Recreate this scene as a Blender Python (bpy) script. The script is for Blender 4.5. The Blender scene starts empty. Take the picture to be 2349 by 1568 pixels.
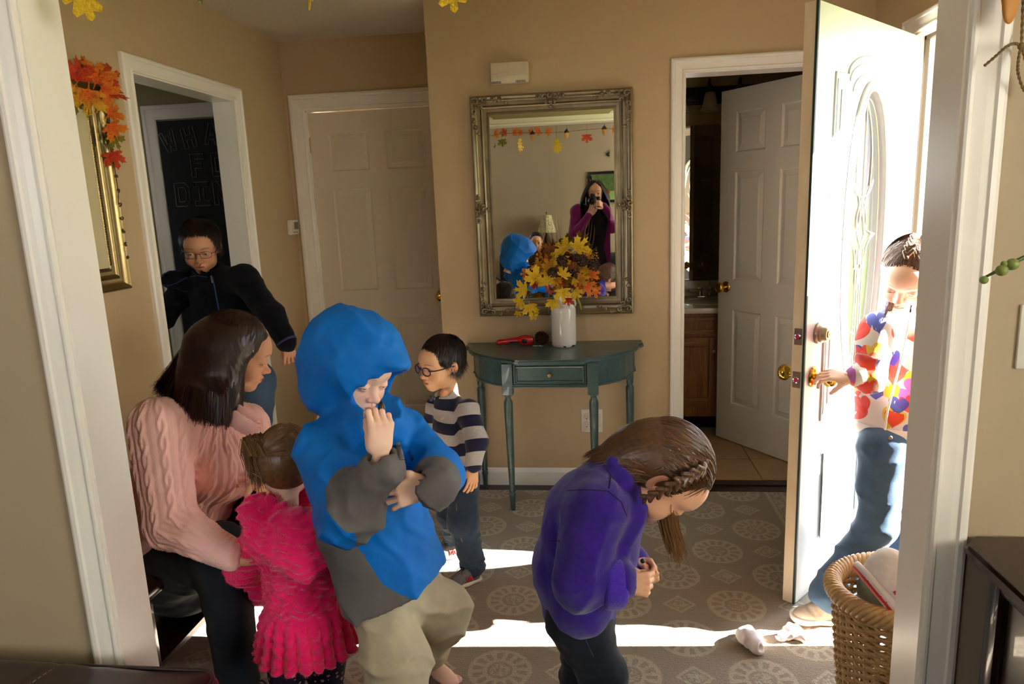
import bpy, bmesh, math, random
import numpy as np
from mathutils import Vector, Matrix, Euler
C = bpy.context.scene.collection
rng = random.Random(7)
PI = math.pi
def R_(d): return math.radians(d)

# ------------------------------------------------------------------ camera
CAM_H, FPX = 1.47, 1614.7
YAW, PIT, ROL = R_(-6.828), R_(11.074), R_(-2.294)
def _cam_axes():
    cy, sy, cp, sp, cr, sr = math.cos(YAW), math.sin(YAW), math.cos(PIT), math.sin(PIT), math.cos(ROL), math.sin(ROL)
    f = Vector((sy*cp, cy*cp, -sp)); r = Vector((cy, -sy, 0)); u = r.cross(f)
    return r*cr+u*sr, -r*sr+u*cr, f
CR, CU, CF = _cam_axes()
cam_data = bpy.data.cameras.new('camera'); cam = bpy.data.objects.new('camera', cam_data); C.objects.link(cam)
cam_data.sensor_width = 36; cam_data.lens = 36*FPX/2349; cam_data.clip_start = 0.02; cam_data.clip_end = 200
m = Matrix.Identity(4)
for i in range(3):
    m[i][0] = CR[i]; m[i][1] = CU[i]; m[i][2] = -CF[i]
m[2][3] = CAM_H
cam.matrix_world = m
bpy.context.scene.camera = cam
def at(px, py, Y):
    """world point seen at photo pixel (px,py) that stands at depth Y"""
    d = CR*((px-1174.5)/FPX) - CU*((py-784)/FPX) + CF
    t = Y/d.y
    return Vector((d.x*t, Y, CAM_H+d.z*t))

# ------------------------------------------------------------------ world, sun, exposure
sc = bpy.context.scene
sc.view_settings.view_transform = 'Standard'; sc.view_settings.look = 'None'
sc.view_settings.exposure = 2.15; sc.view_settings.gamma = 1.0
sc.view_settings.use_curve_mapping = False
sc.cycles.max_bounces = 9; sc.cycles.diffuse_bounces = 6; sc.cycles.glossy_bounces = 4
sc.cycles.transmission_bounces = 8; sc.cycles.transparent_max_bounces = 10
sc.cycles.caustics_reflective = False; sc.cycles.caustics_refractive = False
sc.cycles.sample_clamp_indirect = 8.0
w = bpy.data.worlds.new('sky'); sc.world = w; w.use_nodes = True
wn = w.node_tree; bg = wn.nodes['Background']
grd = wn.nodes.new('ShaderNodeTexGradient'); tc = wn.nodes.new('ShaderNodeTexCoord'); sep = wn.nodes.new('ShaderNodeSeparateXYZ')
rmp = wn.nodes.new('ShaderNodeValToRGB')
wn.links.new(tc.outputs['Generated'], sep.inputs[0]); wn.links.new(sep.outputs['Z'], rmp.inputs[0])
rmp.color_ramp.elements[0].position = 0.0; rmp.color_ramp.elements[0].color = (0.95, 0.96, 1.0, 1)
rmp.color_ramp.elements[1].position = 0.7; rmp.color_ramp.elements[1].color = (0.62, 0.78, 1.0, 1)
wn.links.new(rmp.outputs[0], bg.inputs[0]); bg.inputs[1].default_value = 2.3
sun_d = bpy.data.lights.new('sun', 'SUN'); sun_d.energy = 32; sun_d.angle = R_(0.6); sun_d.color = (1.0, 0.96, 0.90)
sun = bpy.data.objects.new('sun', sun_d); C.objects.link(sun)
EL = R_(33)
sun_dir = Vector((-math.cos(EL), -0.054*math.cos(EL), -math.sin(EL)))
sun.rotation_euler = sun_dir.to_track_quat('-Z', 'Y').to_euler()
sun.location = (8, 3, 6)

# daylight portals in the openings that face the sky (sampling guides, they emit nothing of their own)
def portal(name, loc, sx, sy, rot):
    d = bpy.data.lights.new(name, 'AREA'); d.shape = 'RECTANGLE'; d.size = sx; d.size_y = sy; d.cycles.is_portal = True
    o = bpy.data.objects.new(name, d); C.objects.link(o); o.location = loc; o.rotation_euler = rot
portal('entrance_portal', (1.45, 2.65, 1.02), 2.1, 1.0, (0, R_(90), 0))
portal('kitchen_window_portal', (-4.45, 3.12, 1.67), .65, .36, (0, R_(-90), 0))
portal('back_window_portal', (1.9, -2.08, 1.72), .4, 1.0, (R_(90), 0, 0))
portal('back_window_portal', (-2.2, -2.08, 1.72), 1.3, 1.0, (R_(90), 0, 0))

# ------------------------------------------------------------------ materials
def lin(r, g, b):
    f = lambda c: (c/255/12.92 if c/255 <= .04045 else ((c/255+.055)/1.055)**2.4)
    return (f(r), f(g), f(b), 1)
MATS = {}
class NT:
    def __init__(s, name):
        s.m = bpy.data.materials.new(name); s.m.use_nodes = True; s.t = s.m.node_tree
        s.b = s.t.nodes['Principled BSDF']; s.out = s.t.nodes['Material Output']
    def n(s, typ, **k):
        nd = s.t.nodes.new(typ)
        for a, v in k.items():
            if a == 'inp':
                for i, x in v.items(): nd.inputs[i].default_value = x
            else: setattr(nd, a, v)
        return nd
    def l(s, a, b): s.t.links.new(a, b)
    def math(s, op, a, b=None, c=None):
        nd = s.n('ShaderNodeMath', operation=op)
        for i, x in enumerate((a, b, c)):
            if x is None: continue
            if isinstance(x, (int, float)): nd.inputs[i].default_value = x
            else: s.l(x, nd.inputs[i])
        return nd.outputs[0]
    def mix(s, f, a, b, mode='MIX'):
        nd = s.n('ShaderNodeMix', data_type='RGBA', blend_type=mode)
        for i, x in ((0, f), (6, a), (7, b)):
            if isinstance(x, (int, float)): nd.inputs[i].default_value = x
            elif isinstance(x, tuple): nd.inputs[i].default_value = x
            else: s.l(x, nd.inputs[i])
        return nd.outputs[2]
    def coord(s, kind='Object'): return s.n('ShaderNodeTexCoord').outputs[kind]
    def noise(s, scale, vec=None, detail=3, rough=.55, dist=0):
        nd = s.n('ShaderNodeTexNoise'); nd.inputs['Scale'].default_value = scale; nd.inputs['Detail'].default_value = detail
        nd.inputs['Roughness'].default_value = rough; nd.inputs['Distortion'].default_value = dist
        if vec is not None: s.l(vec, nd.inputs['Vector'])
        return nd.outputs['Fac']
    def scalev(s, vec, sx, sy, sz):
        nd = s.n('ShaderNodeMapping'); nd.inputs['Scale'].default_value = (sx, sy, sz); s.l(vec, nd.inputs['Vector']); return nd.outputs[0]
    def bump(s, h, strength=.3, dist=.002):
        nd = s.n('ShaderNodeBump'); nd.inputs['Strength'].default_value = strength; nd.inputs['Distance'].default_value = dist
        s.l(h, nd.inputs['Height']); s.l(nd.outputs[0], s.b.inputs['Normal'])
    def attr(s, name): return s.n('ShaderNodeAttribute', attribute_name=name)
    def setc(s, col, rough=.6, metal=0, sheen=0, spec=.5, coat=0):
        if isinstance(col, tuple): s.b.inputs['Base Color'].default_value = col
        else: s.l(col, s.b.inputs['Base Color'])
        s.b.inputs['Roughness'].default_value = rough; s.b.inputs['Metallic'].default_value = metal
        s.b.inputs['Specular IOR Level'].default_value = spec
        if sheen: s.b.inputs['Sheen Weight'].default_value = sheen; s.b.inputs['Sheen Roughness'].default_value = .5
        if coat: s.b.inputs['Coat Weight'].default_value = coat
        return s
def mat(name, col, rough=.6, metal=0, var=.12, scale=30, bscale=120, bstr=.15, bdist=.001, sheen=0, spec=.5, coat=0, stretch=(1, 1, 1), col2=None):
    if name in MATS: return MATS[name]
    M = NT(name); v = M.scalev(M.coord(), *stretch)
    f = M.noise(scale, v, 4)
    c2 = col2 or tuple(list(x*(1-var) for x in col[:3])+[1])
    M.setc(M.mix(f, c2, tuple(list(min(1, x*(1+var)) for x in col[:3])+[1]) if not col2 else col), rough, metal, sheen, spec, coat)
    if bstr: M.bump(M.noise(bscale, v, 3), bstr, bdist)
    MATS[name] = M.m
    return M.m

# ------------------------------------------------------------------ mesh helpers
def mesh_obj(name, verts, faces, material=None, parent=None, smooth=False, loc=None):
    me = bpy.data.meshes.new(name); me.from_pydata([tuple(v) for v in verts], [], [tuple(f) for f in faces]); me.update()
    o = bpy.data.objects.new(name, me); C.objects.link(o)
    if material: me.materials.append(material)
    if smooth: me.polygons.foreach_set('use_smooth', [True]*len(me.polygons))
    if parent is not None:
        o.parent = parent; o.matrix_parent_inverse = Matrix.Identity(4)
    if loc is not None: o.location = loc
    return o
class MB:
    """collects simple solids into one mesh (world or thing-local coordinates)"""
    def __init__(s): s.v = []; s.f = []; s.mi = []; s.cur = 0
    def add(s, vs, fs):
        b = len(s.v); s.v += [tuple(x) for x in vs]; s.f += [tuple(b+i for i in f) for f in fs]; s.mi += [s.cur]*len(fs)
        return s
    def box(s, lo, hi, bev=0):
        x0, y0, z0 = lo; x1, y1, z1 = hi
        if not bev:
            v = [(x0,y0,z0),(x1,y0,z0),(x1,y1,z0),(x0,y1,z0),(x0,y0,z1),(x1,y0,z1),(x1,y1,z1),(x0,y1,z1)]
            return s.add(v, [(0,3,2,1),(4,5,6,7),(0,1,5,4),(1,2,6,5),(2,3,7,6),(3,0,4,7)])
        bm = bmesh.new(); bmesh.ops.create_cube(bm, size=1)
        for q in bm.verts: q.co = Vector(((x0+x1)/2+q.co.x*(x1-x0), (y0+y1)/2+q.co.y*(y1-y0), (z0+z1)/2+q.co.z*(z1-z0)))
        bmesh.ops.bevel(bm, geom=bm.edges[:], offset=bev, segments=2, affect='EDGES', profile=.5)
        bm.verts.index_update()
        s.add([q.co for q in bm.verts], [[q.index for q in f.verts] for f in bm.faces]); bm.free(); return s
    def lathe(s, prof, n=24, c=(0, 0, 0), ax=None, caps=True, flat=1.0):
        """prof: list of (r, h); ax: axis direction"""
        a = Vector(ax or (0, 0, 1)).normalized(); t = Vector((1, 0, 0)) if abs(a.x) < .9 else Vector((0, 1, 0))
        u = (t-a*t.dot(a)).normalized(); w_ = a.cross(u); c = Vector(c); vs = []; fs = []
        for r, h in prof:
            for i in range(n):
                th = 2*PI*i/n; vs.append(c+a*h+(u*math.cos(th)+w_*math.sin(th)*flat)*r)
        for j in range(len(prof)-1):
            for i in range(n):
                k = (i+1) % n; fs.append((j*n+i, j*n+k, (j+1)*n+k, (j+1)*n+i))
        if caps:
            fs.append(tuple(reversed(range(n)))); fs.append(tuple((len(prof)-1)*n+i for i in range(n)))
        return s.add(vs, fs)
    def tube(s, pts, r, n=8, closed=False, up=None, flat=None):
        pts = [Vector(p) for p in pts]; N = len(pts); vs = []; fs = []; prev = None
        rr = r if isinstance(r, (list, tuple)) else [r]*N
        for i, p in enumerate(pts):
            if closed: t = pts[(i+1) % N]-pts[i-1]
            else: t = pts[min(i+1, N-1)]-pts[max(i-1, 0)]
            t = t.normalized() if t.length > 1e-9 else Vector((0, 0, 1))
            if prev is None:
                q = Vector(up) if up else (Vector((0, 0, 1)) if abs(t.z) < .9 else Vector((1, 0, 0)))
            else: q = prev
            u = (q-t*q.dot(t))
            u = u.normalized() if u.length > 1e-6 else t.orthogonal().normalized()
            prev = u; w_ = t.cross(u)
            for k in range(n):
                a = 2*PI*k/n; vs.append(p+(u*math.cos(a)*(flat or 1)+w_*math.sin(a))*rr[i])
        M_ = N if closed else N-1
        for i in range(M_):
            j = (i+1) % N
            for k in range(n):
                l = (k+1) % n; fs.append((i*n+k, i*n+l, j*n+l, j*n+k))
        if not closed: fs.append(tuple(reversed(range(n)))); fs.append(tuple((N-1)*n+k for k in range(n)))
        return s.add(vs, fs)
    def ball(s, c, r, n=12, sq=(1, 1, 1), rot=None):
        c = Vector(c); vs = []; fs = []; h = max(6, n//2+1)
        for j in range(h+1):
            ph = PI*j/h
            for i in range(n):
                th = 2*PI*i/n; q = Vector((math.sin(ph)*math.cos(th)*sq[0], math.sin(ph)*math.sin(th)*sq[1], math.cos(ph)*sq[2]))*r
                if rot: q = rot @ q
                vs.append(c+q)
        for j in range(h):
            for i in range(n):
                k = (i+1) % n; fs.append((j*n+i, (j+1)*n+i, (j+1)*n+k, j*n+k))
        return s.add(vs, fs)
    def prism(s, poly, z0, z1, M_=None):
        n = len(poly); vs = [Vector((p[0], p[1], z0)) for p in poly]+[Vector((p[0], p[1], z1)) for p in poly]
        if M_: vs = [M_ @ q for q in vs]
        return s.add(vs, [tuple(reversed(range(n))), tuple(range(n, 2*n))]+[(i, (i+1) % n, n+(i+1) % n, n+i) for i in range(n)])
    def casing(s, path, prof, nrm, out_sign=1):
        """sweep a moulding profile [(o,d)] along a polyline in a plane; path pts with per-point outward offset vectors"""
        vs = []; fs = []; np_ = len(prof); nrm = Vector(nrm)
        for p, off in path:
            for o, d in prof: vs.append(Vector(p)+Vector(off)*o+nrm*d)
        for i in range(len(path)-1):
            for k in range(np_-1): fs.append((i*np_+k, (i+1)*np_+k, (i+1)*np_+k+1, i*np_+k+1))
        return s.add(vs, fs)
    def xf(s, M_): s.v = [tuple(M_ @ Vector(q)) for q in s.v]; return s
    def build(s, name, material=None, parent=None, smooth=False, loc=None, auto=None):
        mats = material if isinstance(material, (list, tuple)) else [material]
        me = bpy.data.meshes.new(name); me.from_pydata(s.v, [], s.f); me.update()
        bm = bmesh.new(); bm.from_mesh(me); bmesh.ops.recalc_face_normals(bm, faces=bm.faces[:]); bm.to_mesh(me); bm.free()
        for q in mats:
            if q: me.materials.append(q)
        if len(mats) > 1: me.polygons.foreach_set('material_index', s.mi)
        o = bpy.data.objects.new(name, me); C.objects.link(o)
        if smooth or auto:
            me.polygons.foreach_set('use_smooth', [True]*len(me.polygons))
            if auto:
                try: me.set_sharp_from_angle(angle=R_(auto))
                except Exception: pass
        if parent is not None: o.parent = parent
        if loc is not None: o.location = loc
        return o
def tag(o, label, cat, group=None, kind=None):
    if label: o['label'] = label
    if cat: o['category'] = cat
    if group: o['group'] = group
    if kind: o['kind'] = kind
    return o
def thing(name, label, cat, loc=(0, 0, 0), rz=0, group=None):
    o = bpy.data.objects.new(name, None); C.objects.link(o); o.location = loc; o.rotation_euler = (0, 0, rz)
    o.empty_display_size = .05
    return tag(o, label, cat, group)
def struct(o): o['kind'] = 'structure'; return o
def dup(root, label=None, group=None):
    def cp(o, par):
        c = o.copy(); C.objects.link(c); c.parent = par
        for ch in list(o.children): cp(ch, c)
        return c
    r = cp(root, None)
    if label: r['label'] = label
    if group: r['group'] = group
    return r
# ------------------------------------------------------------------ implicit surfaces (numpy) -> smooth meshes
A_ = lambda *v: np.array(v, np.float32)
def _v(p): return np.asarray(tuple(p), np.float32)
class SD:
    """ordered smooth-union / subtraction field"""
    def __init__(s): s.it = []; s.post = []
    def add(s, fn, k=.01, op='u'): s.it.append((op, fn, k)); return s
    def cone(s, a, b, ra, rb, k=.02, flat=None, op='u'):
        """round cone a->b; flat=(dir, factor): squashed along dir by factor<1"""
        a, b = _v(a), _v(b); ba = b-a; L2 = max(float(ba@ba), 1e-9); fl = None
        if flat is not None: n = _v(flat[0]); fl = (n/np.linalg.norm(n), 1/flat[1])
        def f(P):
            q = P-a; t = np.clip((q@ba)/L2, 0, 1); q = q-t[:, None]*ba
            if fl is not None:
                d = q@fl[0]; q = q+np.outer(d*(fl[1]-1), fl[0])
            return np.sqrt((q*q).sum(1))-(ra+(rb-ra)*t)
        return s.add(f, k, op)
    def chain(s, pts, rad, k=.02, flat=None, op='u'):
        for i in range(len(pts)-1): s.cone(pts[i], pts[i+1], rad[i], rad[i+1], k, flat, op)
        return s
    def ell(s, c, r, k=.02, R=None, op='u'):
        c, r = _v(c), _v(r); Rm = None if R is None else np.array(R, np.float32)
        def f(P):
            q = P-c
            if Rm is not None: q = q@Rm
            k0 = np.sqrt(((q/r)**2).sum(1)); k1 = np.sqrt(((q/(r*r))**2).sum(1))+1e-9
            return k0*(k0-1)/k1
        return s.add(f, k, op)
    def box(s, c, h, rd=.003, k=.004, R=None, op='u'):
        c, h = _v(c), _v(h); Rm = None if R is None else np.array(R, np.float32)
        def f(P):
            q = P-c
            if Rm is not None: q = q@Rm
            q = np.abs(q)-h+rd
            return np.sqrt((np.maximum(q, 0)**2).sum(1))+np.minimum(q.max(1), 0)-rd
        return s.add(f, k, op)
    def plane(s, p, n, k=.004, op='i'):
        p, n = _v(p), _v(n); n = n/np.linalg.norm(n)
        return s.add(lambda P: (P-p)@n, k, op)
    def disp(s, fn): s.post.append(fn); return s
    def __call__(s, P):
        d = None
        for op, fn, k in s.it:
            e = fn(P)
            if d is None: d = e; continue
            if op == 'u':
                h = np.maximum(k-np.abs(d-e), 0)/k; d = np.minimum(d, e)-h*h*k*.25
            else:
                if op == 's': e = -e
                h = np.maximum(k-np.abs(d-e), 0)/k; d = np.maximum(d, e)+h*h*k*.25
        for fn in s.post: d = d-fn(P)
        return d
def mesh_sdf(f, lo, hi, h, B=8, margin=1.6):
    lo = np.array(lo, np.float32); hi = np.array(hi, np.float32); nb = np.ceil((hi-lo)/(h*B)).astype(int)
    n = nb*B; g = np.stack(np.meshgrid(*[np.arange(q) for q in nb], indexing='ij'), -1).reshape(-1, 3)
    cen = lo+(g+.5)*(B*h); dc = f(cen.astype(np.float32))
    Dn = np.empty(tuple(nb), np.float32); Dn[g[:, 0], g[:, 1], g[:, 2]] = dc
    Dn = np.repeat(np.repeat(np.repeat(Dn, B, 0), B, 1), B, 2)
    act = g[np.abs(dc) < B*h*.87*margin]
    off = np.stack(np.meshgrid(*[np.arange(B)]*3, indexing='ij'), -1).reshape(-1, 3)
    for s0 in range(0, len(act), 800):
        idx = (act[s0:s0+800, None, :]*B+off[None]).reshape(-1, 3)
        Dn[idx[:, 0], idx[:, 1], idx[:, 2]] = f((lo+(idx+.5)*h).astype(np.float32))
    S = Dn < 0; cs = [S[i:n[0]-1+i, j:n[1]-1+j, k:n[2]-1+k] for i in (0, 1) for j in (0, 1) for k in (0, 1)]
    cnt = sum(c.astype(np.int8) for c in cs); ci = np.argwhere((cnt > 0) & (cnt < 8))
    acc = np.zeros((len(ci), 3), np.float32); num = np.zeros(len(ci), np.float32)
    cor = np.array([(i, j, k) for i in (0, 1) for j in (0, 1) for k in (0, 1)])
    val = [Dn[ci[:, 0]+c[0], ci[:, 1]+c[1], ci[:, 2]+c[2]] for c in cor]
    for a in range(8):
        for b in range(a+1, 8):
            if np.abs(cor[a]-cor[b]).sum() != 1: continue
            m = (val[a] < 0) != (val[b] < 0); t = np.zeros(len(ci), np.float32); t[m] = val[a][m]/(val[a][m]-val[b][m])
            acc += m[:, None]*(cor[a]+(cor[b]-cor[a])*t[:, None]); num += m
    V = lo+(ci+.5+acc/num[:, None])*h
    ID = -np.ones(tuple(n), np.int32); ID[ci[:, 0], ci[:, 1], ci[:, 2]] = np.arange(len(ci)); F = []
    for ax in range(3):
        sl0 = [slice(None)]*3; sl1 = [slice(None)]*3; sl0[ax] = slice(0, -1); sl1[ax] = slice(1, None)
        a, b = S[tuple(sl0)], S[tuple(sl1)]; e = np.argwhere(a != b); u, v = (ax+1) % 3, (ax+2) % 3
        e = e[(e[:, u] > 0) & (e[:, v] > 0)]; q = []
        for du_, dv_ in ((0, 0), (-1, 0), (-1, -1), (0, -1)):
            x = e.copy(); x[:, u] += du_; x[:, v] += dv_; q.append(ID[x[:, 0], x[:, 1], x[:, 2]])
        q = np.stack(q, 1); fl = ~S[tuple(e.T)]; q[fl] = q[fl][:, ::-1]; F.append(q[(q >= 0).all(1)])
    return V.astype(np.float32), np.concatenate(F)
def np_mesh(name, V, F, material=None, parent=None, attrs=None, cols=None, smooth=True, mi=None):
    me = bpy.data.meshes.new(name); V = np.ascontiguousarray(V, np.float32); nf = len(F)
    me.vertices.add(len(V)); me.vertices.foreach_set('co', V.ravel()); k = F.shape[1]
    me.loops.add(nf*k); me.loops.foreach_set('vertex_index', np.ascontiguousarray(F, np.int32).ravel())
    me.polygons.add(nf); me.polygons.foreach_set('loop_start', np.arange(0, nf*k, k, dtype=np.int32)); me.polygons.foreach_set('loop_total', np.full(nf, k, np.int32))
    me.update(calc_edges=True); me.validate()
    if smooth: me.polygons.foreach_set('use_smooth', [True]*len(me.polygons))
    for nm, a in (attrs or {}).items():
        at_ = me.attributes.new(nm, 'FLOAT', 'POINT'); at_.data.foreach_set('value', np.ascontiguousarray(a, np.float32))
    for nm, a in (cols or {}).items():
        at_ = me.attributes.new(nm, 'FLOAT_COLOR', 'POINT'); c = np.ones((len(V), 4), np.float32); c[:, :3] = a; at_.data.foreach_set('color', c.ravel())
    for q in (material if isinstance(material, (list, tuple)) else [material]):
        if q: me.materials.append(q)
    if mi is not None: me.polygons.foreach_set('material_index', np.ascontiguousarray(mi, np.int32))
    o = bpy.data.objects.new(name, me); C.objects.link(o)
    if parent is not None: o.parent = parent
    return o
def relax(V, F, it=2, lam=.5):
    E = np.concatenate([F[:, [i, (i+1) % F.shape[1]]] for i in range(F.shape[1])]); n = len(V)
    for _ in range(it):
        A = np.zeros_like(V); c = np.bincount(E[:, 0], minlength=n)+np.bincount(E[:, 1], minlength=n)
        for ax in range(3):
            A[:, ax] = np.bincount(E[:, 0], V[E[:, 1], ax], n)+np.bincount(E[:, 1], V[E[:, 0], ax], n)
        V = V*(1-lam)+lam*A/np.maximum(c, 1)[:, None]
    return V.astype(np.float32)
def snoise(P, f, seed=0, oct_=3):
    """cheap smooth pseudo noise in about [-1,1]: warped sums of sines"""
    r = np.random.RandomState(seed); out = np.zeros(len(P), np.float32); a = 1.; tot = 0; Q = P
    for o in range(oct_):
        s = 0
        for j in range(4):
            d = r.normal(size=3); d /= np.linalg.norm(d); e = r.normal(size=3); e /= np.linalg.norm(e)
            s = s+np.sin(Q@(d*f*6.283).astype(np.float32)+r.uniform(0, 6.28)+1.3*np.sin(Q@(e*f*3.9).astype(np.float32)+r.uniform(0, 6.28)))
        out += (a*s/2.6).astype(np.float32); tot += a; a *= .5; f *= 2.05
    return out/tot
def folds(P, d, f, seed=0, warp=.6):
    """ridged cloth folds running perpendicular to direction d"""
    d = _v(d); d = d/np.linalg.norm(d); ph = P@d*f*6.283+warp*3*snoise(P, f*.35, seed, 2)
    return (1-np.abs(np.sin(ph*.5)))**2
def blur_mask(x, a, b): return np.clip((x-a)/(b-a), 0, 1)
def join_np(parts):
    V = np.concatenate([p[0] for p in parts]); o = 0; F = []
    for v, f in parts: F.append(f+o); o += len(v)
    return V, np.concatenate(F)
def frame_from(fwd, up):
    """3x3 with columns right(x), forward(y), up(z)"""
    f = Vector(fwd).normalized(); u = Vector(up); u = (u-f*u.dot(f)).normalized(); r = f.cross(u)
    return np.array([[r.x, f.x, u.x], [r.y, f.y, u.y], [r.z, f.z, u.z]], np.float32)
# ------------------------------------------------------------------ shared materials
m_wall = mat('tan_wall_paint', lin(198, 173, 135), .75, var=.03, scale=3, bscale=260, bstr=.12, bdist=.0006)
m_wall_living = mat('tan_living_paint', lin(176, 158, 128), .75, var=.03, scale=3, bscale=260, bstr=.12, bdist=.0006)
m_wall_bath = mat('yellow_bath_paint', lin(196, 176, 122), .7, var=.03, scale=3, bscale=260, bstr=.1, bdist=.0006)
m_wall_kitchen = mat('olive_kitchen_paint', lin(150, 143, 100), .75, var=.03, scale=3, bscale=260, bstr=.1, bdist=.0006)
m_trim = mat('white_trim_paint', lin(244, 239, 228), .32, var=.03, scale=6, bscale=60, bstr=.05, bdist=.0005)
m_door = mat('white_door_paint', lin(226, 215, 194), .38, var=.03, scale=5, bscale=90, bstr=.08, bdist=.0004, stretch=(3, 3, .4))
m_ceil = NT('stippled_ceiling'); _cv = m_ceil.coord()
_h = m_ceil.math('GREATER_THAN', m_ceil.noise(26, _cv, 4, .7, 1.2), .56); _h2 = m_ceil.noise(70, _cv, 3)
m_ceil.setc(lin(214, 204, 186), .8); m_ceil.bump(m_ceil.math('ADD', _h, _h2), .7, .004); m_ceil = m_ceil.m
m_brass = mat('polished_brass', lin(222, 176, 74), .16, 1, var=.06, scale=40, bstr=0)
m_nickel = mat('antique_nickel', lin(150, 138, 116), .32, 1, var=.1, scale=40, bstr=0)
m_chrome = mat('chrome', lin(210, 212, 215), .08, 1, var=.03, bstr=0)
m_black = mat('black_plastic', lin(24, 24, 26), .35, var=.1, bstr=0)
m_mirror = mat('mirror_silver', lin(238, 240, 238), .0, 1, var=0, bstr=0)
m_dark = mat('void_dark', lin(10, 9, 8), .9, bstr=0)
def wood(name, c1, c2, rough=.4, scale=1.0, axis='z', coat=0):
    if name in MATS: return MATS[name]
    M = NT(name); st = {'z': (14, 14, 1), 'x': (1, 14, 14), 'y': (14, 1, 14)}[axis]
    v = M.scalev(M.coord(), *[q*scale for q in st]); f = M.noise(3.2, v, 5, .65, .6); g = M.noise(22, v, 2)
    h = M.math('ADD', M.math('MULTIPLY', f, .75), M.math('MULTIPLY', g, .25))
    rp = M.n('ShaderNodeValToRGB'); M.l(h, rp.inputs[0]); rp.color_ramp.elements[0].position = .32; rp.color_ramp.elements[1].position = .68
    rp.color_ramp.elements[0].color = c1; rp.color_ramp.elements[1].color = c2
    M.setc(rp.outputs[0], rough, coat=coat); M.bump(h, .1, .0006); MATS[name] = M.m; return M.m
m_oak = wood('golden_oak', lin(104, 62, 26), lin(168, 112, 58), .42)
m_oakx = wood('golden_oak_rail', lin(104, 62, 26), lin(174, 118, 60), .42, axis='x')
m_cherry = wood('dark_cherry', lin(20, 9, 7), lin(48, 20, 15), .22, coat=.5)
m_cherryy = wood('dark_cherry_top', lin(26, 9, 8), lin(52, 18, 15), .2, axis='y', coat=.5)
m_hardwood = wood('dark_hardwood', lin(24, 16, 11), lin(46, 30, 20), .3, axis='x')
m_glass = NT('clear_glass'); _t = m_glass.n('ShaderNodeBsdfTransparent'); _g = m_glass.n('ShaderNodeBsdfGlossy'); _g.inputs['Roughness'].default_value = .02; _m = m_glass.n('ShaderNodeMixShader'); _m.inputs[0].default_value = .05
m_glass.l(_t.outputs[0], _m.inputs[1]); m_glass.l(_g.outputs[0], _m.inputs[2]); m_glass.l(_m.outputs[0], m_glass.out.inputs[0]); m_glass = m_glass.m
# teal console paint: worn edges and brushed streaks
M = NT('worn_teal_paint'); v = M.scalev(M.coord(), 2, 20, 20); f = M.noise(4, v, 5, .6); f2 = M.noise(9, M.coord(), 4)
M.setc(M.mix(M.math('MULTIPLY', f, f2), lin(42, 60, 58), lin(96, 124, 116)), .36, coat=.25); M.bump(f, .08, .0005); m_teal = M.m
# champagne gold frame
M = NT('champagne_gilding'); f = M.noise(14, M.coord(), 5, .6); g = M.noise(90, M.coord(), 3)
M.setc(M.mix(f, lin(104, 90, 66), lin(176, 160, 128)), .34, .75); M.bump(g, .25, .0012); m_gild = M.m

# rug: speckled pile with a woven lattice of medallions and diamonds, 0.2035 m apart
M = NT('medallion_rug'); P0 = M.coord(); sp = M.n('ShaderNodeSeparateXYZ'); 
wob = M.n('ShaderNodeTexNoise'); wob.inputs['Scale'].default_value = 95; wob.inputs['Detail'].default_value = 2; M.l(P0, wob.inputs['Vector'])
sub = M.n('ShaderNodeVectorMath', operation='SUBTRACT'); M.l(wob.outputs['Color'], sub.inputs[0]); sub.inputs[1].default_value = (.5, .5, .5)
scl = M.n('ShaderNodeVectorMath', operation='SCALE'); M.l(sub.outputs[0], scl.inputs[0]); scl.inputs['Scale'].default_value = .016
addv = M.n('ShaderNodeVectorMath', operation='ADD'); M.l(P0, addv.inputs[0]); M.l(scl.outputs[0], addv.inputs[1]); M.l(addv.outputs[0], sp.inputs[0])
S = .2035
ux = M.math('DIVIDE', M.math('SUBTRACT', sp.outputs[0], .495), S); uy = M.math('DIVIDE', M.math('SUBTRACT', sp.outputs[1], 3.204), S)
rx = M.math('ROUND', ux); ry = M.math('ROUND', uy); fx = M.math('SUBTRACT', ux, rx); fy = M.math('SUBTRACT', uy, ry)
par = M.math('ABSOLUTE', M.math('MODULO', M.math('ADD', rx, ry), 2)); isD = M.math('GREATER_THAN', par, .5)
rad = M.math('SQRT', M.math('ADD', M.math('MULTIPLY', fx, fx), M.math('MULTIPLY', fy, fy)))
ang = M.math('ARCTAN2', fy, fx)
def band(x, c, w_): return M.math('LESS_THAN', M.math('ABSOLUTE', M.math('SUBTRACT', x, c)), w_)
pet = M.math('MULTIPLY', M.math('SINE', M.math('MULTIPLY', ang, 14)), .5); 
ring = M.math('MAXIMUM', band(rad, .47, .035), band(rad, .235, .03))
mid = M.math('MULTIPLY', band(rad, .35, .085), M.math('GREATER_THAN', pet, .05))
core = M.math('MULTIPLY', M.math('LESS_THAN', rad, .16), M.math('GREATER_THAN', M.noise(120, P0, 2), .5))
circ = M.math('MAXIMUM', M.math('MAXIMUM', ring, mid), core)
man = M.math('ADD', M.math('MULTIPLY', M.math('ABSOLUTE', fx), .92), M.math('ABSOLUTE', fy))
dia = M.math('MAXIMUM', band(man, .245, .035), M.math('MULTIPLY', M.math('LESS_THAN', man, .17), M.math('GREATER_THAN', M.noise(100, P0, 2), .48)))
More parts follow.
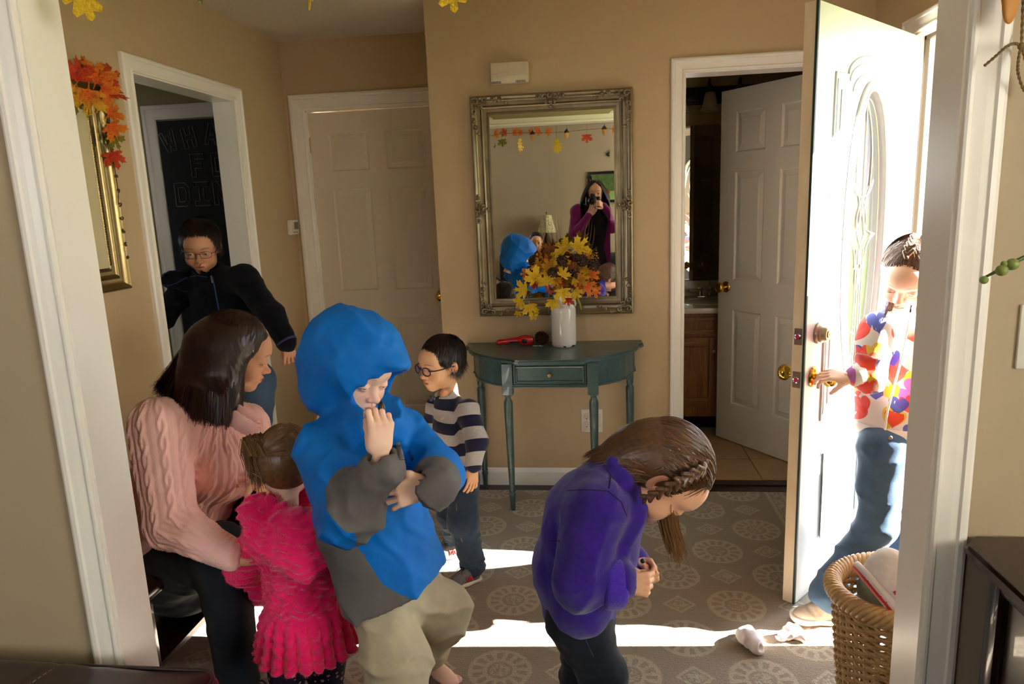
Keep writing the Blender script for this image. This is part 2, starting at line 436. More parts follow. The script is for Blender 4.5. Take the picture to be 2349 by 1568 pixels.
# dia/circ choice
pat = M.math('ADD', M.math('MULTIPLY', circ, M.math('SUBTRACT', 1, isD)), M.math('MULTIPLY', dia, isD))
inx = M.math('LESS_THAN', sp.outputs[0], .80)
bx = M.math('MAXIMUM', band(sp.outputs[0], .835, .009), band(sp.outputs[0], .905, .009))
bmid = M.math('MULTIPLY', band(sp.outputs[0], .87, .02), M.math('GREATER_THAN', M.noise(60, P0, 2), .5))
pat = M.math('ADD', M.math('MULTIPLY', pat, inx), M.math('MAXIMUM', bx, bmid))
pat = M.math('MINIMUM', pat, 1)
pile = M.noise(330, P0, 3, .7); pile2 = M.noise(150, P0, 3, .7)
streak = M.noise(5, M.scalev(P0, 1, 16, 1), 3)
basec = M.mix(pile, lin(96, 82, 66), lin(206, 190, 168)); basec = M.mix(M.math('MULTIPLY', streak, .5), basec, lin(116, 102, 86))
patc = M.mix(pile, lin(150, 136, 110), lin(222, 210, 184))
M.setc(M.mix(M.math('MULTIPLY', M.math('MULTIPLY', pat, M.math('ADD', .45, M.noise(90, P0, 3, .7))), .68), basec, patc), .95, sheen=.15, spec=.1)
M.bump(M.math('ADD', M.math('MULTIPLY', pile2, 1.0), M.math('MULTIPLY', pat, .25)), .9, .006); m_rug = M.m
# bathroom floor tile
M = NT('tan_tile'); br = M.n('ShaderNodeTexBrick'); br.offset = 0; M.l(M.coord(), br.inputs['Vector']); br.inputs['Scale'].default_value = 1
br.inputs['Brick Width'].default_value = .305; br.inputs['Row Height'].default_value = .305; br.inputs['Mortar Size'].default_value = .003
br.inputs['Color1'].default_value = lin(168, 140, 100); br.inputs['Color2'].default_value = lin(158, 130, 92); br.inputs['Mortar'].default_value = lin(110, 90, 62)
M.setc(M.mix(M.noise(12, M.coord(), 4), br.outputs[0], lin(176, 150, 112)), .35); m_tile = M.m
# ------------------------------------------------------------------ room shell (hall, living room, kitchen, bathroom)
D = 3.525; DB = 4.16; XL = -1.79; XR = 1.27; XA = -.782; CEIL = 2.44; Y0, Y1 = 1.455, 1.57
JL, JR = -1.18, .682; HEAD = 2.045; T = .115
LVX0, LVX1, LVY = -2.9, 2.5, -1.9
def slab(name, lo, hi, m): return struct(MB().box(lo, hi).build(name, m))
def boxes(name, bs, m):
    b = MB()
    for lo, hi in bs: b.box(lo, hi)
    return struct(b.build(name, m))
# floors
floor = slab('floor', (LVX0-.1, LVY-.1, -.06), (XR+.0, DB+.1, 0), m_hardwood)
slab('floor_living', (XR, LVY-.1, -.06), (LVX1+.1, Y1, 0), m_hardwood)
rug = struct(MB().box((-1.62, 1.60, 0.0), (.94, 3.418, .012)).build('rug', m_rug)); del rug['kind']
tag(rug, 'greyish brown area rug woven with cream medallions and diamonds on hall floor', 'rug')
fk = slab('floor_kitchen', (-4.3, 1.7, .0005), (XL-T*.5, DB, .004), mat('kitchen_vinyl', lin(120, 104, 74), .4, bstr=0))
fb = slab('floor_bathroom', (-.66, D+.055, 0), (XR, 4.95, .002), mat('grout', lin(104, 84, 56), .8))
tile_m = mat('tan_tile_glaze', lin(172, 142, 100), .33, var=.12, scale=9, bscale=40, bstr=.08)
tm = None; TS = .31
for i in range(5):
    for j in range(5):
        x = -.07+i*TS; y = D+.062+j*TS
        x1 = min(x+TS-.004, XR-.002); y1 = min(y+TS-.004, 4.94)
        if x1-x < .05 or y1-y < .05 or x < -.3: continue
        if tm and abs(x1-x-TS+.004) < 1e-6 and abs(y1-y-TS+.004) < 1e-6:
            t = bpy.data.objects.new('tile', tm); C.objects.link(t); t.location = (x, y, .002)
        else:
            t = MB().box((0, 0, 0), (x1-x, y1-y, .006), .0012).build('tile', tile_m, loc=(x, y, .002))
            if abs(x1-x-TS+.004) < 1e-6 and abs(y1-y-TS+.004) < 1e-6: tm = t.data
        t.parent = fb
# ceilings
slab('ceiling', (LVX0-.1, LVY-.1, CEIL), (XR+.4, DB+.1, CEIL+.08), m_ceil)
slab('ceiling_living', (XR+.4, LVY-.1, CEIL), (LVX1+.1, Y1+.02, CEIL+.08), m_ceil)
slab('ceiling_bathroom', (-.66, DB+.1, CEIL), (XR+.1, 5.05, CEIL+.08), m_ceil)
slab('ceiling_kitchen', (-4.4, 1.6, CEIL), (LVX0-.1, DB+.1, CEIL+.08), m_ceil)
# mirror wall with bathroom opening .443..1.184
BX0, BX1 = .443, 1.196
boxes('wall_back', [((XA, D, 0), (BX0-.012, D+T, CEIL)), ((BX1+.012, D, 0), (XR, D+T, CEIL)), ((BX0-.012, D, HEAD), (BX1+.012, D+T, CEIL)),
                    ((XA, D+T, 0), (XA+T, DB, CEIL))], m_wall)
boxes('wall_alcove', [((XL-T, DB, 0), (-1.675, DB+T, CEIL)), ((-.838, DB, 0), (XA+T, DB+T, CEIL)), ((-1.675, DB, HEAD+.012), (-.838, DB+T, CEIL))], m_wall)
# left wall with kitchen doorway 2.735..3.54
KY0, KY1 = 2.735, 3.545
boxes('wall_left', [((XL-T, Y1, 0), (XL, KY0-.018, CEIL)), ((XL-T, KY1+.018, 0), (XL, DB, CEIL)), ((XL-T, KY0-.018, HEAD+.006), (XL, KY1+.018, CEIL))], m_wall)
# right wall with front door opening
FY0, FY1 = 2.17, 3.125; XO = XR+.15
boxes('wall_right', [((XR, Y1, 0), (XO, FY0-.002, CEIL)), ((XR, FY1+.018, 0), (XO, 5.05, CEIL)), ((XR, FY0-.002, HEAD+.028), (XO, FY1+.018, CEIL))], m_wall)
# wall between living room and hall
boxes('wall_front', [((LVX0, Y0, 0), (JL-.018, Y1, CEIL)), ((JR+.018, Y0, 0), (XR+.0, Y1, CEIL)), ((XR, Y0, 0), (LVX1+.1, Y1, CEIL)), ((JL-.018, Y0, HEAD+.018), (JR+.018, Y1, CEIL))], m_wall_living)
# living room shell with a window in the right wall and another at the left end of the back wall
WY0, WY1, WZ0, WZ1 = -1.5, .30, 1.25, 2.15
WY0, WY1, WZ0, WZ1 = -1.5, -.1, 1.0, 2.2
boxes('wall_living_right', [((LVX1, LVY, 0), (LVX1+.12, WY0, CEIL)), ((LVX1, WY1, 0), (LVX1+.12, Y0, CEIL)), ((LVX1, WY0, 0), (LVX1+.12, WY1, WZ0)), ((LVX1, WY0, WZ1), (LVX1+.12, WY1, CEIL))], m_wall_living)
win = struct(MB().box((LVX1-.012, WY0-.07, WZ0-.07), (LVX1, WY0, WZ1+.07)).box((LVX1-.012, WY1, WZ0-.07), (LVX1, WY1+.07, WZ1+.07)).box((LVX1-.012, WY0, WZ1), (LVX1, WY1, WZ1+.07)).box((LVX1-.03, WY0-.09, WZ0-.03), (LVX1, WY1+.09, WZ0)).build('window_4', m_trim))
MB().box((LVX1+.058, WY0, WZ0), (LVX1+.062, WY1, WZ1)).build('pane', m_glass, win)
M = NT('diffuser_blind_cloth'); tr = M.n('ShaderNodeBsdfTranslucent'); tr.inputs[0].default_value = (.85, .83, .80, 1); mx = M.n('ShaderNodeMixShader'); mx.inputs[0].default_value = .5
M.setc((.8, .77, .70, 1), .9); M.l(M.b.outputs[0], mx.inputs[1]); M.l(tr.outputs[0], mx.inputs[2]); M.l(mx.outputs[0], M.out.inputs[0])
bl = thing('added_blind', 'closed linen roller blind in the window of the right living room wall', 'blind', (LVX1+.03, (WY0+WY1)/2, WZ0))  # unseen blind, added to turn direct sun into soft light from the right
mesh_obj('fabric', [(0, (WY0-WY1)/2, 0), (0, (WY1-WY0)/2, 0), (0, (WY1-WY0)/2, WZ1-WZ0-.03), (0, (WY0-WY1)/2, WZ1-WZ0-.03)], [(0, 1, 2, 3)], M.m, bl)
MB().tube([(0, (WY0-WY1)/2, WZ1-WZ0-.02), (0, (WY1-WY0)/2, WZ1-WZ0-.02)], .018, 12).build('roller', m_trim, bl)
VX = [(-2.85, -1.55), (1.75, 2.05)]  # second opening is an unseen window added to light the front wall
boxes('wall_living_back', [((LVX0-.1, LVY-.12, 0), (VX[0][0], LVY, CEIL)), ((VX[0][1], LVY-.12, 0), (VX[1][0], LVY, CEIL)), ((VX[1][1], LVY-.12, 0), (LVX1+.12, LVY, CEIL))]
      + [q for a, c in VX for q in (((a, LVY-.12, 0), (c, LVY, 1.25)), ((a, LVY-.12, 2.2), (c, LVY, CEIL)))], m_wall_living)
for k, (a, c) in enumerate(VX):
    fr = MB().box((a-.07, LVY, 1.20), (a, LVY+.014, 2.27)).box((c, LVY, 1.20), (c+.07, LVY+.014, 2.27)).box((a, LVY, 2.2), (c, LVY+.014, 2.27)).box((a-.09, LVY, 1.22), (c+.09, LVY+.04, 1.25))
    wn_ = struct(fr.build('window_%d' % (k+1), m_trim)); b = MB()
    for x in (a, (a+c)/2-.02, c-.04): b.box((x, LVY-.08, 1.25), (x+.04, LVY-.04, 2.2))
    for z in (1.25, 1.70, 2.16): b.box((a, LVY-.08, z), (c, LVY-.04, z+.04))
    b.build('window_frame', m_trim, wn_); MB().box((a, LVY-.062, 1.25), (c, LVY-.058, 2.2)).build('pane', m_glass, wn_)
slab('wall_living_left', (LVX0-.1, LVY, 0), (LVX0, Y1, CEIL), m_wall_living)
# kitchen shell
boxes('wall_kitchen', [((-4.4, DB, 0), (XL-T, DB+.1, CEIL)), ((-4.4, 1.6, 0), (-4.3, 2.6, CEIL)), ((-4.4, 3.3, 0), (-4.3, DB, CEIL)), ((-4.4, 2.6, 0), (-4.3, 3.3, 1.35)), ((-4.4, 2.6, 2.0), (-4.3, 3.3, CEIL)), ((-4.4, 2.6, 1.35), (-4.3, 2.95, 2.0)), ((-4.3, 1.6, 0), (XL-T, 1.7, CEIL))], m_wall_kitchen)
kw = struct(MB().box((-4.3, 2.88, 1.28), (-4.286, 2.95, 2.07)).box((-4.3, 3.3, 1.28), (-4.286, 3.37, 2.07)).box((-4.3, 2.95, 2.0), (-4.286, 3.3, 2.07)).box((-4.3, 2.95, 1.28), (-4.286, 3.3, 1.35)).build('window_3', m_trim)); MB().box((-4.36, 2.95, 1.35), (-4.355, 3.3, 2.0)).build('pane', m_glass, kw)  # unseen window, added to brighten the kitchen
boxes('wall_light_block', [((-1.7, DB+.6, 0), (-.7, DB+.65, CEIL)), ((-1.75, DB+T, 0), (-1.7, DB+.65, CEIL)), ((XA+.05, DB+T, 0), (XA+.1, DB+.65, CEIL)), ((-1.7, DB+.04, -.05), (-.7, DB+.6, 0))], m_wall)  # unseen box added behind the closed hall door to stop a light leak
# bathroom shell
boxes('wall_bathroom', [((-.66, 4.94, 0), (XR, 5.05, CEIL)), ((XA+T-.001, D+T, 0), (XA+T+.02, 4.94, CEIL)), ((XR-.012, D+T, 0), (XR, 4.94, CEIL)),
                        ((XA+T, D+T, 0), (BX0, D+T+.012, CEIL)), ((BX0, D+T, HEAD), (BX1, D+T+.012, CEIL))], m_wall_bath)

# mouldings
CAS = [(0, 0), (0, .011), (.004, .014), (.009, .014), (.012, .008), (.016, .009), (.032, .0125), (.044, .014), (.047, .019), (.056, .019), (.062, .016), (.064, .013), (.064, 0)]
def cas_u(name, x0, x1, z, plane, axis, sign, wide=1.0):
    """three-sided casing round an opening; axis 'x': opening spans x, wall normal +-y"""
    b = MB(); prof = [(o*wide, d) for o, d in CAS]; rv = .006
    if axis == 'x':
        path = [((x0-rv, plane, 0), (-1, 0, 0)), ((x0-rv, plane, z+rv), (-1, 0, 1)), ((x1+rv, plane, z+rv), (1, 0, 1)), ((x1+rv, plane, 0), (1, 0, 0))]; nrm = (0, sign, 0)
    else:
        path = [((plane, x0-rv, 0), (0, -1, 0)), ((plane, x0-rv, z+rv), (0, -1, 1)), ((plane, x1+rv, z+rv), (0, 1, 1)), ((plane, x1+rv, 0), (0, 1, 0))]; nrm = (sign, 0, 0)
    b.casing(path, prof, nrm); return struct(b.build(name, m_trim))
cas_u('trim_1', JL, JR, HEAD, Y0, 'x', -1, 1.08)          # living-room side of the wide opening
cas_u('trim_2', JL, JR, HEAD, Y1, 'x', 1, 1.0)
cas_u('trim_3', BX0, BX1, HEAD-.012, D, 'x', -1, .98)
cas_u('trim_4', KY0, KY1, HEAD-.012, XL, 'y', 1, .98)
cas_u('trim_5', -1.662, -.85, HEAD, DB, 'x', -1, 1.45)
cas_u('trim_6', FY0, FY1, HEAD+.01, XR, 'y', -1, 1.0)
cas_u('trim_7', -2.60, -1.98, HEAD, DB, 'x', -1, 1.3)
# jamb linings
def lining(name, x0, x1, z, p0, p1, axis, t=.018):
    b = MB()
    if axis == 'x':
        b.box((x0-t, p0, 0), (x0, p1, z+t)).box((x1, p0, 0), (x1+t, p1, z+t)).box((x0, p0, z), (x1, p1, z+t))
    else:
        b.box((p0, x0-t, 0), (p1, x0, z+t)).box((p0, x1, 0), (p1, x1+t, z+t)).box((p0, x0, z), (p1, x1, z+t))
    return struct(b.build(name, m_trim))
lining('trim_8', JL, JR, HEAD, Y0-.002, Y1+.002, 'x')
lining('trim_9', BX0, BX1, HEAD-.012, D-.001, D+T+.013, 'x', .012)
lining('trim_10', KY0, KY1, HEAD-.012, XL-T-.001, XL+.001, 'y', .012)
lining('trim_11', FY0+.018, FY1, HEAD+.01, XR-.001, XO, 'y')
# thin dark weatherstrip stop and threshold of the entrance
ws = MB().box((XR+.045, FY0+.018, 0), (XR+.06, FY0+.03, HEAD+.01)).box((XR+.045, FY1-.014, 0), (XR+.06, FY1, HEAD+.01)).box((XR+.045, FY0+.018, HEAD-.004), (XR+.06, FY1, HEAD+.01))
struct(ws.build('trim_12', mat('bronze_strip', lin(70, 56, 42), .5)))
struct(MB().box((XR-.0, FY0+.018, 0), (XO+.03, FY1, .014), .004).build('trim_13', mat('aluminium_sill', lin(170, 165, 150), .35, .9)))
struct(MB().box((BX0, D-.002, .0), (BX1, D+.06, .006)).build('trim_14', m_hardwood))
# baseboards
def baseb(name, segs):
    b = MB(); H_ = .094
    for (x0, y0), (x1, y1), (nx, ny) in segs:
        d = Vector((x1-x0, y1-y0, 0)); pr = [(0, .012), (H_-.022, .012), (H_-.012, .009), (H_-.004, .006), (H_, .003), (H_, 0), (0, 0)]
        vs = []
        for p in ((x0, y0), (x1, y1)):
            for z, o in pr: vs.append((p[0]+nx*o, p[1]+ny*o, z))
        n = len(pr); b.add(vs, [(i, (i+1) % n, n+(i+1) % n, n+i) for i in range(n)]+[tuple(range(n)), tuple(range(2*n-1, n-1, -1))])
    return struct(b.build(name, m_trim))
baseb('baseboard_back', [((XA, D), (BX0-.07, D), (0, -1)), ((BX1+.07, D), (XR, D), (0, -1))])
baseb('baseboard_left', [((XL, Y1), (XL, KY0-.07), (1, 0)), ((XL, KY1+.07), (XL, DB), (1, 0)), ((XA, D), (XA, DB), (-1, 0))])
baseb('baseboard_right', [((XR, Y1), (XR, FY0-.06), (-1, 0)), ((XR, FY1+.07), (XR, D), (-1, 0))])
baseb('baseboard_living', [((LVX0, Y0), (JL-.08, Y0), (0, -1)), ((JR+.08, Y0), (LVX1, Y0), (0, -1)), ((LVX0, LVY), (LVX1, LVY), (0, 1))])

# ------------------------------------------------------------------ outdoors
m_conc = mat('porch_boards', lin(120, 112, 102), .9, var=.08, scale=5, bscale=80, bstr=.3)
m_lawn = mat('lawn', lin(120, 140, 70), .95, var=.25, scale=20, bscale=200, bstr=.6)
slab('porch_floor', (XR+.15, 1.4, -.2), (4.2, 4.6, -.02), m_conc)
struct(MB().box((LVX1+.2, -12, -.35), (60, 30, -.2)).build('lawn', m_lawn)); slab('street', (22, -12, -.2), (29, 30, -.19), mat('asphalt', lin(130, 128, 126), .9))
# house across the street
hb = thing('house', 'pale brick house far across the street seen through the oval door glass', 'house', (34, 12, -.3))
MB().box((0, -6, 0), (8, 6, 3.2)).build('wall', mat('red_brick', lin(150, 92, 74), .9, var=.2, scale=3), hb)
MB().add([(-.6, -6.5, 3.1), (8.6, -6.5, 3.1), (8.6, 6.5, 3.1), (-.6, 6.5, 3.1), (4, -6.5, 5.6), (4, 6.5, 5.6)], [(0, 1, 4), (3, 5, 2), (0, 4, 5, 3), (1, 2, 5, 4), (0, 3, 2, 1)]).build('roof', mat('grey_shingle', lin(110, 104, 100), .9), hb)
for y in (-3.6, 2.2):
    wn_ = MB().box((-.06, y, 1), (0, y+1.6, 2.3)).build('window', m_trim, hb); MB().box((-.075, y+.1, 1.1), (-.06, y+1.5, 2.2)).build('pane', m_black, wn_)
# ------------------------------------------------------------------ doors
def frustum(b, x0, x1, z0, z1, y, sgn, lip=.010, raise_w=.028, h=.0085):
    """moulded raised panel in the x-z plane at depth y: sloping quirk down then bevel up to a raised field"""
    def ring(i, d): return [(x0+i, y+sgn*d, z0+i), (x1-i, y+sgn*d, z0+i), (x1-i, y+sgn*d, z1-i), (x0+i, y+sgn*d, z1-i)]
    rs = [ring(0, h), ring(lip*.6, .002), ring(lip, .0), ring(lip+raise_w, h*.82), ring(lip+raise_w+.002, h*.98)]
    vs = [p for r in rs for p in r]; fs = []
    for k in range(len(rs)-1):
        for i in range(4): fs.append((k*4+i, k*4+(i+1) % 4, k*4+4+(i+1) % 4, k*4+4+i))
    fs.append(tuple((len(rs)-1)*4+i for i in range(4))); b.add(vs, fs)
def knob_set(parent, x, z, y, sgn, m=None, name='door_knob', key=False):
    m = m or m_brass; b = MB()
    b.lathe([(.032, 0), (.033, .002), (.031, .006), (.026, .009), (.012, .011), (.011, .03), (.014, .034), (.024, .040), (.029, .050), (.029, .058), (.024, .066), (.014, .070), (.012, .069)], 28, (x, y, z), (0, sgn, 0))
    if key: b.box((x-.0012, y+sgn*.0715-.001, z-.006), (x+.0012, y+sgn*.0715+.0006, z+.006))
    return b.build(name, m, parent, auto=40)
def six_panel(name, W, H_, label, both=True, loc=(0, 0, 0), rz=0, m=None):
    """door leaf hinged at x=0 extending to +x, thickness centred on y=0"""
    t = bpy.data.objects.new(name, None); C.objects.link(t); t.location = loc; t.rotation_euler = (0, 0, rz); t.empty_display_size = .05
    tk = .035; core = tk/2-.0085; sw = .115; mw = .105
    xs = [sw, (W-mw)/2, (W+mw)/2, W-sw]; zs = [(.235, .80), (.975, 1.585), (1.69, 1.91)]
    zs = [(a*H_/2.03, c*H_/2.03) for a, c in zs]
    b = MB().box((0.0, -core, 0.0), (W, core, H_))
    for s in (1, -1):
        a0, a1 = sorted((s*core, s*tk/2))
        for x0, x1 in ((0, xs[0]), (xs[1], xs[2]), (xs[3], W)): b.box((x0, a0, 0), (x1, a1, H_))
        for z0, z1 in ((0, zs[0][0]), (zs[0][1], zs[1][0]), (zs[1][1], zs[2][0]), (zs[2][1], H_)):
            for x0, x1 in ((xs[0], xs[1]), (xs[2], xs[3])): b.box((x0, a0, z0), (x1, a1, z1))
    b.build('slab', m or m_door, t)
    for s in (-1, 1) if both else (-1,):
        for z0, z1 in zs:
            for x0, x1 in ((xs[0], xs[1]), (xs[2], xs[3])):
                p = MB(); frustum(p, x0, x1, z0, z1, s*core, s); p.build('panel', m or m_door, t)
    for s in (-1, 1):
        knob_set(t, W-.062, .93, s*tk/2, s)
    MB().box((W-.0005, -.012, .90), (W+.0012, .012, .96)).build('latch_plate', m_brass, t)
    return t
hd = six_panel('door_1', .808, 2.03, '', loc=(-1.660, DB+.036, .012)); struct(hd)
for z in (.25, 1.8): MB().lathe([(.006, 0), (.006, .09)], 10, (-.004, -.022, z)).build('hinge', m_brass, hd)
# stop strips of the closed door frame
struct(MB().box((-1.662, DB+.0, HEAD-.0), (-.85, DB+T, HEAD+.012)).box((-1.675, DB, 0), (-1.661, DB+T, HEAD)).box((-.851, DB, 0), (-.838, DB+T, HEAD)).build('trim_15', m_trim))
# bathroom door, opened inwards: leaf runs from hinge towards (.76, 4.28)
bh = (1.180, D+T+.03); bl = (.762, 4.275); ang = math.atan2(bl[1]-bh[1], bl[0]-bh[0])
bd = six_panel('door_2', .755, 2.03, '', loc=(bh[0], bh[1], .014), rz=ang); struct(bd)
for z in (.25, 1.8): MB().lathe([(.006, 0), (.006, .09)], 10, (-.004, .02, z)).build('hinge', m_brass, bd)

# entrance door: half-open, exterior side to the camera
FA, FB = Vector((.700, 2.405)), Vector((1.292, 3.091)); DW = (FB-FA).length; du = (FB-FA)/DW; dn = Vector((du.y, -du.x))
fd = thing('front_door', 'white entrance door with leaded oval glass standing half open on the right', 'door', (FA.x, FA.y, 0), math.atan2(du.y, du.x))
# local: +x from latch edge to hinge, -y = exterior (towards camera), +y interior
DT = .044; DH = 2.045; DZ = .016
m_front = mat('white_steel_door', lin(188, 192, 192), .34, var=.02, scale=4, bscale=120, bstr=.06, bdist=.0004, stretch=(4, 4, .5))
OX, OZ, OA, OB_ = .455, 1.285, .172, .535
def oval(a, b_, n=64, c=(OX, OZ), e=2.25):
    o = []
    for i in range(n):
        t = 2*PI*i/n; cs, sn = math.cos(t), math.sin(t)
        o.append((c[0]+a*math.copysign(abs(cs)**(2/e), cs), c[1]+b_*math.copysign(abs(sn)**(2/e), sn)))
    return o
def rect_ring(n=64):
    o = []; x0, x1, z0, z1 = 0, DW, DZ, DH
    for i in range(n):
        t = 2*PI*i/n; c, s = math.cos(t), math.sin(t); cx, cz = OX, OZ
        k = min((x1-cx)/c if c > 1e-9 else 1e9, (x0-cx)/c if c < -1e-9 else 1e9, (z1-cz)/s if s > 1e-9 else 1e9, (z0-cz)/s if s < -1e-9 else 1e9)
        o.append([cx+c*k, cz+s*k])
    for cx_, cz_ in ((x0, z0), (x1, z0), (x1, z1), (x0, z1)):
        j = min(range(n), key=lambda q: (o[q][0]-cx_)**2+(o[q][1]-cz_)**2); o[j] = [cx_, cz_]
    return o
b = MB(); ov = oval(OA+.004, OB_+.004); rr = rect_ring(); n = 64; vs = []
for y in (0, DT):
    vs += [(x, y, z) for x, z in ov]+[(x, y, z) for x, z in rr]
fs = []
for i in range(n):
    k = (i+1) % n
    fs += [(i, k, n+k, n+i), (2*n+i, 3*n+i, 3*n+k, 2*n+k), (i, 2*n+i, 2*n+k, k), (n+i, n+k, 3*n+k, 3*n+i)]
b.add(vs, fs).build('slab', m_front, fd)
m_edge = mat('worn_door_edge', lin(228, 214, 188), .7, var=.35, scale=16, bscale=60, bstr=.3, col2=lin(196, 168, 124), stretch=(1, 1, .35))
MB().box((-.0035, .004, DZ), (0.0002, DT-.001, DH)).build('latch_edge', m_edge, fd)
MB().box((-.006, -.002, DZ), (.003, .006, DH)).build('weatherstrip', mat('dark_green_rubber', lin(18, 38, 36), .6, bstr=0), fd)
# oval glazing ring, glass and lead lines
def ring_tube(a, b_, r, y, n=72, flat=None):
    return [(x, y, z) for x, z in oval(a, b_, n)]
MB().tube(ring_tube(OA+.016, OB_+.016, 0, -.004), .013, 10, True, up=(0, 1, 0), flat=.6).tube(ring_tube(OA-.002, OB_-.002, 0, -.006), .007, 8, True, up=(0, 1, 0)).build('oval_frame', m_front, fd, smooth=True)
MB().tube(ring_tube(OA+.016, OB_+.016, 0, DT+.004), .013, 10, True, up=(0, 1, 0), flat=.6).build('oval_frame', m_front, fd, smooth=True)
g = MB(); gl = oval(OA, OB_); g.add([(x, DT/2-.003, z) for x, z in gl]+[(x, DT/2+.003, z) for x, z in gl], [tuple(range(64)), tuple(range(127, 63, -1))]+[(i, (i+1) % 64, 64+(i+1) % 64, 64+i) for i in range(64)])
M = NT('textured_glass'); M.b.inputs['Transmission Weight'].default_value = .0
tr = M.n('ShaderNodeBsdfTransparent'); tr.inputs[0].default_value = (.93, .95, .95, 1); gs = M.n('ShaderNodeBsdfGlossy'); gs.inputs['Roughness'].default_value = .15; mx = M.n('ShaderNodeMixShader')
mx.inputs[0].default_value = .09; M.l(tr.outputs[0], mx.inputs[1]); M.l(gs.outputs[0], mx.inputs[2]); M.l(mx.outputs[0], M.out.inputs[0])
g.build('oval_glass', M.m, fd)
ld = MB(); yl = DT/2-.005
def lead(pts, r=.0022): ld.tube([(OX+x, yl, OZ+z) for x, z in pts], r, 6)
def arc(x0, z0, x1, z1, bow, n=14):
    o = []
    for i in range(n+1):
        t = i/n; x = x0+(x1-x0)*t; z = z0+(z1-z0)*t; L = math.hypot(x1-x0, z1-z0) or 1
        o.append((x+bow*math.sin(PI*t)*(z1-z0)/L, z-bow*math.sin(PI*t)*(x1-x0)/L))
    return o
for s in (-1, 1):
    lead(arc(0, .16, s*.0, -.02, s*.045)); lead(arc(0, .16, s*.09, .22, s*.02)); lead(arc(s*.09, .22, s*.03, .02, s*.04)); lead(arc(s*.012, -.03, s*.012, -.50, 0))
    lead(arc(s*.03, -.03, s*.03, -.50, 0)); lead(arc(0, .16, s*.13, .02, s*.05)); lead(arc(s*.13, .02, s*.04, -.1, s*.03)); lead(arc(0, -.02, s*.05, -.1, s*.03)); lead(arc(s*.05, -.1, 0, -.16, s*.03))
    lead(arc(0, .5, s*.06, .2, s*-.03)); lead(arc(s*.012, -.35, s*.15, -.30, 0))
lead(arc(0, .16, 0, .5, 0)); lead([(x-OX, z-OZ) for x, z in oval(OA-.022, OB_-.03, 60)]+[(OA-.022, 0)])
ld.build('lead_lines', mat('brass_came', lin(190, 180, 160), .4, .3, bstr=0), fd)
# arched moulding outline on the exterior face
def moulding(pts, y=-.001, r=.0065, nm='moulding'):
    MB().tube([(x, y, z) for x, z in pts], r, 8, True, up=(0, 1, 0), flat=.75).build(nm, m_front, fd, smooth=True)
def arch_outline(x0, x1, z0, z1, a0, a1, zt):
    o = [(x0, z0), (x0, z1), (a0, z1)]
    for i in range(1, 24):
        t = PI-PI*i/24; o.append(((a0+a1)/2+(a1-a0)/2*math.cos(t), z1+(zt-z1)*math.sin(t)))
    return o+[(a1, z1), (x1, z1), (x1, z0)]
def densify(pts, step=.05):
    o = []
    for i in range(len(pts)):
        p, q = pts[i], pts[(i+1) % len(pts)]; L = math.hypot(q[0]-p[0], q[1]-p[1]); k = max(1, int(L/step))
        o += [(p[0]+(q[0]-p[0])*j/k, p[1]+(q[1]-p[1])*j/k) for j in range(k)]
    return o
moulding(densify(arch_outline(.140, .770, .675, 1.845, .237, .673, 1.922)), r=.007)
moulding(densify(arch_outline(.158, .752, .693, 1.827, .252, .658, 1.902)), r=.004)
moulding(densify(arch_outline(.190, .720, .725, 1.795, .280, .630, 1.868)), r=.004)
for x0, x1 in ((.170, .425), (.485, .740)):
    p = MB(); frustum(p, x0, x1, .205, .548, .0, -1, lip=.012, raise_w=.035, h=.009); p.build('panel', m_front, fd)
MB().tube([(x, .004, z) for x, z in [(.14, .69), (.14, .7)]], .001, 4)
# lockset: dead bolt, key-in knob, latch plates
db = MB().lathe([(.036, 0), (.037, .004), (.035, .010), (.031, .012), (.031, .020), (.027, .024), (.026, .034), (.022, .038), (.016, .038), (.0155, .0385)], 32, (.092, 0, .995), (0, -1, 0)).build('deadbolt', m_nickel, fd, auto=40)
MB().lathe([(.013, 0), (.013, .0015), (.011, .002)], 20, (.092, -.0385, .995), (0, -1, 0)).box((.0912, -.0415, .989), (.0928, -.040, 1.001)).build('keyhole', m_nickel, db)
MB().lathe([(.028, 0), (.028, .006), (.018, .010)], 24, (.092, DT, .995), (0, 1, 0)).box((.086, DT+.01, .98), (.098, DT+.028, 1.01)).build('thumb_turn', m_brass, fd, auto=40)
def kn(s, y):
    return MB().lathe([(.036, 0), (.037, .003), (.035, .008), (.028, .011), (.014, .013), (.0125, .034), (.015, .038), (.022, .043), (.0275, .052), (.0285, .060), (.027, .068), (.022, .074), (.0165, .076), (.016, .0745), (.012, .0745)], 32, (.070, y, .846), (0, s, 0)).build('door_knob', m_brass, fd, auto=40)
kn(-1, 0); kn(1, DT)
for z, h in ((.846, .028), (.995, .028)):
    p = MB().box((-.0052, .010, z-h), (-.003, .036, z+h)).build('latch_plate', m_nickel, fd)
    MB().lathe([(.011, 0), (.011, .004), (.008, .005)], 16, (-.005, .023, z), (-1, 0, 0)).build('bolt', m_chrome, p)
for z in (.2, 1.02, 1.84): MB().lathe([(.007, 0), (.007, .1)], 12, (DW+.006, DT-.004, z)).build('hinge', m_brass, fd)
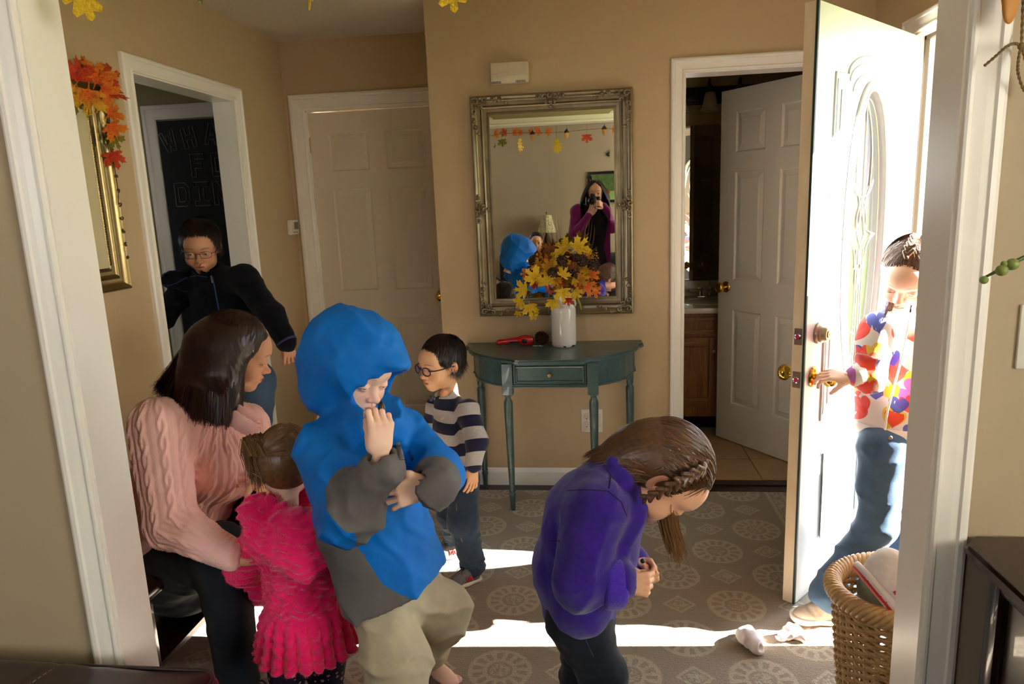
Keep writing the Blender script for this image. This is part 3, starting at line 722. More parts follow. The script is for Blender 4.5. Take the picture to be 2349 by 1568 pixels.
# chalkboard on the kitchen wall
cb = thing('chalkboard', 'black chalkboard lettered for dinner inside white casing beyond the left doorway', 'chalkboard', (-2.594, DB-.0125, 0))
MB().box((0, 0, .02), (.62, .012, 2.04)).build('board', mat('chalkboard_black', lin(13, 13, 15), .8, var=.2, scale=4, bstr=0), cb)
m_chalk = mat('chalk', lin(128, 128, 122), .95, var=.4, scale=60, bstr=0)
SEG = {'W': [[(0, 1), (.2, 0), (.42, 0), (.5, .38), (.58, 0), (.8, 0), (1, 1), (.78, 1), (.68, .4), (.58, .8), (.42, .8), (.32, .4), (.22, 1), (0, 1)]],
 'H': [[(0, 0), (0, 1), (.26, 1), (.26, .62), (.6, .62), (.6, 1), (.86, 1), (.86, 0), (.6, 0), (.6, .38), (.26, .38), (.26, 0), (0, 0)]],
 'A': [[(0, 0), (.32, 1), (.62, 1), (.94, 0), (.7, 0), (.63, .24), (.3, .24), (.24, 0), (0, 0)], [(.36, .44), (.58, .44), (.47, .78), (.36, .44)]],
 'T': [[(0, 1), (.9, 1), (.9, .76), (.58, .76), (.58, 0), (.32, 0), (.32, .76), (0, .76), (0, 1)]],
 'F': [[(0, 0), (0, 1), (.8, 1), (.8, .78), (.26, .78), (.26, .6), (.62, .6), (.62, .38), (.26, .38), (.26, 0), (0, 0)]],
 'O': [[(0, 0), (0, 1), (.85, 1), (.85, 0), (0, 0)], [(.2, .2), (.2, .8), (.64, .8), (.64, .2), (.2, .2)]],
 'R': [[(0, 0), (0, 1), (.8, 1), (.8, .45), (.6, .45), (.84, 0), (.6, 0), (.38, .42), (.24, .42), (.24, 0), (0, 0)], [(.24, .62), (.58, .62), (.58, .8), (.24, .8), (.24, .62)]],
 'D': [[(0, 0), (0, 1), (.62, 1), (.85, .8), (.85, .2), (.62, 0), (0, 0)], [(.22, .2), (.22, .8), (.55, .8), (.64, .7), (.64, .3), (.55, .2), (.22, .2)]],
 'I': [[(0, 0), (0, .2), (.3, .2), (.3, .8), (0, .8), (0, 1), (.85, 1), (.85, .8), (.55, .8), (.55, .2), (.85, .2), (.85, 0), (0, 0)]],
 'N': [[(0, 0), (0, 1), (.28, 1), (.6, .45), (.6, 1), (.85, 1), (.85, 0), (.58, 0), (.25, .55), (.25, 0), (0, 0)]],
 'E': [[(0, 0), (0, 1), (.8, 1), (.8, .78), (.26, .78), (.26, .6), (.62, .6), (.62, .4), (.26, .4), (.26, .22), (.8, .22), (.8, 0), (0, 0)]]}
def letters(txt, x, z, h, dx, dz=0, rots=None):
    for i, ch in enumerate(txt):
        if ch == ' ': continue
        b = MB(); r = (rots or {}).get(i, 0); cr, sr = math.cos(r), math.sin(r)
        for pl in SEG[ch]:
            q = [(x+dx*i+(u_*h*.78)*cr-(v_*h)*sr, -.0015, z+dz*i+(u_*h*.78)*sr+(v_*h)*cr) for u_, v_ in pl]
            b.tube(q, .0022, 5)
        b.build('chalk_letter', m_chalk, cb)
letters('WHAT', .035, 1.850, .120, .128, .022, {0: .28, 1: .16, 2: -.05, 3: -.2})
letters('FOR', .185, 1.705, .135, .135, 0)
letters('DINNER', .060, 1.535, .140, .125, 0)
# bath of small wall fittings
th = thing('thermostat', 'white wall thermostat beside the closed hall door', 'thermostat', (XL, 4.085, 1.385))
MB().box((0, -.058, -.044), (.026, .058, .044), .008).build('body', mat('white_plastic', lin(226, 220, 206), .4, bstr=0), th, auto=40)
MB().box((.026, -.012, -.012), (.0275, .044, .030)).build('screen', mat('lcd', lin(112, 112, 96), .3, bstr=0), th)
MB().box((.026, -.03, -.032), (.0275, .03, -.026)).build('button', mat('grey_plastic', lin(150, 146, 136), .4, bstr=0), th)
m_ivory = mat('ivory_plastic', lin(216, 204, 176), .45, bstr=0)
ch = thing('door_chime', 'ivory plastic chime box high on the wall above the mirror', 'door chime', (-.378, D, 2.0785))
MB().box((-.090, -.042, -.048), (.090, 0, .048), .006).build('cover', m_ivory, ch, auto=40)
for i in range(7):
    z = -.016+.0055*i
    MB().tube([(-.085, -.0425, z-.008), (-.03, -.0425, z-.008), (-.012, -.0425, z+.004), (.085, -.0425, z+.004)], .0007, 5).build('ridge', m_ivory, ch)
for s in (-.066, .05):
    for i in range(8): MB().box((s-.02+i*.0058, -.0428, -.046), (s-.0175+i*.0058, -.040, -.036)).build('vent_slot', m_black, ch)
ou = thing('wall_outlet', 'white duplex outlet low on the wall behind the teal table', 'outlet', (-.021, D, .354))
MB().box((-.055, -.006, -.062), (.055, 0, .062), .002).build('cover_plate', mat('white_plastic', (0, 0, 0, 1)), ou, auto=40)
for s in (-1, 1):
    so = MB().lathe([(.0185, 0), (.0185, .003), (.017, .0035)], 24, (-.028, -.006, s*.022), (0, -1, 0), flat=1).build('socket', m_ivory, ou)
    MB().box((-.036, -.0102, s*.022-.001), (-.0345, -.009, s*.022+.009)).box((-.0225, -.0102, s*.022-.001), (-.021, -.009, s*.022+.008)).lathe([(.0028, 0), (.0028, .001)], 10, (-.028, -.009, s*.022-.009), (0, -1, 0)).build('slot', m_black, so)
MB().box((.012, -.0105, -.034), (.044, -.006, .034), .001).build('socket', m_ivory, ou)
sw = thing('light_switch', 'white switch plate on the living room wall at the right edge', 'light switch', (.877, Y0, 1.177))
MB().box((-.056, -.007, -.064), (.056, 0, .064), .0025).build('cover_plate', MATS['white_plastic'], sw, auto=40)
for s in (-.024, .024): MB().box((s-.005, -.016, -.006), (s+.005, -.006, .014), .001).build('toggle', MATS['white_plastic'], sw)
# ------------------------------------------------------------------ leaf and berry kit
MAPLE = [(0, 1.0), (.07, .83), (.18, .82), (.12, .62), (.15, .45), (.31, .56), (.34, .68), (.46, .60), (.67, .66), (.60, .50), (.76, .38), (.57, .31), (.50, .20), (.34, .12), (.58, .06), (.62, -.05), (.46, -.10), (.28, -.13), (.10, -.10), (.025, -.16), (.018, -.42)]
OAK = [(0, 1.0), (.10, .90), (.08, .78), (.30, .84), (.36, .74), (.16, .60), (.18, .50), (.46, .56), (.52, .44), (.22, .30), (.20, .20), (.42, .18), (.44, .06), (.16, -.02), (.12, -.14), (.28, -.22), (.20, -.32), (.05, -.36), (.018, -.42), (.015, -.62)]
def leaf_mesh(shape, size, curl=.25, fold=.15, thick=.0006, seed=0):
    r = random.Random(seed); out = shape+[(-x, z) for x, z in reversed(shape[1:])]
    out = [(x*(1+r.uniform(-.06, .06)), z*(1+r.uniform(-.04, .04))) for x, z in out]; n = len(out); c = (0, .12)
    ph = r.uniform(0, 6); def_ = lambda x, z: -curl*(x*x*.8+(z-.1)**2*.6)+fold*abs(x)+.05*math.sin(5*x+ph)+.04*math.sin(6*z+ph)
    vs = []; fs = []
    for k, t in ((0, 0), (1, .5), (2, 1)):
        if k == 0: vs.append((c[0], c[1]))
        else: vs += [(c[0]+(x-c[0])*t, c[1]+(z-c[1])*t) for x, z in out]
    P = [Vector((x*size, -def_(x, z)*size, z*size)) for x, z in vs]; N = len(P); Q = P+[p+Vector((0, thick, 0)) for p in P]
    for i in range(n):
        j = (i+1) % n; fs += [(0, 1+i, 1+j), (1+i, 1+n+i, 1+n+j, 1+j), (N, N+1+j, N+1+i), (N+1+i, N+1+j, N+1+n+j, N+1+n+i), (1+n+i, N+1+n+i, N+1+n+j, 1+n+j)]
    me = bpy.data.meshes.new('leaf'); me.from_pydata([tuple(p) for p in Q], [], fs); me.update(); return me
def leaf_mat(name, c1, c2, sc_=.9):
    M = NT(name); co = M.coord(); ln = M.n('ShaderNodeVectorMath', operation='LENGTH'); M.l(co, ln.inputs[0])
    f = M.math('ADD', M.math('MULTIPLY', ln.outputs['Value'], sc_), M.math('MULTIPLY', M.math('SUBTRACT', M.noise(5, co, 4), .5), 1.1))
    cl = M.n('ShaderNodeClamp'); M.l(f, cl.inputs[0]); M.setc(M.mix(cl.outputs[0], c1, c2), .6)
    sp_ = M.n('ShaderNodeSeparateXYZ'); M.l(co, sp_.inputs[0]); vein = M.math('LESS_THAN', M.math('ABSOLUTE', sp_.outputs[0]), .014)
    M.b.inputs['Subsurface Weight'].default_value = 0; M.bump(M.math('ADD', M.noise(9, co, 3), vein), .5, .05); return M.m
L_YEL = leaf_mat('yellow_leaf', lin(214, 170, 18), lin(232, 190, 26)); L_GOLD = leaf_mat('golden_leaf', lin(196, 128, 16), lin(222, 166, 24))
L_ORA = leaf_mat('orange_leaf', lin(222, 84, 14), lin(232, 150, 24), .8); L_RED = leaf_mat('red_leaf', lin(196, 40, 14), lin(214, 90, 20), .7)
L_GRN = leaf_mat('green_leaf', lin(146, 128, 30), lin(112, 118, 36)); L_BRN = leaf_mat('rust_leaf', lin(130, 56, 16), lin(160, 84, 26)); L_OG = leaf_mat('orange_green_leaf', lin(224, 88, 12), lin(206, 176, 30), 1.05)
LM = [leaf_mesh(MAPLE, 1, c, f, .012, i) for i, (c, f) in enumerate(((.25, .1), (.45, .25), (.1, .3), (.5, -.1), (-.2, .2)))]
def put_leaf(parent, p, size, nrm, up, m, k=0, name='leaf'):
    me = LM[k % 5].copy(); me.materials.append(m); o = bpy.data.objects.new(name, me); C.objects.link(o)
    y = -Vector(nrm).normalized(); z = Vector(up); z = (z-y*z.dot(y)).normalized(); x = y.cross(z)
    Mx = Matrix(((x.x, y.x, z.x, p[0]), (x.y, y.y, z.y, p[1]), (x.z, y.z, z.z, p[2]), (0, 0, 0, 1))) @ Matrix.Diagonal((size, size, size, 1))
    o.matrix_world = Mx
    if parent is not None:
        o.parent = parent; o.matrix_parent_inverse = Matrix.Identity(4); o.matrix_basis = Matrix.Translation(-parent.location) @ Mx
    return o
# ------------------------------------------------------------------ ornate frames
def scroll(b, c, r, turns, a0, sgn, y, w0=.0045, w1=.002, Mx=None):
    pts = []; rr = []; n = int(14*turns)+4
    for i in range(n):
        t = i/(n-1); a = a0+sgn*turns*2*PI*t; q = r*(1-.82*t); p = Vector((c[0]+q*math.cos(a), y-.003*math.sin(PI*t), c[1]+q*math.sin(a)))
        pts.append(p); rr.append(w0+(w1-w0)*t)
    b.tube(pts, rr, 7, up=(0, 1, 0))
def ornament(b, cx, cz, s, y, seed, kind='corner', mx=1, mz=1):
    r = random.Random(seed)
    def P(x, z): return (cx+mx*x*s, cz+mz*z*s)
    if kind == 'corner':   # x,z grow inwards along the two rails
        L = [((.20, .20), .16, 1.2, .5, 1), ((.62, .16), .12, 1.1, 2.5, -1), ((.16, .62), .12, 1.1, -1, 1), ((1.0, .10), .085, 1, 2.8, 1), ((.10, 1.0), .085, 1, -1.2, -1), ((.45, .45), .10, 1, 0, 1), ((1.3, .2), .06, 1, 3, -1), ((.2, 1.3), .06, 1, -1.5, 1), ((1.6, .3), .04, .8, 3, 1), ((.3, 1.6), .04, .8, -1.5, -1)]
    else:
        L = [((0, .05), .13, 1.1, 1.5, 1), ((.28, .0), .13, 1.2, 2.4, -1), ((-.28, .0), .13, 1.2, .7, 1), ((.62, .02), .10, 1, 2.6, 1), ((-.62, .02), .10, 1, .5, -1), ((0, -.28), .09, 1, -1.5, 1), ((.2, -.25), .07, 1, 2, -1), ((-.2, -.25), .07, 1, 1, 1), ((0, -.5), .05, 1, 0, 1)]
    for (x, z), rad, tr_, a0, sg in L:
        c = P(x, z); a = a0 if mx*mz > 0 else PI-a0
        scroll(b, c, rad*s, tr_, a, sg*mx*mz, y, .062*s, .028*s)
        for k in range(4):
            a2 = r.uniform(0, 6.28); q = Vector((c[0]+math.cos(a2)*rad*s*.75, y+.001, c[1]+math.sin(a2)*rad*s*.75)); d = r.uniform(0, 3.14)
            b.ball(q, .055*s, 8, (1.7, .7, .6), Matrix.Rotation(d, 3, 'Y'))
def swept_rect(b, x0, x1, z0, z1, prof, y):
    """profile (o outward from inner edge, d towards viewer -y)"""
    cs = [(x0, z0, -1, -1), (x1, z0, 1, -1), (x1, z1, 1, 1), (x0, z1, -1, 1)]; n = len(prof); vs = []
    for x, z, sx, sz in cs:
        for o, d in prof: vs.append((x+sx*o, y-d, z+sz*o))
    fs = []
    for i in range(4):
        j = (i+1) % 4
        for k in range(n): fs.append((i*n+k, i*n+(k+1) % n, j*n+(k+1) % n, j*n+k))
    b.add(vs, fs)
FPROF = [(0, .010), (.004, .015), (.009, .014), (.013, .011), (.026, .014), (.031, .020), (.035, .022), (.039, .020), (.043, .016), (.058, .018), (.066, .024), (.073, .034), (.079, .037), (.085, .034), (.0885, .026), (.0885, 0), (0, 0)]
mi_ = thing('wall_mirror', 'tall mirror in ornate champagne gold frame above the teal table', 'mirror', (-.191, D, 1.449))
gx, gz = .298, .446
b = MB(); swept_rect(b, -gx, gx, -gz, gz, FPROF, 0)
ox, oz = gx+.0885, gz+.0885
b.build('frame', m_gild, mi_, auto=35)
for mx in (-1, 1):
    for mz in (-1, 1):
        b = MB(); ornament(b, -mx*(ox-.006), -mz*(oz-.006), .105, -.038, 3, 'corner', mx, mz); b.build('corner_ornament', m_gild, mi_, smooth=True)
for (cx, cz, rot) in ((0, oz-.022, 0), (0, -oz+.022, 2), (-ox+.022, 0, 1), (ox-.022, 0, 3)):
    b = MB(); ornament(b, 0, 0, .095, -.036, 5, 'mid'); b.xf(Matrix.Translation((cx, 0, cz)) @ Matrix.Rotation(-rot*PI/2, 4, 'Y')); b.build('side_ornament', m_gild, mi_, smooth=True)
b = MB(); bw = .022; y0, y1 = -.0095, -.0100-.00028
i_ = [(-gx+bw, y1, -gz+bw), (gx-bw, y1, -gz+bw), (gx-bw, y1, gz-bw), (-gx+bw, y1, gz-bw)]; o_ = [(-gx, y0-.0005, -gz), (gx, y0-.0005, -gz), (gx, y0-.0005, gz), (-gx, y0-.0005, gz)]
o_ = [(x, -.0100+.0, z) for x, y, z in o_]
b.add(i_+o_, [(0, 1, 2, 3)]+[(i, (i+1) % 4, 4+(i+1) % 4, 4+i) for i in range(4)]); b.build('mirror_glass', m_mirror, mi_)
# picture on the left wall (built facing -y, turned to face +x)
pf = thing('framed_print', 'gold framed print with cream mat and dark inner border on left wall', 'picture', (XL, 2.02, 1.583), R_(90))
fx_, fz_ = .408, .286
b = MB(); swept_rect(b, -fx_, fx_, -fz_-.001, fz_+.001, [(o*.97, d*.95) for o, d in FPROF], 0); b.build('frame', mat('antique_gold', lin(150, 128, 84), .3, .85, var=.25, scale=18, bscale=90, bstr=.3), pf, auto=35)
b = MB(); rr_ = random.Random(2)
for s in (-1, 1):
    for i in range(60):
        b.ball((s*(fx_+.006), -.014, -fz_+.012+i*(2*fz_-.02)/60), .0045, 6, (1, .8, 1.3), Matrix.Rotation(rr_.uniform(-.8, .8), 3, 'Y'))
    for i in range(11):
        scroll(b, (s*(fx_+.076), -fz_+.03+i*.05), .008, 1, i, 1, -.034, .003, .0015)
    for i in range(84): b.ball((-fx_+.012+i*(2*fx_-.02)/84, -.014, s*(fz_+.006)), .0045, 6, (1.3, .8, 1), Matrix.Rotation(rr_.uniform(-.8, .8), 3, 'Y'))
b.build('beaded_border', mat('tarnished_gold', lin(96, 78, 46), .4, .8, var=.3, scale=40, bstr=0), pf, smooth=True)['kind'] = 'stuff'
MB().box((-fx_, -.009, -fz_), (fx_, -.006, fz_)).build('mat_board', mat('cream_mat', lin(226, 214, 170), .85, var=.02, bstr=0), pf)
MB().box((-.352, -.0100, -.262), (.352, -.0088, .268)).build('inner_border', mat('maroon_line', lin(60, 28, 34), .7, bstr=0), pf)
MB().box((-.347, -.0106, -.257), (.347, -.0096, .263)).build('inner_mat', mat('white_line', lin(224, 214, 196), .8, bstr=0), pf)
M = NT('autumn_print'); co = M.coord(); f = M.noise(5, M.scalev(co, 1, 1, .7), 5, .6, .8); rp = M.n('ShaderNodeValToRGB'); M.l(f, rp.inputs[0])
for p_, c_ in ((.0, lin(70, 40, 22)), (.36, lin(110, 60, 30)), (.48, lin(188, 138, 106)), (.6, lin(206, 160, 134)), (.8, lin(214, 178, 158))):
    if p_ == 0: rp.color_ramp.elements[0].color = c_
    elif p_ == .8: rp.color_ramp.elements[1].color = c_; rp.color_ramp.elements[1].position = .8
    else: e = rp.color_ramp.elements.new(p_); e.color = c_
M.setc(rp.outputs[0], .8); MB().box((-.340, -.0112, -.250), (.340, -.0104, .256)).build('print', M.m, pf)
MB().box((-fx_, -.0126, -fz_), (fx_, -.0118, fz_)).build('glazing', m_glass, pf)
# silk maple spray draped over the corner of the frame
sp_ = thing('maple_garland', 'spray of orange and red silk maple leaves on the corner of gold frame', 'garland', (XL+.05, 2.42, 1.93))
X = XL+.075
def LW(px, py, s, m, k, up, nrm=(1, -.25, .0), x=X):
    d = CR*((px-1174.5)/FPX)-CU*((py-784)/FPX)+CF; t = x/d.x; p = Vector((x, d.y*t, CAM_H+d.z*t)); put_leaf(sp_, p, s, nrm, up, m, k)
LW(203, 212, .085, L_OG, 0, (0, -.25, -1), (1, -.9, .1), X+.035); LW(222, 182, .085, L_ORA, 1, (0, .5, .8), (1, -.8, .3), X+.02); LW(178, 178, .075, L_RED, 2, (0, .15, 1), (1, -.5, .0)); LW(243, 175, .070, L_RED, 3, (0, .8, .2), (1, -.5, .2), X-.02)
LW(190, 165, .06, L_RED, 4, (0, .9, .5), (1, -.4, .2), X-.03); LW(240, 205, .075, L_ORA, 1, (0, .6, -.5), (1, -.3, -.3), X-.01); LW(170, 200, .06, L_GOLD, 2, (0, -.6, -.6), (1, -.4, 0)); LW(168, 228, .05, L_GRN, 3, (0, .2, -1), (1, -.4, 0))
LW(248, 212, .07, L_RED, 3, (.15, 1, -.15), (.2, -.4, 1), X-.02); LW(254, 262, .065, L_ORA, 1, (0, .5, .4), (1, -.3, 0), X-.02); LW(252, 290, .065, L_ORA, 2, (0, .6, -.7), (.9, -.6, 0), X-.02)
LW(256, 312, .055, L_GRN, 1, (0, .5, -.8), (1, -.5, .2), X-.02); LW(260, 352, .06, L_RED, 3, (0, .3, -1), (1, -.7, 0), X-.02)
b = MB(); pts = []
for px, py in ((165, 195), (205, 215), (240, 235), (251, 265), (250, 300), (255, 345), (264, 392), (271, 440), (272, 470)):
    d = CR*((px-1174.5)/FPX)-CU*((py-784)/FPX)+CF; t = (XL+.045)/d.x; pts.append(Vector((XL+.045, d.y*t, CAM_H+d.z*t))-Vector(sp_.location))
b.tube(pts, .0018, 6); b.build('vine', mat('vine_brown', lin(96, 76, 44), .8, bstr=0), sp_)
for i in range(16):
    q = Vector(((XL+.10)-sp_.location.x, -.062+rr_.uniform(-.022, .022), -.065+rr_.uniform(-.03, .03))); MB().ball(q, .0055, 8).build('berry', L_GOLD if i % 3 else L_RED, sp_, smooth=True)
# ------------------------------------------------------------------ console table
ct = thing('console_table', 'worn teal half-round console table against the wall under the mirror', 'table', (-.208, D-.002, 0))
HALF = [(0, -.436), (.14, -.434), (.158, -.430), (.170, -.414), (.19, -.400), (.235, -.376), (.29, -.335), (.34, -.288), (.383, -.228), (.412, -.160), (.425, -.10), (.436, -.088), (.447, -.072), (.440, -.055), (.444, -.035), (.444, 0)]
def outl(k, dy=0): return [(x*k, (y+dy)*k if y else 0) for x, y in HALF]
def table_slab(b, z0, z1, grow):
    pts = [(x+grow*min(1, x/.1), y-grow if y < -.02 else y) for x, y in HALF]; poly = [(-x, y) for x, y in reversed(pts[1:])]+pts; b.prism(poly, z0, z1)
b = MB(); table_slab(b, .767, .775, -.004); table_slab(b, .756, .767, 0); table_slab(b, .750, .756, -.008); b.build('top', m_teal, ct)
AP = [(.215, -.362), (.27, -.325), (.315, -.285), (.352, -.232), (.378, -.17), (.388, -.12), (.394, -.10), (.402, -.09), (.404, -.03), (.404, 0)]
for s in (-1, 1):
    v = [];
    for x, y in AP: v += [(s*x, y, .637), (s*x, y, .75), (s*(x-.018), y+.012, .75), (s*(x-.018), y+.012, .637)]
    f = []
    for i in range(len(AP)-1):
        for k in range(4): f.append((4*i+k, 4*i+(k+1) % 4, 4*i+4+(k+1) % 4, 4*i+4+k))
    MB().add(v, f).build('side_apron', m_teal, ct)
    MB().tube([(s*x*1.004, y*1.004, .638) for x, y in AP], .0045, 8).build('bead', m_teal, ct, smooth=True)
    MB().box((s*.197-.025, -.395, .600), (s*.197+.025, -.345, .75), .002).build('corner_block', m_teal, ct)
    b = MB(); b.lathe([(.011, 0), (.0125, .02), (.014, .07), (.0165, .078), (.0165, .088), (.012, .094), (.0165, .10), (.0165, .105), (.0135, .112), (.0165, .25), (.0195, .42), (.0215, .535), (.0205, .552), (.014, .566), (.012, .574), (.0175, .580), (.0175, .586), (.0125, .592), (.016, .600)], 20, (s*.199, -.345, .0125), (0, -.042, 1)); b.build('leg', m_teal, ct, auto=40)
    b = MB().box((s*.380-.018, -.062, .585), (s*.380+.018, -.026, .75), .002); b.lathe([(.011, 0), (.014, .07), (.0165, .078), (.0165, .088), (.012, .094), (.0165, .10), (.0135, .112), (.0195, .42), (.0205, .545), (.014, .556), (.0175, .568), (.016, .585)], 16, (s*.380, -.044, 0)); b.build('leg', m_teal, ct, auto=40)
b = MB().box((-.172, -.385, .637), (.172, -.36, .648)).box((-.172, -.385, .745), (.172, -.36, .752)).box((-.175, -.372, .64), (.175, -.36, .752)).tube([(-.172, -.387, .638), (.172, -.387, .638)], .0045, 8)
b.build('front_apron', m_teal, ct)
dr = MB().box((-.168, -.384, .651), (.168, -.372, .743), .001).build('drawer', m_teal, ct)
b = MB(); swept_rect(b, -.148, .148, .668, .726, [(0, 0), (.003, .006), (.008, .007), (.011, .003), (.014, 0)], -.384); b.build('moulding', m_teal, dr)
MB().lathe([(.005, 0), (.004, .008), (.010, .014), (.012, .020), (.009, .026), (.004, .028)], 20, (0, -.384, .697), (0, -1, 0)).build('knob', mat('aged_brass', lin(130, 110, 72), .4, .7), dr, auto=40)
# white enamel milk can
TZ = .775
vc = thing('milk_can_vase', 'white chipped enamel milk can vase holding the autumn bouquet', 'vase', (-.150, 3.415, TZ))
M = NT('chipped_enamel'); co = M.coord(); spn = M.n('ShaderNodeSeparateXYZ'); M.l(co, spn.inputs[0]); ns = M.noise(32, co, 3)
edge = M.math('MAXIMUM', M.math('LESS_THAN', spn.outputs[2], .0085), M.math('GREATER_THAN', spn.outputs[2], .2495)); chip = M.math('MAXIMUM', M.math('MULTIPLY', edge, M.math('GREATER_THAN', ns, .56)), M.math('GREATER_THAN', M.noise(26, co, 1), .80))
M.setc(M.mix(chip, lin(226, 220, 208), lin(70, 44, 28)), .14, coat=.4); m_enam = M.m
MB().lathe([(.055, 0), (.060, .004), (.0615, .02), (.0615, .17), (.060, .186), (.053, .198), (.044, .207), (.0415, .215), (.0415, .235), (.045, .243), (.0455, .250), (.0435, .2525), (.041, .249), (.040, .21), (.04, .05), (.0, .05)], 48, caps=False).build('body', m_enam, vc, smooth=True)
for s in (-1, 1): MB().tube([(s*.043, -.0, .226), (s*.056, 0, .223), (s*.060, 0, .206), (s*.056, 0, .194)], .0055, 8).build('handle', m_enam, vc, smooth=True)
# autumn bouquet
bq = thing('autumn_bouquet', 'bouquet of yellow and orange silk leaves, pinecones, berries and grasses in white vase', 'bouquet', (-.150, 3.415, TZ+.25))
r5 = random.Random(11)
def BL(px, py, Y, s, m, k, up, nrm=(0, -1, .15)): put_leaf(bq, at(px, py, Y), s, nrm, up, m, k)
BP = [(1255, 650, 3.27, .066, L_YEL, 0, (-.2, 0, 1)), (1228, 640, 3.29, .072, L_YEL, 4, (-.6, 0, .6)), (1290, 665, 3.26, .062, L_YEL, 1, (.1, 0, -1)), (1205, 665, 3.30, .066, L_YEL, 2, (-1, 0, .1)), (1215, 700, 3.31, .060, L_YEL, 3, (.1, 0, -1)), (1195, 690, 3.32, .05, L_YEL, 1, (-.7, 0, -.6)),
      (1298, 572, 3.30, .075, L_YEL, 0, (-.7, 0, .5)), (1322, 570, 3.32, .075, L_YEL, 2, (.6, 0, .5)), (1340, 585, 3.33, .055, L_GOLD, 1, (.9, 0, -.2)), (1288, 590, 3.29, .058, L_YEL, 4, (0, 0, -1)), (1290, 632, 3.25, .05, L_YEL, 0, (.5, 0, .7)), (1262, 615, 3.30, .055, L_GOLD, 3, (-.5, 0, 1)),
      (1235, 610, 3.33, .05, L_GOLD, 1, (-1, 0, .6)), (1330, 640, 3.28, .056, L_GOLD, 2, (.8, 0, .1)), (1345, 655, 3.29, .058, L_ORA, 3, (.8, 0, -.4)), (1355, 630, 3.31, .05, L_ORA, 4, (1, 0, .3)), (1340, 600, 3.33, .05, L_ORA, 0, (.6, 0, 1)), (1210, 628, 3.33, .04, L_ORA, 1, (-1, 0, 0)), (1245, 590, 3.36, .05, L_BRN, 2, (-.4, 0, 1)), (1262, 575, 3.37, .05, L_BRN, 0, (.1, 0, 1)),
      (1318, 668, 3.27, .045, L_YEL, 1, (.6, 0, -.6)), (1303, 685, 3.29, .04, L_RED, 2, (0, 0, -1)), (1270, 690, 3.28, .05, L_YEL, 3, (-.2, 0, -1)), (1362, 665, 3.34, .045, L_ORA, 4, (1, 0, -.5)), (1310, 615, 3.31, .05, L_BRN, 0, (0, 0, 1)), (1275, 640, 3.28, .045, L_GOLD, 2, (.4, 0, -.9)), (1222, 720, 3.33, .035, L_YEL, 0, (.6, 0, -1)), (1188, 715, 3.35, .03, L_YEL, 2, (-.3, 0, -1))]
for px, py, Y, s, m, k, up in BP: BL(px, py, Y, s, m, k, up, (r5.uniform(-.5, .5), -1, r5.uniform(-.2, .6)))
for i in range(26):
    th = r5.uniform(0, 6.28); q = Vector((-.150+.105*math.cos(th)+r5.uniform(-.03, .03), 3.40+.045*math.sin(th), TZ+.30+r5.uniform(-.02, .14))); put_leaf(bq, q, r5.uniform(.035, .052), (r5.uniform(-.6, .6), -1, r5.uniform(-.2, .8)), (math.cos(th), 0, r5.uniform(-.5, 1)), r5.choice([L_GOLD, L_ORA, L_BRN, L_RED, L_YEL, L_GRN]), i)
m_cone = mat('pinecone_brown', lin(62, 38, 24), .8, var=.3, scale=60, bstr=.3)
def pinecone(parent, c, r, hgt, name='pinecone', ax=(0, 0, 1), n=70):
    b = MB(); a = Vector(ax).normalized(); q = a.to_track_quat('Z', 'Y').to_matrix()
    for i in range(n):
        t = (i+.5)/n; z = hgt*(t-.5); rad = r*math.sin(PI*min(1, .12+.86*t))**.6; th = i*2.39996
        d = Vector((math.cos(th), math.sin(th), .25)); p = Vector((math.cos(th)*rad*.7, math.sin(th)*rad*.7, z)); tn = Vector((-math.sin(th), math.cos(th), 0)); up = Vector((0, 0, 1)); w_ = r*.30
        v = [p-tn*w_*.6, p+tn*w_*.6, p+d*rad*.42+tn*w_*.8+up*r*.05, p+d*rad*.55+up*r*.16, p+d*rad*.42-tn*w_*.8+up*r*.05, p+d*rad*.36+up*r*.24]
        v = [Vector(c)+q @ x for x in v]; b.add(v, [(0, 1, 2, 4), (4, 2, 3), (2, 1, 5), (1, 0, 5), (0, 4, 5), (4, 3, 5), (3, 2, 5)])
    b.ball(c, r*.62, 10, (1, 1, hgt/r*.55), q); return b.build(name, m_cone, parent)
bqo = Vector(bq.location)
for px, py, Y, s in ((1290, 598, 3.27, .024), (1335, 598, 3.27, .026), (1362, 607, 3.32, .027), (1268, 625, 3.27, .022), (1225, 597, 3.35, .022), (1212, 638, 3.34, .022)):
    pinecone(bq, at(px, py, Y)-bqo, s, s*1.9, ax=(r5.uniform(-.6, .6), -.8, r5.uniform(-.4, 1)), n=44)
m_wine = mat('wine_berry', lin(74, 18, 18), .25, var=.2, bstr=0)
def cluster(cx, cy, Y, w_, n, m, r):
    for i in range(n): MB().ball(at(cx+r5.gauss(0, w_), cy+r5.gauss(0, w_), Y+r5.uniform(-.015, .015))-bqo, r, 7).build('berry', m, bq, smooth=True)
cluster(1318, 622, 3.25, 8, 30, m_wine, .0042); cluster(1236, 572, 3.34, 3, 12, L_GOLD, .0034); cluster(1236, 585, 3.34, 4, 12, L_GOLD, .0034); cluster(1362, 590, 3.33, 6, 18, L_GOLD, .0034); cluster(1232, 552, 3.34, 2, 6, L_GOLD, .003); cluster(1266, 662, 3.24, 3, 10, m_cone, .003)
m_grass = mat('dry_grass', lin(128, 92, 44), .8, bstr=0)
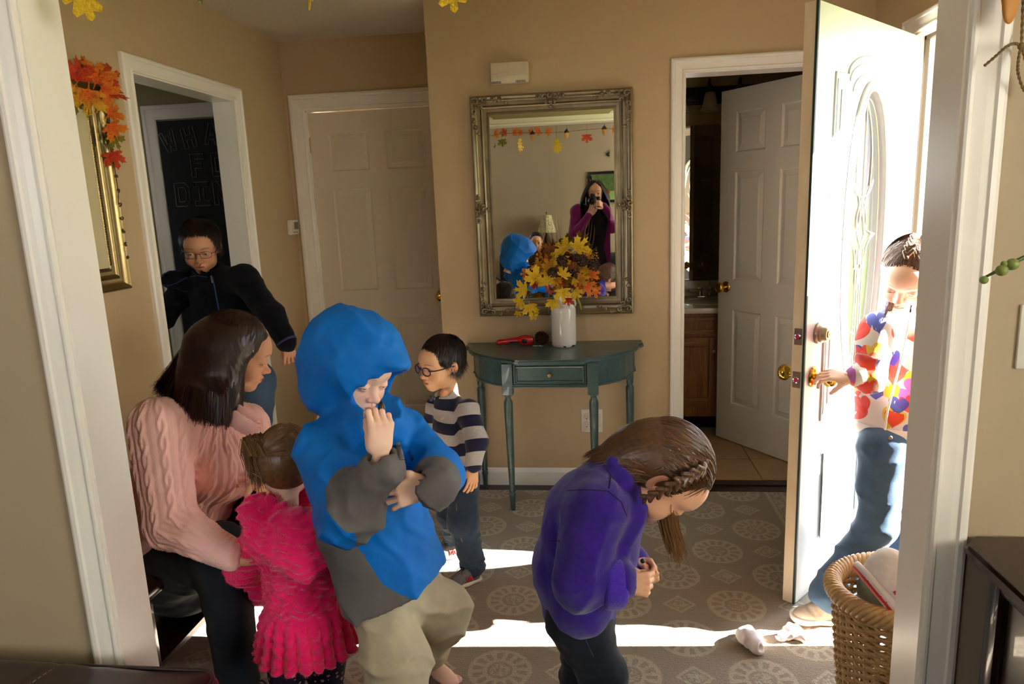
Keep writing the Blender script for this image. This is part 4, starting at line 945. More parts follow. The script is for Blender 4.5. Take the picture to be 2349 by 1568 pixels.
for x0, x1, y1, bow in ((1262, 1238, 505, -6), (1266, 1255, 512, -3), (1272, 1264, 500, 2), (1268, 1247, 530, -5), (1275, 1272, 508, 4), (1270, 1280, 502, 3), (1262, 1228, 548, -6), (1318, 1354, 503, -6), (1322, 1352, 510, 6), (1326, 1358, 508, 8), (1316, 1340, 515, -8), (1330, 1364, 520, 10), (1322, 1347, 505, 2)):
    pts = [at(x0+(x1-x0)*t+bow*math.sin(PI*t), 620+(y1-620)*t, 3.33+.02*t)-bqo for t in [i/8 for i in range(9)]]; MB().tube(pts, [.0014*(1-.6*i/8) for i in range(9)], 5).build('grass_stem', m_grass, bq, smooth=True)
pts = [at(px, py, 3.31)-bqo for px, py in ((1312, 668), (1322, 680), (1330, 695), (1334, 710))]; MB().tube(pts, [.005, .0065, .0055, .003], 8).build('seed_pod', L_GRN, bq, smooth=True)
# pinecone, leash and clip on the table
pc = pinecone(None, (0, 0, .034), .031, .058, ax=(.3, -.5, .8), n=80); pc.location = (-.262, 3.435, TZ); tag(pc, 'small round brown pinecone on the teal table left of the white vase', 'pinecone')
le = thing('retractable_leash', 'red plastic retractable leash handle lying on the teal table', 'leash', (-.392, 3.43, TZ))
S_ = SD(); S_.ell((.055, 0, .026), (.040, .020, .026), .01); S_.cone((.04, 0, .026), (-.075, 0, .018), .021, .013, .015, flat=((0, 1, 0), .8)); S_.ell((-.085, 0, .016), (.016, .012, .013), .01); S_.ell((-.005, 0, .013), (.030, .05, .0075), .004, op='s')
V, F = mesh_sdf(S_, (-.12, -.04, -.01), (.11, .04, .065), .0028); V[:, 2] -= V[:, 2].min(); np_mesh('handle', V, F, mat('red_plastic', lin(196, 22, 26), .22, var=.05, bstr=0, coat=.3), le)
MB().ball((.046, -.0165, .026), .013, 14, (1.3, .5, 1)).build('brake_button', m_black, le, smooth=True); MB().box((-.032, -.012, .009), (.02, -.006, .018), .002).build('grip_insert', m_black, le)
cl_ = thing('metal_clip', 'small chrome swivel clip of the red leash beside the vase', 'clip', (-.275, 3.398, TZ+.003))
MB().tube([(-.02, 0, 0), (-.008, .004, 0), (.004, 0, 0)], .0022, 8).build('link', m_chrome, cl_); MB().tube([(.010+.010*math.cos(a*.4), .006*math.sin(a*.4), 0) for a in range(16)], .0018, 8, True).build('hook', m_chrome, cl_, smooth=True); MB().box((-.03, -.004, -.002), (-.018, .004, .003), .001).build('swivel', m_chrome, cl_)
# ------------------------------------------------------------------ bathroom
vt = thing('bathroom_vanity', 'oak vanity cabinet with white countertop through the bathroom doorway', 'vanity', (.62, 4.94, 0))
b = MB().box((-.32, -.54, .10), (.50, 0, .765)).box((-.30, -.47, 0), (.48, 0, .10)); b.build('cabinet', m_oak, vt)
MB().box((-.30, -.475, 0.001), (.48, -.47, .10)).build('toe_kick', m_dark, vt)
for nm, z0, z1, vert in (('drawer_front', .640, .742, 0), ('door', .175, .612, 1)):
    for x0, x1 in ((-.30, .135), (.165, .48)):
        d_ = MB().box((x0, -.545, z0), (x1, -.54, z1)).build(nm, m_oak, vt)
        e = MB(); w_ = .052 if vert else .022; e.box((x0, -.56, z0), (x0+w_, -.545, z1), .002).box((x1-w_, -.56, z0), (x1, -.545, z1), .002); e.build('stile', m_oak, d_)['kind'] = 'stuff'
        e = MB(); e.box((x0+w_, -.56, z0), (x1-w_, -.545, z0+w_), .002).box((x0+w_, -.56, z1-w_), (x1-w_, -.545, z1), .002); e.build('rail', m_oakx, d_)
        if vert: MB().lathe([(.006, 0), (.005, .01), (.012, .018), (.010, .025), (.003, .027)], 16, ((x1-.026) if x0 < 0 else x0+.026, -.56, .53), (0, -1, 0)).build('knob', m_nickel, d_, auto=40)
m_cult = mat('cultured_marble', lin(228, 220, 200), .18, var=.04, scale=8, bstr=0)
MB().box((-.34, -.575, .765), (.52, 0, .80), .006).build('countertop', m_cult, vt, auto=40); MB().box((-.34, -.02, .80), (.52, 0, .905), .004).build('backsplash', m_cult, vt, auto=40)
MB().tube([(.15+.20*math.cos(a*PI/18), -.30+.15*math.sin(a*PI/18), .8005) for a in range(36)], .006, 8, True).build('basin_rim', m_cult, vt, smooth=True)
fa = thing('faucet', 'chrome two handle faucet on the bathroom countertop', 'faucet', (.775, 4.845, .80))
MB().box((-.085, -.028, 0), (.085, .028, .012), .005).build('base_plate', m_chrome, fa, auto=40); MB().lathe([(.018, .01), (.014, .03), (.011, .06), (.012, .075), (.006, .08)], 16).tube([(0, 0, .05), (0, -.04, .065), (0, -.085, .062), (0, -.10, .045)], [.011, .011, .010, .009], 10).lathe([(.003, .08), (.003, .105), (.006, .108), (.006, .113)], 10).build('spout', m_chrome, fa, smooth=True)
for s in (-1, 1): h_ = MB().lathe([(.019, .01), (.017, .03), (.013, .04), (.018, .05), (.018, .065), (.009, .07)], 16, (s*.062, 0, 0)).build('handle', m_chrome, fa, auto=40)
br_ = thing('white_brush', 'white handled grooming brush lying against the backsplash left of faucet', 'brush', (.66, 4.90, .835))
MB().tube([(-.01, 0, .005), (.045, -.01, 0)], .009, 10).build('handle', m_cult, br_, smooth=True); MB().tube([(-.035, .005, .008), (-.01, 0, .005)], [.004, .010], 10).build('tip', m_chrome, br_, smooth=True)
bm_ = thing('bathroom_mirror', 'large frameless mirror above the bathroom sink', 'mirror', (.62, 4.94, 1.423)); MB().box((-.34, -.006, -.508), (.56, -.0005, .508)).build('glass', m_mirror, bm_); MB().box((-.34, -.010, -.516), (.56, 0, -.508)).build('channel', m_chrome, bm_)
lb = thing('vanity_light', 'dark bronze bar light with bell glass shades over bathroom mirror', 'lamp', (.755, 4.94, 2.113))
m_brz = mat('dark_bronze', lin(44, 32, 26), .4, .6, bstr=0); MB().box((-.33, -.022, -.055), (.33, 0, .055), .006).box((-.31, -.03, -.035), (.31, -.02, .035), .004).build('backplate', m_brz, lb, auto=40)
m_frost = mat('frosted_glass', lin(216, 206, 176), .35, var=.08, scale=20, bstr=.05)
for x in (-.19, 0, .19):
    a_ = MB().tube([(x, -.02, -.005), (x, -.06, .03), (x, -.075, .075), (x, -.10, .088), (x, -.125, .07), (x, -.13, .04)], .006, 8).lathe([(.012, .045), (.024, .03), (.028, .015), (.028, .004)], 16, (x, -.13, 0)).build('arm', m_brz, lb, smooth=True)
    MB().lathe([(.024, .006), (.030, .0), (.036, -.02), (.041, -.05), (.048, -.085), (.062, -.108), (.068, -.113), (.066, -.111), (.046, -.083), (.033, -.02), (.022, .0)], 28, (x, -.13, 0), caps=False).build('glass_shade', m_frost, a_, smooth=True)
# ------------------------------------------------------------------ people: heads, hands, hair
def skin_mat(name, base, sss=.12):
    M = NT(name); a = M.attr('tone'); n = M.noise(140, M.coord(), 3)
    c = M.mix(1.0, base, a.outputs['Color'], 'MULTIPLY'); M.setc(c, .5, spec=.35)
    M.b.inputs['Subsurface Weight'].default_value = sss; M.b.inputs['Subsurface Radius'].default_value = (.012, .005, .003); M.b.inputs['Subsurface Scale'].default_value = .6
    M.bump(n, .12, .0004); return M.m
def smoothmin(a, b, k): h = np.maximum(k-np.abs(a-b), 0)/k; return np.minimum(a, b)-h*h*k*.25
def head_field(o):
    """canonical head: +y forward, +z up, ears on x; about 0.225 m from chin to crown"""
    S = SD(); ch = o.get('child', 1.0)
    S.ell((0, -.016, .034), (.0745, .094, .084), .02); S.ell((0, .022, .004), (.064, .066, .070), .03)
    S.ell((0, .026, -.044), (.047+.004*ch, .052, .052), .03)
    S.ell((0, .068, -.089+.005*ch), (.019, .017, .014), .028); S.cone((-.030, .012, -.066), (.030, .012, -.066), .024, .024, .03); S.cone((-.034, .014, -.066), (0, .058, -.086), .014, .014, .02); S.cone((.034, .014, -.066), (0, .058, -.086), .014, .014, .02)
    for s in (-1, 1):
        S.ell((s*.033, .056, -.038), (.026+.003*ch, .024, .026+.003*ch), .022)        # cheek
        S.cone((s*.012, .083, .026), (s*.044, .068, .022), .008, .008, .022)          # brow ridge
        S.ell((s*.031, .094, .000), (.018, .013, .0125), .016, op='s')                # socket
    S.ell((0, .062, .045), (.050, .030, .034), .03)                                   # forehead
    nl = o.get('nose', 1.0)
    S.cone((0, .082, .002), (0, .097+.004*nl, -.028), .0065, .0085, .012); S.ell((0, .102+.004*nl, -.030), (.0095, .0085, .0082), .008)
    for s in (-1, 1): S.ell((s*.0105, .094, -.034), (.0075, .0085, .0068), .007)
    S.ell((0, .079, -.060), (.024, .016, .016), .014)                                  # muzzle
    for s in (-1, 1):
        S.ell((s*.0058, .0985, -.0395), (.0032, .0045, .0030), .003, op='s')
    mo = o.get('mouth', 0.)
    S.cone((-.013, .0885, -.0560), (0, .0945, -.0535), .0032, .0046, .006); S.cone((.013, .0885, -.0560), (0, .0945, -.0535), .0032, .0046, .006)
    S.cone((-.011, .0885, -.0635-mo), (.011, .0885, -.0635-mo), .0048, .0048, .006); S.ell((0, .0915, -.0640-mo), (.008, .005, .0046), .005)
    S.ell((0, .098, -.0590-mo*.5), (.019, .012, .0011+mo*.55), .0025, op='s')
    S.ell((0, .096, -.0455), (.0026, .006, .007), .005, op='s')                        # philtrum
    ey = o.get('eye', (0., .0052, 0.))   # z offset of opening, half height, tilt
    for s in (-1, 1):
        S.ell((s*.031, .0765, .000), (.0158, .0158, .0148), .006)                        # lids
        if ey[1] > 0:
            t = ey[2]*s; R = np.array([[math.cos(t), 0, -math.sin(t)], [0, 1, 0], [math.sin(t), 0, math.cos(t)]], np.float32)
            S.ell((s*.031, .096, ey[0]), (.0132, .0150, ey[1]), .002, R=R, op='s')
        # ear
        R = frame_from((s*-.35, 1, 0), (s*.25, -.2, 1))
        S.ell((s*.0755, -.008, -.006), (.0085, .0185, .0300), .010, R=R); S.ell((s*.084, -.003, -.004), (.006, .0105, .0195), .004, R=R, op='s'); S.ell((s*.0775, .002, -.014), (.0035, .005, .006), .004)
    S.cone((0, -.022, -.05), (0, -.030, -.17), .046*o.get('neck', 1), .044*o.get('neck', 1), .025)
    return S
def head_tone(V, o):
    x, y, z = V.T; T = np.ones((len(V), 3), np.float32)
    def put(m, c): m = np.clip(m, 0, 1)[:, None]; T[:] = T*(1-m)+np.array(c, np.float32)*m
    ax = np.abs(x); fr = (y > .03).astype(np.float32)
    put(.45*np.exp(-(((ax-.036)/.020)**2+((z+.036)/.018)**2))*fr, (1.0, .72, .66)); put(.5*np.exp(-((x/.016)**2+((z+.03)/.010)**2))*fr, (1, .74, .68))
    put(.55*np.exp(-(((ax-.080)/.012)**2+((z+.005)/.03)**2)), (1, .70, .62))
    mo = o.get('mouth', 0.); lz = np.where(z > -.0590-mo*.5, .0085-ax*.28, .0092-ax*.22)
    lip = np.clip((1-(ax/.0205)**4), 0, 1)*np.clip((lz-np.abs(z+.0590+mo*.5))/.0016+.5, 0, 1)*(y > .07); put(lip*.85, o.get('lip', (.86, .42, .40)))
    put(np.clip(1-np.abs(z+.0590+mo*.5)/(.0012+mo*.5), 0, 1)*(ax < .018)*(y > .07), (.25, .08, .08))
    ey = o.get('eye', (0., .0052, 0.)); by = .0238+.0035*np.cos((ax-.032)/.018*1.4)
    brow = np.clip(1.35-((ax-.0315)/.0205)**2*1.2, 0, 1)*np.clip(1.4-np.abs(z-by)/(.0036-.0015*np.clip((ax-.02)/.03, 0, 1)), 0, 1)*fr
    put(brow*.78*(.75+.25*np.sin(x*2600+z*900)), o.get('browc', (.20, .13, .10)))
    if ey is not None:
        d = np.sqrt(((ax-.031)/.0142)**2+((z-ey[0])/(ey[1]+.0012))**2)
        put(np.clip(1.28-np.abs(d-1.05)/.16, 0, 1)*(y > .075)*(z > ey[0]-.0012)*.9, (.10, .06, .05))
        put(.35*np.clip(1-np.abs(d-1.1)/.6, 0, 1)*(y > .07), (.80, .58, .52))
    return T
def put_world(V, M_): return (np.c_[V, np.ones(len(V))] @ np.array(M_, np.float64).T)[:, :3].astype(np.float32)
def M4(pos, R, s): 
    m_ = np.eye(4); m_[:3, :3] = np.array(R)*s; m_[:3, 3] = tuple(pos); return m_
def make_head(o, M_, h=.0023):
    V, F = mesh_sdf(head_field(o), (-.095, -.125, -.175), (.095, .115, .125), h)
    return put_world(V, M_), F, head_tone(V, o)
def make_eyes(parent, o, M_, iris=(70, 42, 24), gaze=(0, 1, 0)):
    ms = [mat('eye_white', lin(226, 218, 210), .15, bstr=0), mat('iris_%d_%d' % (iris[0], iris[1]), lin(*iris), .1, var=.3, scale=200, bstr=0, coat=1), mat('pupil', lin(8, 7, 7), .08, bstr=0, coat=1)]
    g = Vector(gaze).normalized(); q = g.to_track_quat('Z', 'Y').to_matrix()
    for s in (-1, 1):
        V = []; F = []; mi = []; n = 20; th = [0, .2, .21, .48, .50, .8, 1.2, 1.7, 2.3, PI]; r = .0128
        for t in th:
            for i in range(n): V.append(q @ Vector((r*math.sin(t)*math.cos(2*PI*i/n), r*math.sin(t)*math.sin(2*PI*i/n), r*math.cos(t)))+Vector((s*.031, .0775, 0)))
        for j in range(len(th)-1):
            for i in range(n): F.append((j*n+i, (j+1)*n+i, (j+1)*n+(i+1) % n, j*n+(i+1) % n)); mi.append(2 if j < 1 else 1 if j < 3 else 0)
        V = put_world(np.array([tuple(v) for v in V]), M_); np_mesh('eye', V, np.array(F), ms, parent, mi=mi)
def hair_mat(name, c1, c2, rough=.38):
    M = NT(name); a = M.attr('hv'); n = M.noise(30, M.coord(), 2); f = M.math('ADD', M.math('MULTIPLY', a.outputs['Fac'], .75), M.math('MULTIPLY', n, .3))
    cl = M.n('ShaderNodeClamp'); M.l(f, cl.inputs[0]); M.setc(M.mix(cl.outputs[0], c1, c2), rough, spec=.5); M.b.inputs['Anisotropic'].default_value = .6; return M.m
def strands(name, parent, roots, grow, M_, material, width=.0016, taper=.35, seed=1, frac=None):
    """roots: (N,3) local points; grow(i, p, k) -> list of points (local). Ribbons that face outward."""
    r = np.random.RandomState(seed); V = []; F = []; hv = []
    for i, p in enumerate(roots):
        pts = grow(i, p)
        if len(pts) < 3: continue
        pts = np.array(pts); n = len(pts); tn = np.gradient(pts, axis=0); tn /= np.linalg.norm(tn, axis=1)[:, None]+1e-9
        out = pts-np.array([0, -.01, .02]); out[:, 2] *= .4; out /= np.linalg.norm(out, axis=1)[:, None]+1e-9; sd = np.cross(tn, out); sd /= np.linalg.norm(sd, axis=1)[:, None]+1e-9
        w_ = width*r.uniform(.6, 1.3)*(1-(1-taper)*np.linspace(0, 1, n)**2)[:, None]; b = len(V)*1; base = sum(len(x) for x in V) if False else len(hv)
        tw = r.uniform(-.5, .5); sd2 = sd*math.cos(tw)+out*math.sin(tw)
        q = np.empty((2*n, 3)); q[0::2] = pts-sd2*w_*.5; q[1::2] = pts+sd2*w_*.5
        V.append(q); c = r.uniform(0, 1); hv += [c]*(2*n)
        F += [(base+2*j, base+2*j+1, base+2*j+3, base+2*j+2) for j in range(n-1)]
    if not V: return None
    V = put_world(np.concatenate(V), M_); o = np_mesh(name, V, np.array(F), material, parent, attrs={'hv': hv}); o['kind'] = 'stuff'; return o
HC = np.array([0, -.016, .034]); HR = np.array([.0745, .094, .084])
def push_out(p, off, c=HC, rr=HR):
    q = (p-c)/(rr+off); l = np.linalg.norm(q)
    return c+(q/l)*(rr+off) if l < 1 else p
def proj(p, off, c=HC, rr=HR):
    q = (p-c)/(rr+off); return c+(q/np.linalg.norm(q))*(rr+off) if p[2] > c[2]-.04 else push_out(p, off)
def proj2(p, off, c=HC, rr=HR):
    q = (p-c)/(rr+off); return c+(q/np.linalg.norm(q))*(rr+off)
def scalp_points(n, region, seed=0):
    r = np.random.RandomState(seed); out = []
    while len(out) < n:
        d = r.normal(size=3); d /= np.linalg.norm(d); p = HC+d*HR
        if region(d, p): out.append(p)
    return np.array(out)
def hair_shell(name, parent, M_, material, region, off=.006, groove=.0006, h=.0035, extra=None, seed=0, dirv=(0, -.3, 1), lo=(-.11, -.14, -.16), hi=(.11, .12, .14)):
    """solid undercoat of hair hugging the skull; region = list of (point, normal) half spaces to keep"""
    S = SD(); S.ell(HC, HR+off, .01); S.ell((0, -.028, -.005), (.070+off*.6, .080+off, .075), .03)
    if extra: extra(S)
    for p, n in region: S.plane(p, n, .012)
    if groove: S.disp(lambda P: groove*np.sin(np.arctan2(P[:, 0], P[:, 1]+.02)*70+5*snoise(P, 10, seed, 2)))
    V, F = mesh_sdf(S, lo, hi, h); V2 = put_world(V, M_)
    hv = .35+.25*snoise(V*np.array([1, .25, 1], np.float32), 60, seed+3, 2)
    return np_mesh(name, V2, F, material, parent, attrs={'hv': np.clip(hv, 0, 1)})
# hands: canonical right-hand-like, wrist at origin, fingers +y, back of hand +z, thumb on -x*side
def hand_field(curl=(.3, .35, .4, .45), spread=.12, thumb=(.6, .3, .2), side=1, fat=1.0):
    """curl per finger (radians at each of three joints scale); thumb=(out, curl, drop)"""
    S = SD(); w_ = fat
    S.cone((0, -.03, 0), (0, .012, 0), .0215*w_, .024*w_, .012, flat=((0, 0, 1), .72))
    bx = [-.027, -.009, .009, .026]; L = [(.036, .023, .018), (.041, .026, .019), (.038, .024, .018), (.030, .019, .016)]
    for i, x in enumerate(bx): S.cone((x*.62, .012, 0), (x, .072-abs(x-.0)*.12, 0), .0135*w_, .0105*w_, .012, flat=((0, 0, 1), .85))
    S.ell((-.024, .022, -.010), (.014, .028, .013), .012); S.ell((.020, .025, -.009), (.011, .026, .011), .012)
    tips = []
    for i, x in enumerate(bx):
        p = Vector((x, .074-abs(x)*.12, 0)); a = 0; sp = (i-1.4)*spread; r = .0092*w_ if i < 3 else .0080*w_
        for j, l in enumerate(L[i]):
            c_ = curl[i]; a += (c_[j] if isinstance(c_, (tuple, list)) else c_*(1.0, 1.25, .8)[j])
            d = Vector((math.sin(sp)*math.cos(a), math.cos(sp)*math.cos(a), -math.sin(a))); q = p+d*l; r2 = r*.90
            S.cone(p, q, r, r2, .0035); 
            p = q; r = r2
        tips.append((p, d, r))
    p = Vector((-.022, .008, -.006)); o, c, dz = thumb; segs = (.032, .030, .024); r = .0125*w_
    for j, l in enumerate(segs):
        a = o-c*j; d = Vector((-math.sin(a), math.cos(a), -dz-.15*j)).normalized(); q = p+d*l; S.cone(p, q, r, r*.88, .007 if j else .014); p = q; r *= .88
    tips.append((p, d, r)); S.tips = tips; return S
def make_hand(M_, side=1, h=.0022, **k):
    S = hand_field(**k); V, F = mesh_sdf(S, (-.085, -.055, -.105), (.060, .165, .05), h)
    T = np.ones((len(V), 3), np.float32); tips = np.zeros(len(V))
    for p, d, r in S.tips:
        dd = np.linalg.norm(V-np.array(tuple(p)), axis=1); tips = np.maximum(tips, np.exp(-(dd/.010)**2))
    T = T*(1-.35*tips[:, None]*np.array([0, .30, .32])); kn = np.exp(-((V[:, 1]-.068)/.010)**2)*(V[:, 2] > 0); T *= (1-.22*kn[:, None]*np.array([.1, .3, .35]))
    T = T.astype(np.float32)
    if side < 0: V[:, 0] *= -1; F = F[:, ::-1]
    return put_world(V, M_), F, T
def limbs_field(J, s=1.0, female=0):
    """thin body under the clothes from joint dictionary"""
    S = SD(); q = lambda k: J[k]
    S.cone(q('pelvis'), q('chest'), .085*s, .095*s, .05); S.cone(q('chest'), q('neck'), .075*s, .042*s, .05)
    for a in ('l', 'r'):
        S.cone(q('chest'), q('sh'+a), .06*s, .040*s, .04); S.chain([q('sh'+a), q('el'+a), q('wr'+a)], [.040*s, .031*s, .022*s], .015)
        S.chain([q('pelvis'), q('hip'+a)], [.08*s, .07*s], .04); S.chain([q('hip'+a), q('kn'+a), q('an'+a)], [.066*s, .046*s, .030*s], .02)
    return S
def body_mesh(name, parts, parent, material):
    """parts: list of (V,F,T) -> one continuous body object"""
    V = np.concatenate([p[0] for p in parts]); T = np.concatenate([p[2] for p in parts]); F = []; o = 0
    for p in parts: F.append(p[1]+o); o += len(p[0])
    return np_mesh(name, V, np.concatenate(F), material, parent, cols={'tone': T})
def bbox_of(pts, pad): a = np.array([tuple(p) for p in pts]); return a.min(0)-pad, a.max(0)+pad
def garment(name, S, lo, hi, material, parent, h=.006, attrs=None, cols=None, rel=1, post=None):
    V, F = mesh_sdf(S, lo, hi, h)
    if rel: V = relax(V, F, rel, .5)
    if post is not None: V = post(V)
    return np_mesh(name, V, F, material, parent, attrs={k: fn(V) for k, fn in (attrs or {}).items()}, cols={k: fn(V) for k, fn in (cols or {}).items()})
def cloth(name, col, rough=.85, bs=260, bstr=.25, sheen=0, var=.1, bdist=.0008, scale=12): return mat(name, col, rough, var=var, scale=scale, bscale=bs, bstr=bstr, bdist=bdist, sheen=sheen, spec=.25)
def denim(name, c1, c2):
    M = NT(name); co = M.coord(); w_ = M.noise(6, co, 4, .6); t = M.n('ShaderNodeTexWave'); M.l(M.scalev(co, 1, 1, 1), t.inputs['Vector']); t.inputs['Scale'].default_value = 260; t.inputs['Distortion'].default_value = 1.5
    n = M.noise(400, co, 2); M.setc(M.mix(M.math('MULTIPLY', w_, M.math('ADD', n, .5)), c1, c2), .85, sheen=.1, spec=.2); M.bump(M.math('ADD', n, M.math('MULTIPLY', t.outputs['Fac'], .4)), .25, .0006); return M.m
def glasses(parent, M_, fm, a=.0215, b_=.0165, r=.0012, yf=.104, zc=0.0, round_=2.6, temple=.075):
    """thin frames in head space"""
    def lens(s):
        o = []
        for i in range(28):
            t = 2*PI*i/28; c, q = math.cos(t), math.sin(t)
            o.append((s*.0325+a*math.copysign(abs(c)**(2/round_), c), yf-abs(s*.0325+a*c)**2*3.2, zc+b_*math.copysign(abs(q)**(2/round_), q)))
        return o
    g = MB()
    for s in (-1, 1): g.tube(lens(s), r, 6, True)
    g.tube([(-.0325+a, yf-.0, zc+.004), (0, yf+.002, zc+.007), (.0325-a, yf-.0, zc+.004)], r, 6)
    for s in (-1, 1): g.tube([(s*(.0325+a), yf-.010, zc+.005), (s*.068, yf-.022, zc+.006), (s*.077, yf-.05, zc+.006), (s*.079, -.005, zc+.006), (s*.080, -.022, zc-.012)], r*1.1, 6)
    g.v = [tuple(v) for v in put_world(np.array(g.v), M_)]
    o = g.build('glasses', fm, parent, smooth=True)
    for s in (-1, 1):
        l = lens(s); c = np.mean(np.array(l), 0); V = np.array([tuple(c)]+l); V = put_world(V, M_); mesh_obj('lens', V, [(0, 1+i, 1+(i+1) % 28) for i in range(28)], m_lens, o)
    return o
M = NT('lens_glass'); tr = M.n('ShaderNodeBsdfTransparent'); gs = M.n('ShaderNodeBsdfGlossy'); gs.inputs['Roughness'].default_value = .02; mx = M.n('ShaderNodeMixShader'); mx.inputs[0].default_value = .06
M.l(tr.outputs[0], mx.inputs[1]); M.l(gs.outputs[0], mx.inputs[2]); M.l(mx.outputs[0], M.out.inputs[0]); m_lens = M.m
SK_OLIVE = skin_mat('olive_skin', lin(200, 146, 112)); SK_PALE = skin_mat('pale_skin', lin(238, 196, 172)); SK_TAN = skin_mat('light_tan_skin', lin(222, 168, 132)); SK_WARM = skin_mat('warm_skin', lin(226, 176, 134))
H_DARK = hair_mat('near_black_hair', lin(14, 9, 8), lin(44, 26, 20)); H_BRUN = hair_mat('dark_brunette_hair', lin(20, 9, 7), lin(66, 34, 24), .32); H_BROWN = hair_mat('brown_hair', lin(38, 22, 13), lin(118, 80, 50), .36)
H_LBROWN = hair_mat('light_brown_hair', lin(60, 38, 22), lin(150, 108, 66), .36); H_GING = hair_mat('ginger_hair', lin(110, 60, 24), lin(190, 120, 60), .4)
def short_hair(parent, M_, material, n=2600, front=.062, fringe=.02, seed=3, length=.045, lift=.006, side_z=-.015, back_z=-.06, wf=0.):
    def region(d, p): 
        lim = .012 if p[1] > .0 else side_z if p[1] > -.035 else back_z; return (p[2] > lim and (p[1] < .03 or p[2] > front)) 
    hair_shell('hair_undercoat', parent, M_, material, [((0, .050, front+.004), (0, 1, -.9)), ((0, 0, back_z-.01), (0, .12, -1)), ((0, .012, -.01), (0, 1, -.9))], off=.005, seed=seed)
    r = np.random.RandomState(seed); whorl = np.array([.015, -.06, .10])
    def grow(i, p):
        d0 = p-whorl; d0 /= np.linalg.norm(d0)+1e-9; L = length*r.uniform(.6, 1.15); k = 6; pts = [p+(p-HC)*.01]; q = pts[0].copy(); jit = r.normal(size=3)*.22; lo_ = r.uniform(-.001, .0025)
        for j in range(k):
            d = d0+jit+np.array([wf, 0, -.25-.35*j/k]); d /= np.linalg.norm(d); q = proj(q+d*L/k, lift*(.75+.4*j/k)+lo_*(j+1)/k*1.5); pts.append(q.copy())
        return pts
    strands('hair', parent, scalp_points(n, region, seed), grow, M_, material, .0022, seed=seed)
    if fringe:
        def reg2(d, p): return p[1] > .02 and p[2] > front+.002 and p[2] < front+.04
        def grow2(i, p):
            L = fringe*r.uniform(.7, 1.25)+.030; q = p.copy(); pts = [q.copy()]; jit = r.normal()*.2+wf; lo2 = r.uniform(0, .003)
            for j in range(7):
                d = np.array([jit, .35-.1*j, -.55-.12*j]); d /= np.linalg.norm(d); q = proj(q+d*L/7, .004+.0008*j+lo2); pts.append(q.copy())
            return pts
        strands('fringe', parent, scalp_points(n//4, reg2, seed+1), grow2, M_, material, .0026, seed=seed+1)
def snap(S, p, d=(0, 1, 0), lift=.0008, n=60, step=.004):
    d = Vector(d).normalized(); p = Vector(p)-d*.12; P = np.array([tuple(p+d*(i*step)) for i in range(n)], np.float32); v = S(P); k = np.argmax(v < 0)
    if not (v < 0).any(): return None
    t = (k-1+v[k-1]/(v[k-1]-v[k]+1e-9)) if k > 0 else 0; return p+d*(t*step-lift)
def on_surf(S, pix, Y, r, nm, m, parent, n=6, flat=None):
    pts = []
    for i in range(len(pix)-1):
        for j in range(n):
            x = pix[i][0]+(pix[i+1][0]-pix[i][0])*j/n; y = pix[i][1]+(pix[i+1][1]-pix[i][1])*j/n; q = at(x, y, Y); d = (q-Vector((0, 0, CAM_H))).normalized(); w_ = snap(S, q, d)
            if w_: pts.append(w_)
    if len(pts) > 2: return MB().tube(pts, r, 6, flat=flat, up=(0, -1, 0)).build(nm, m, parent, smooth=True)
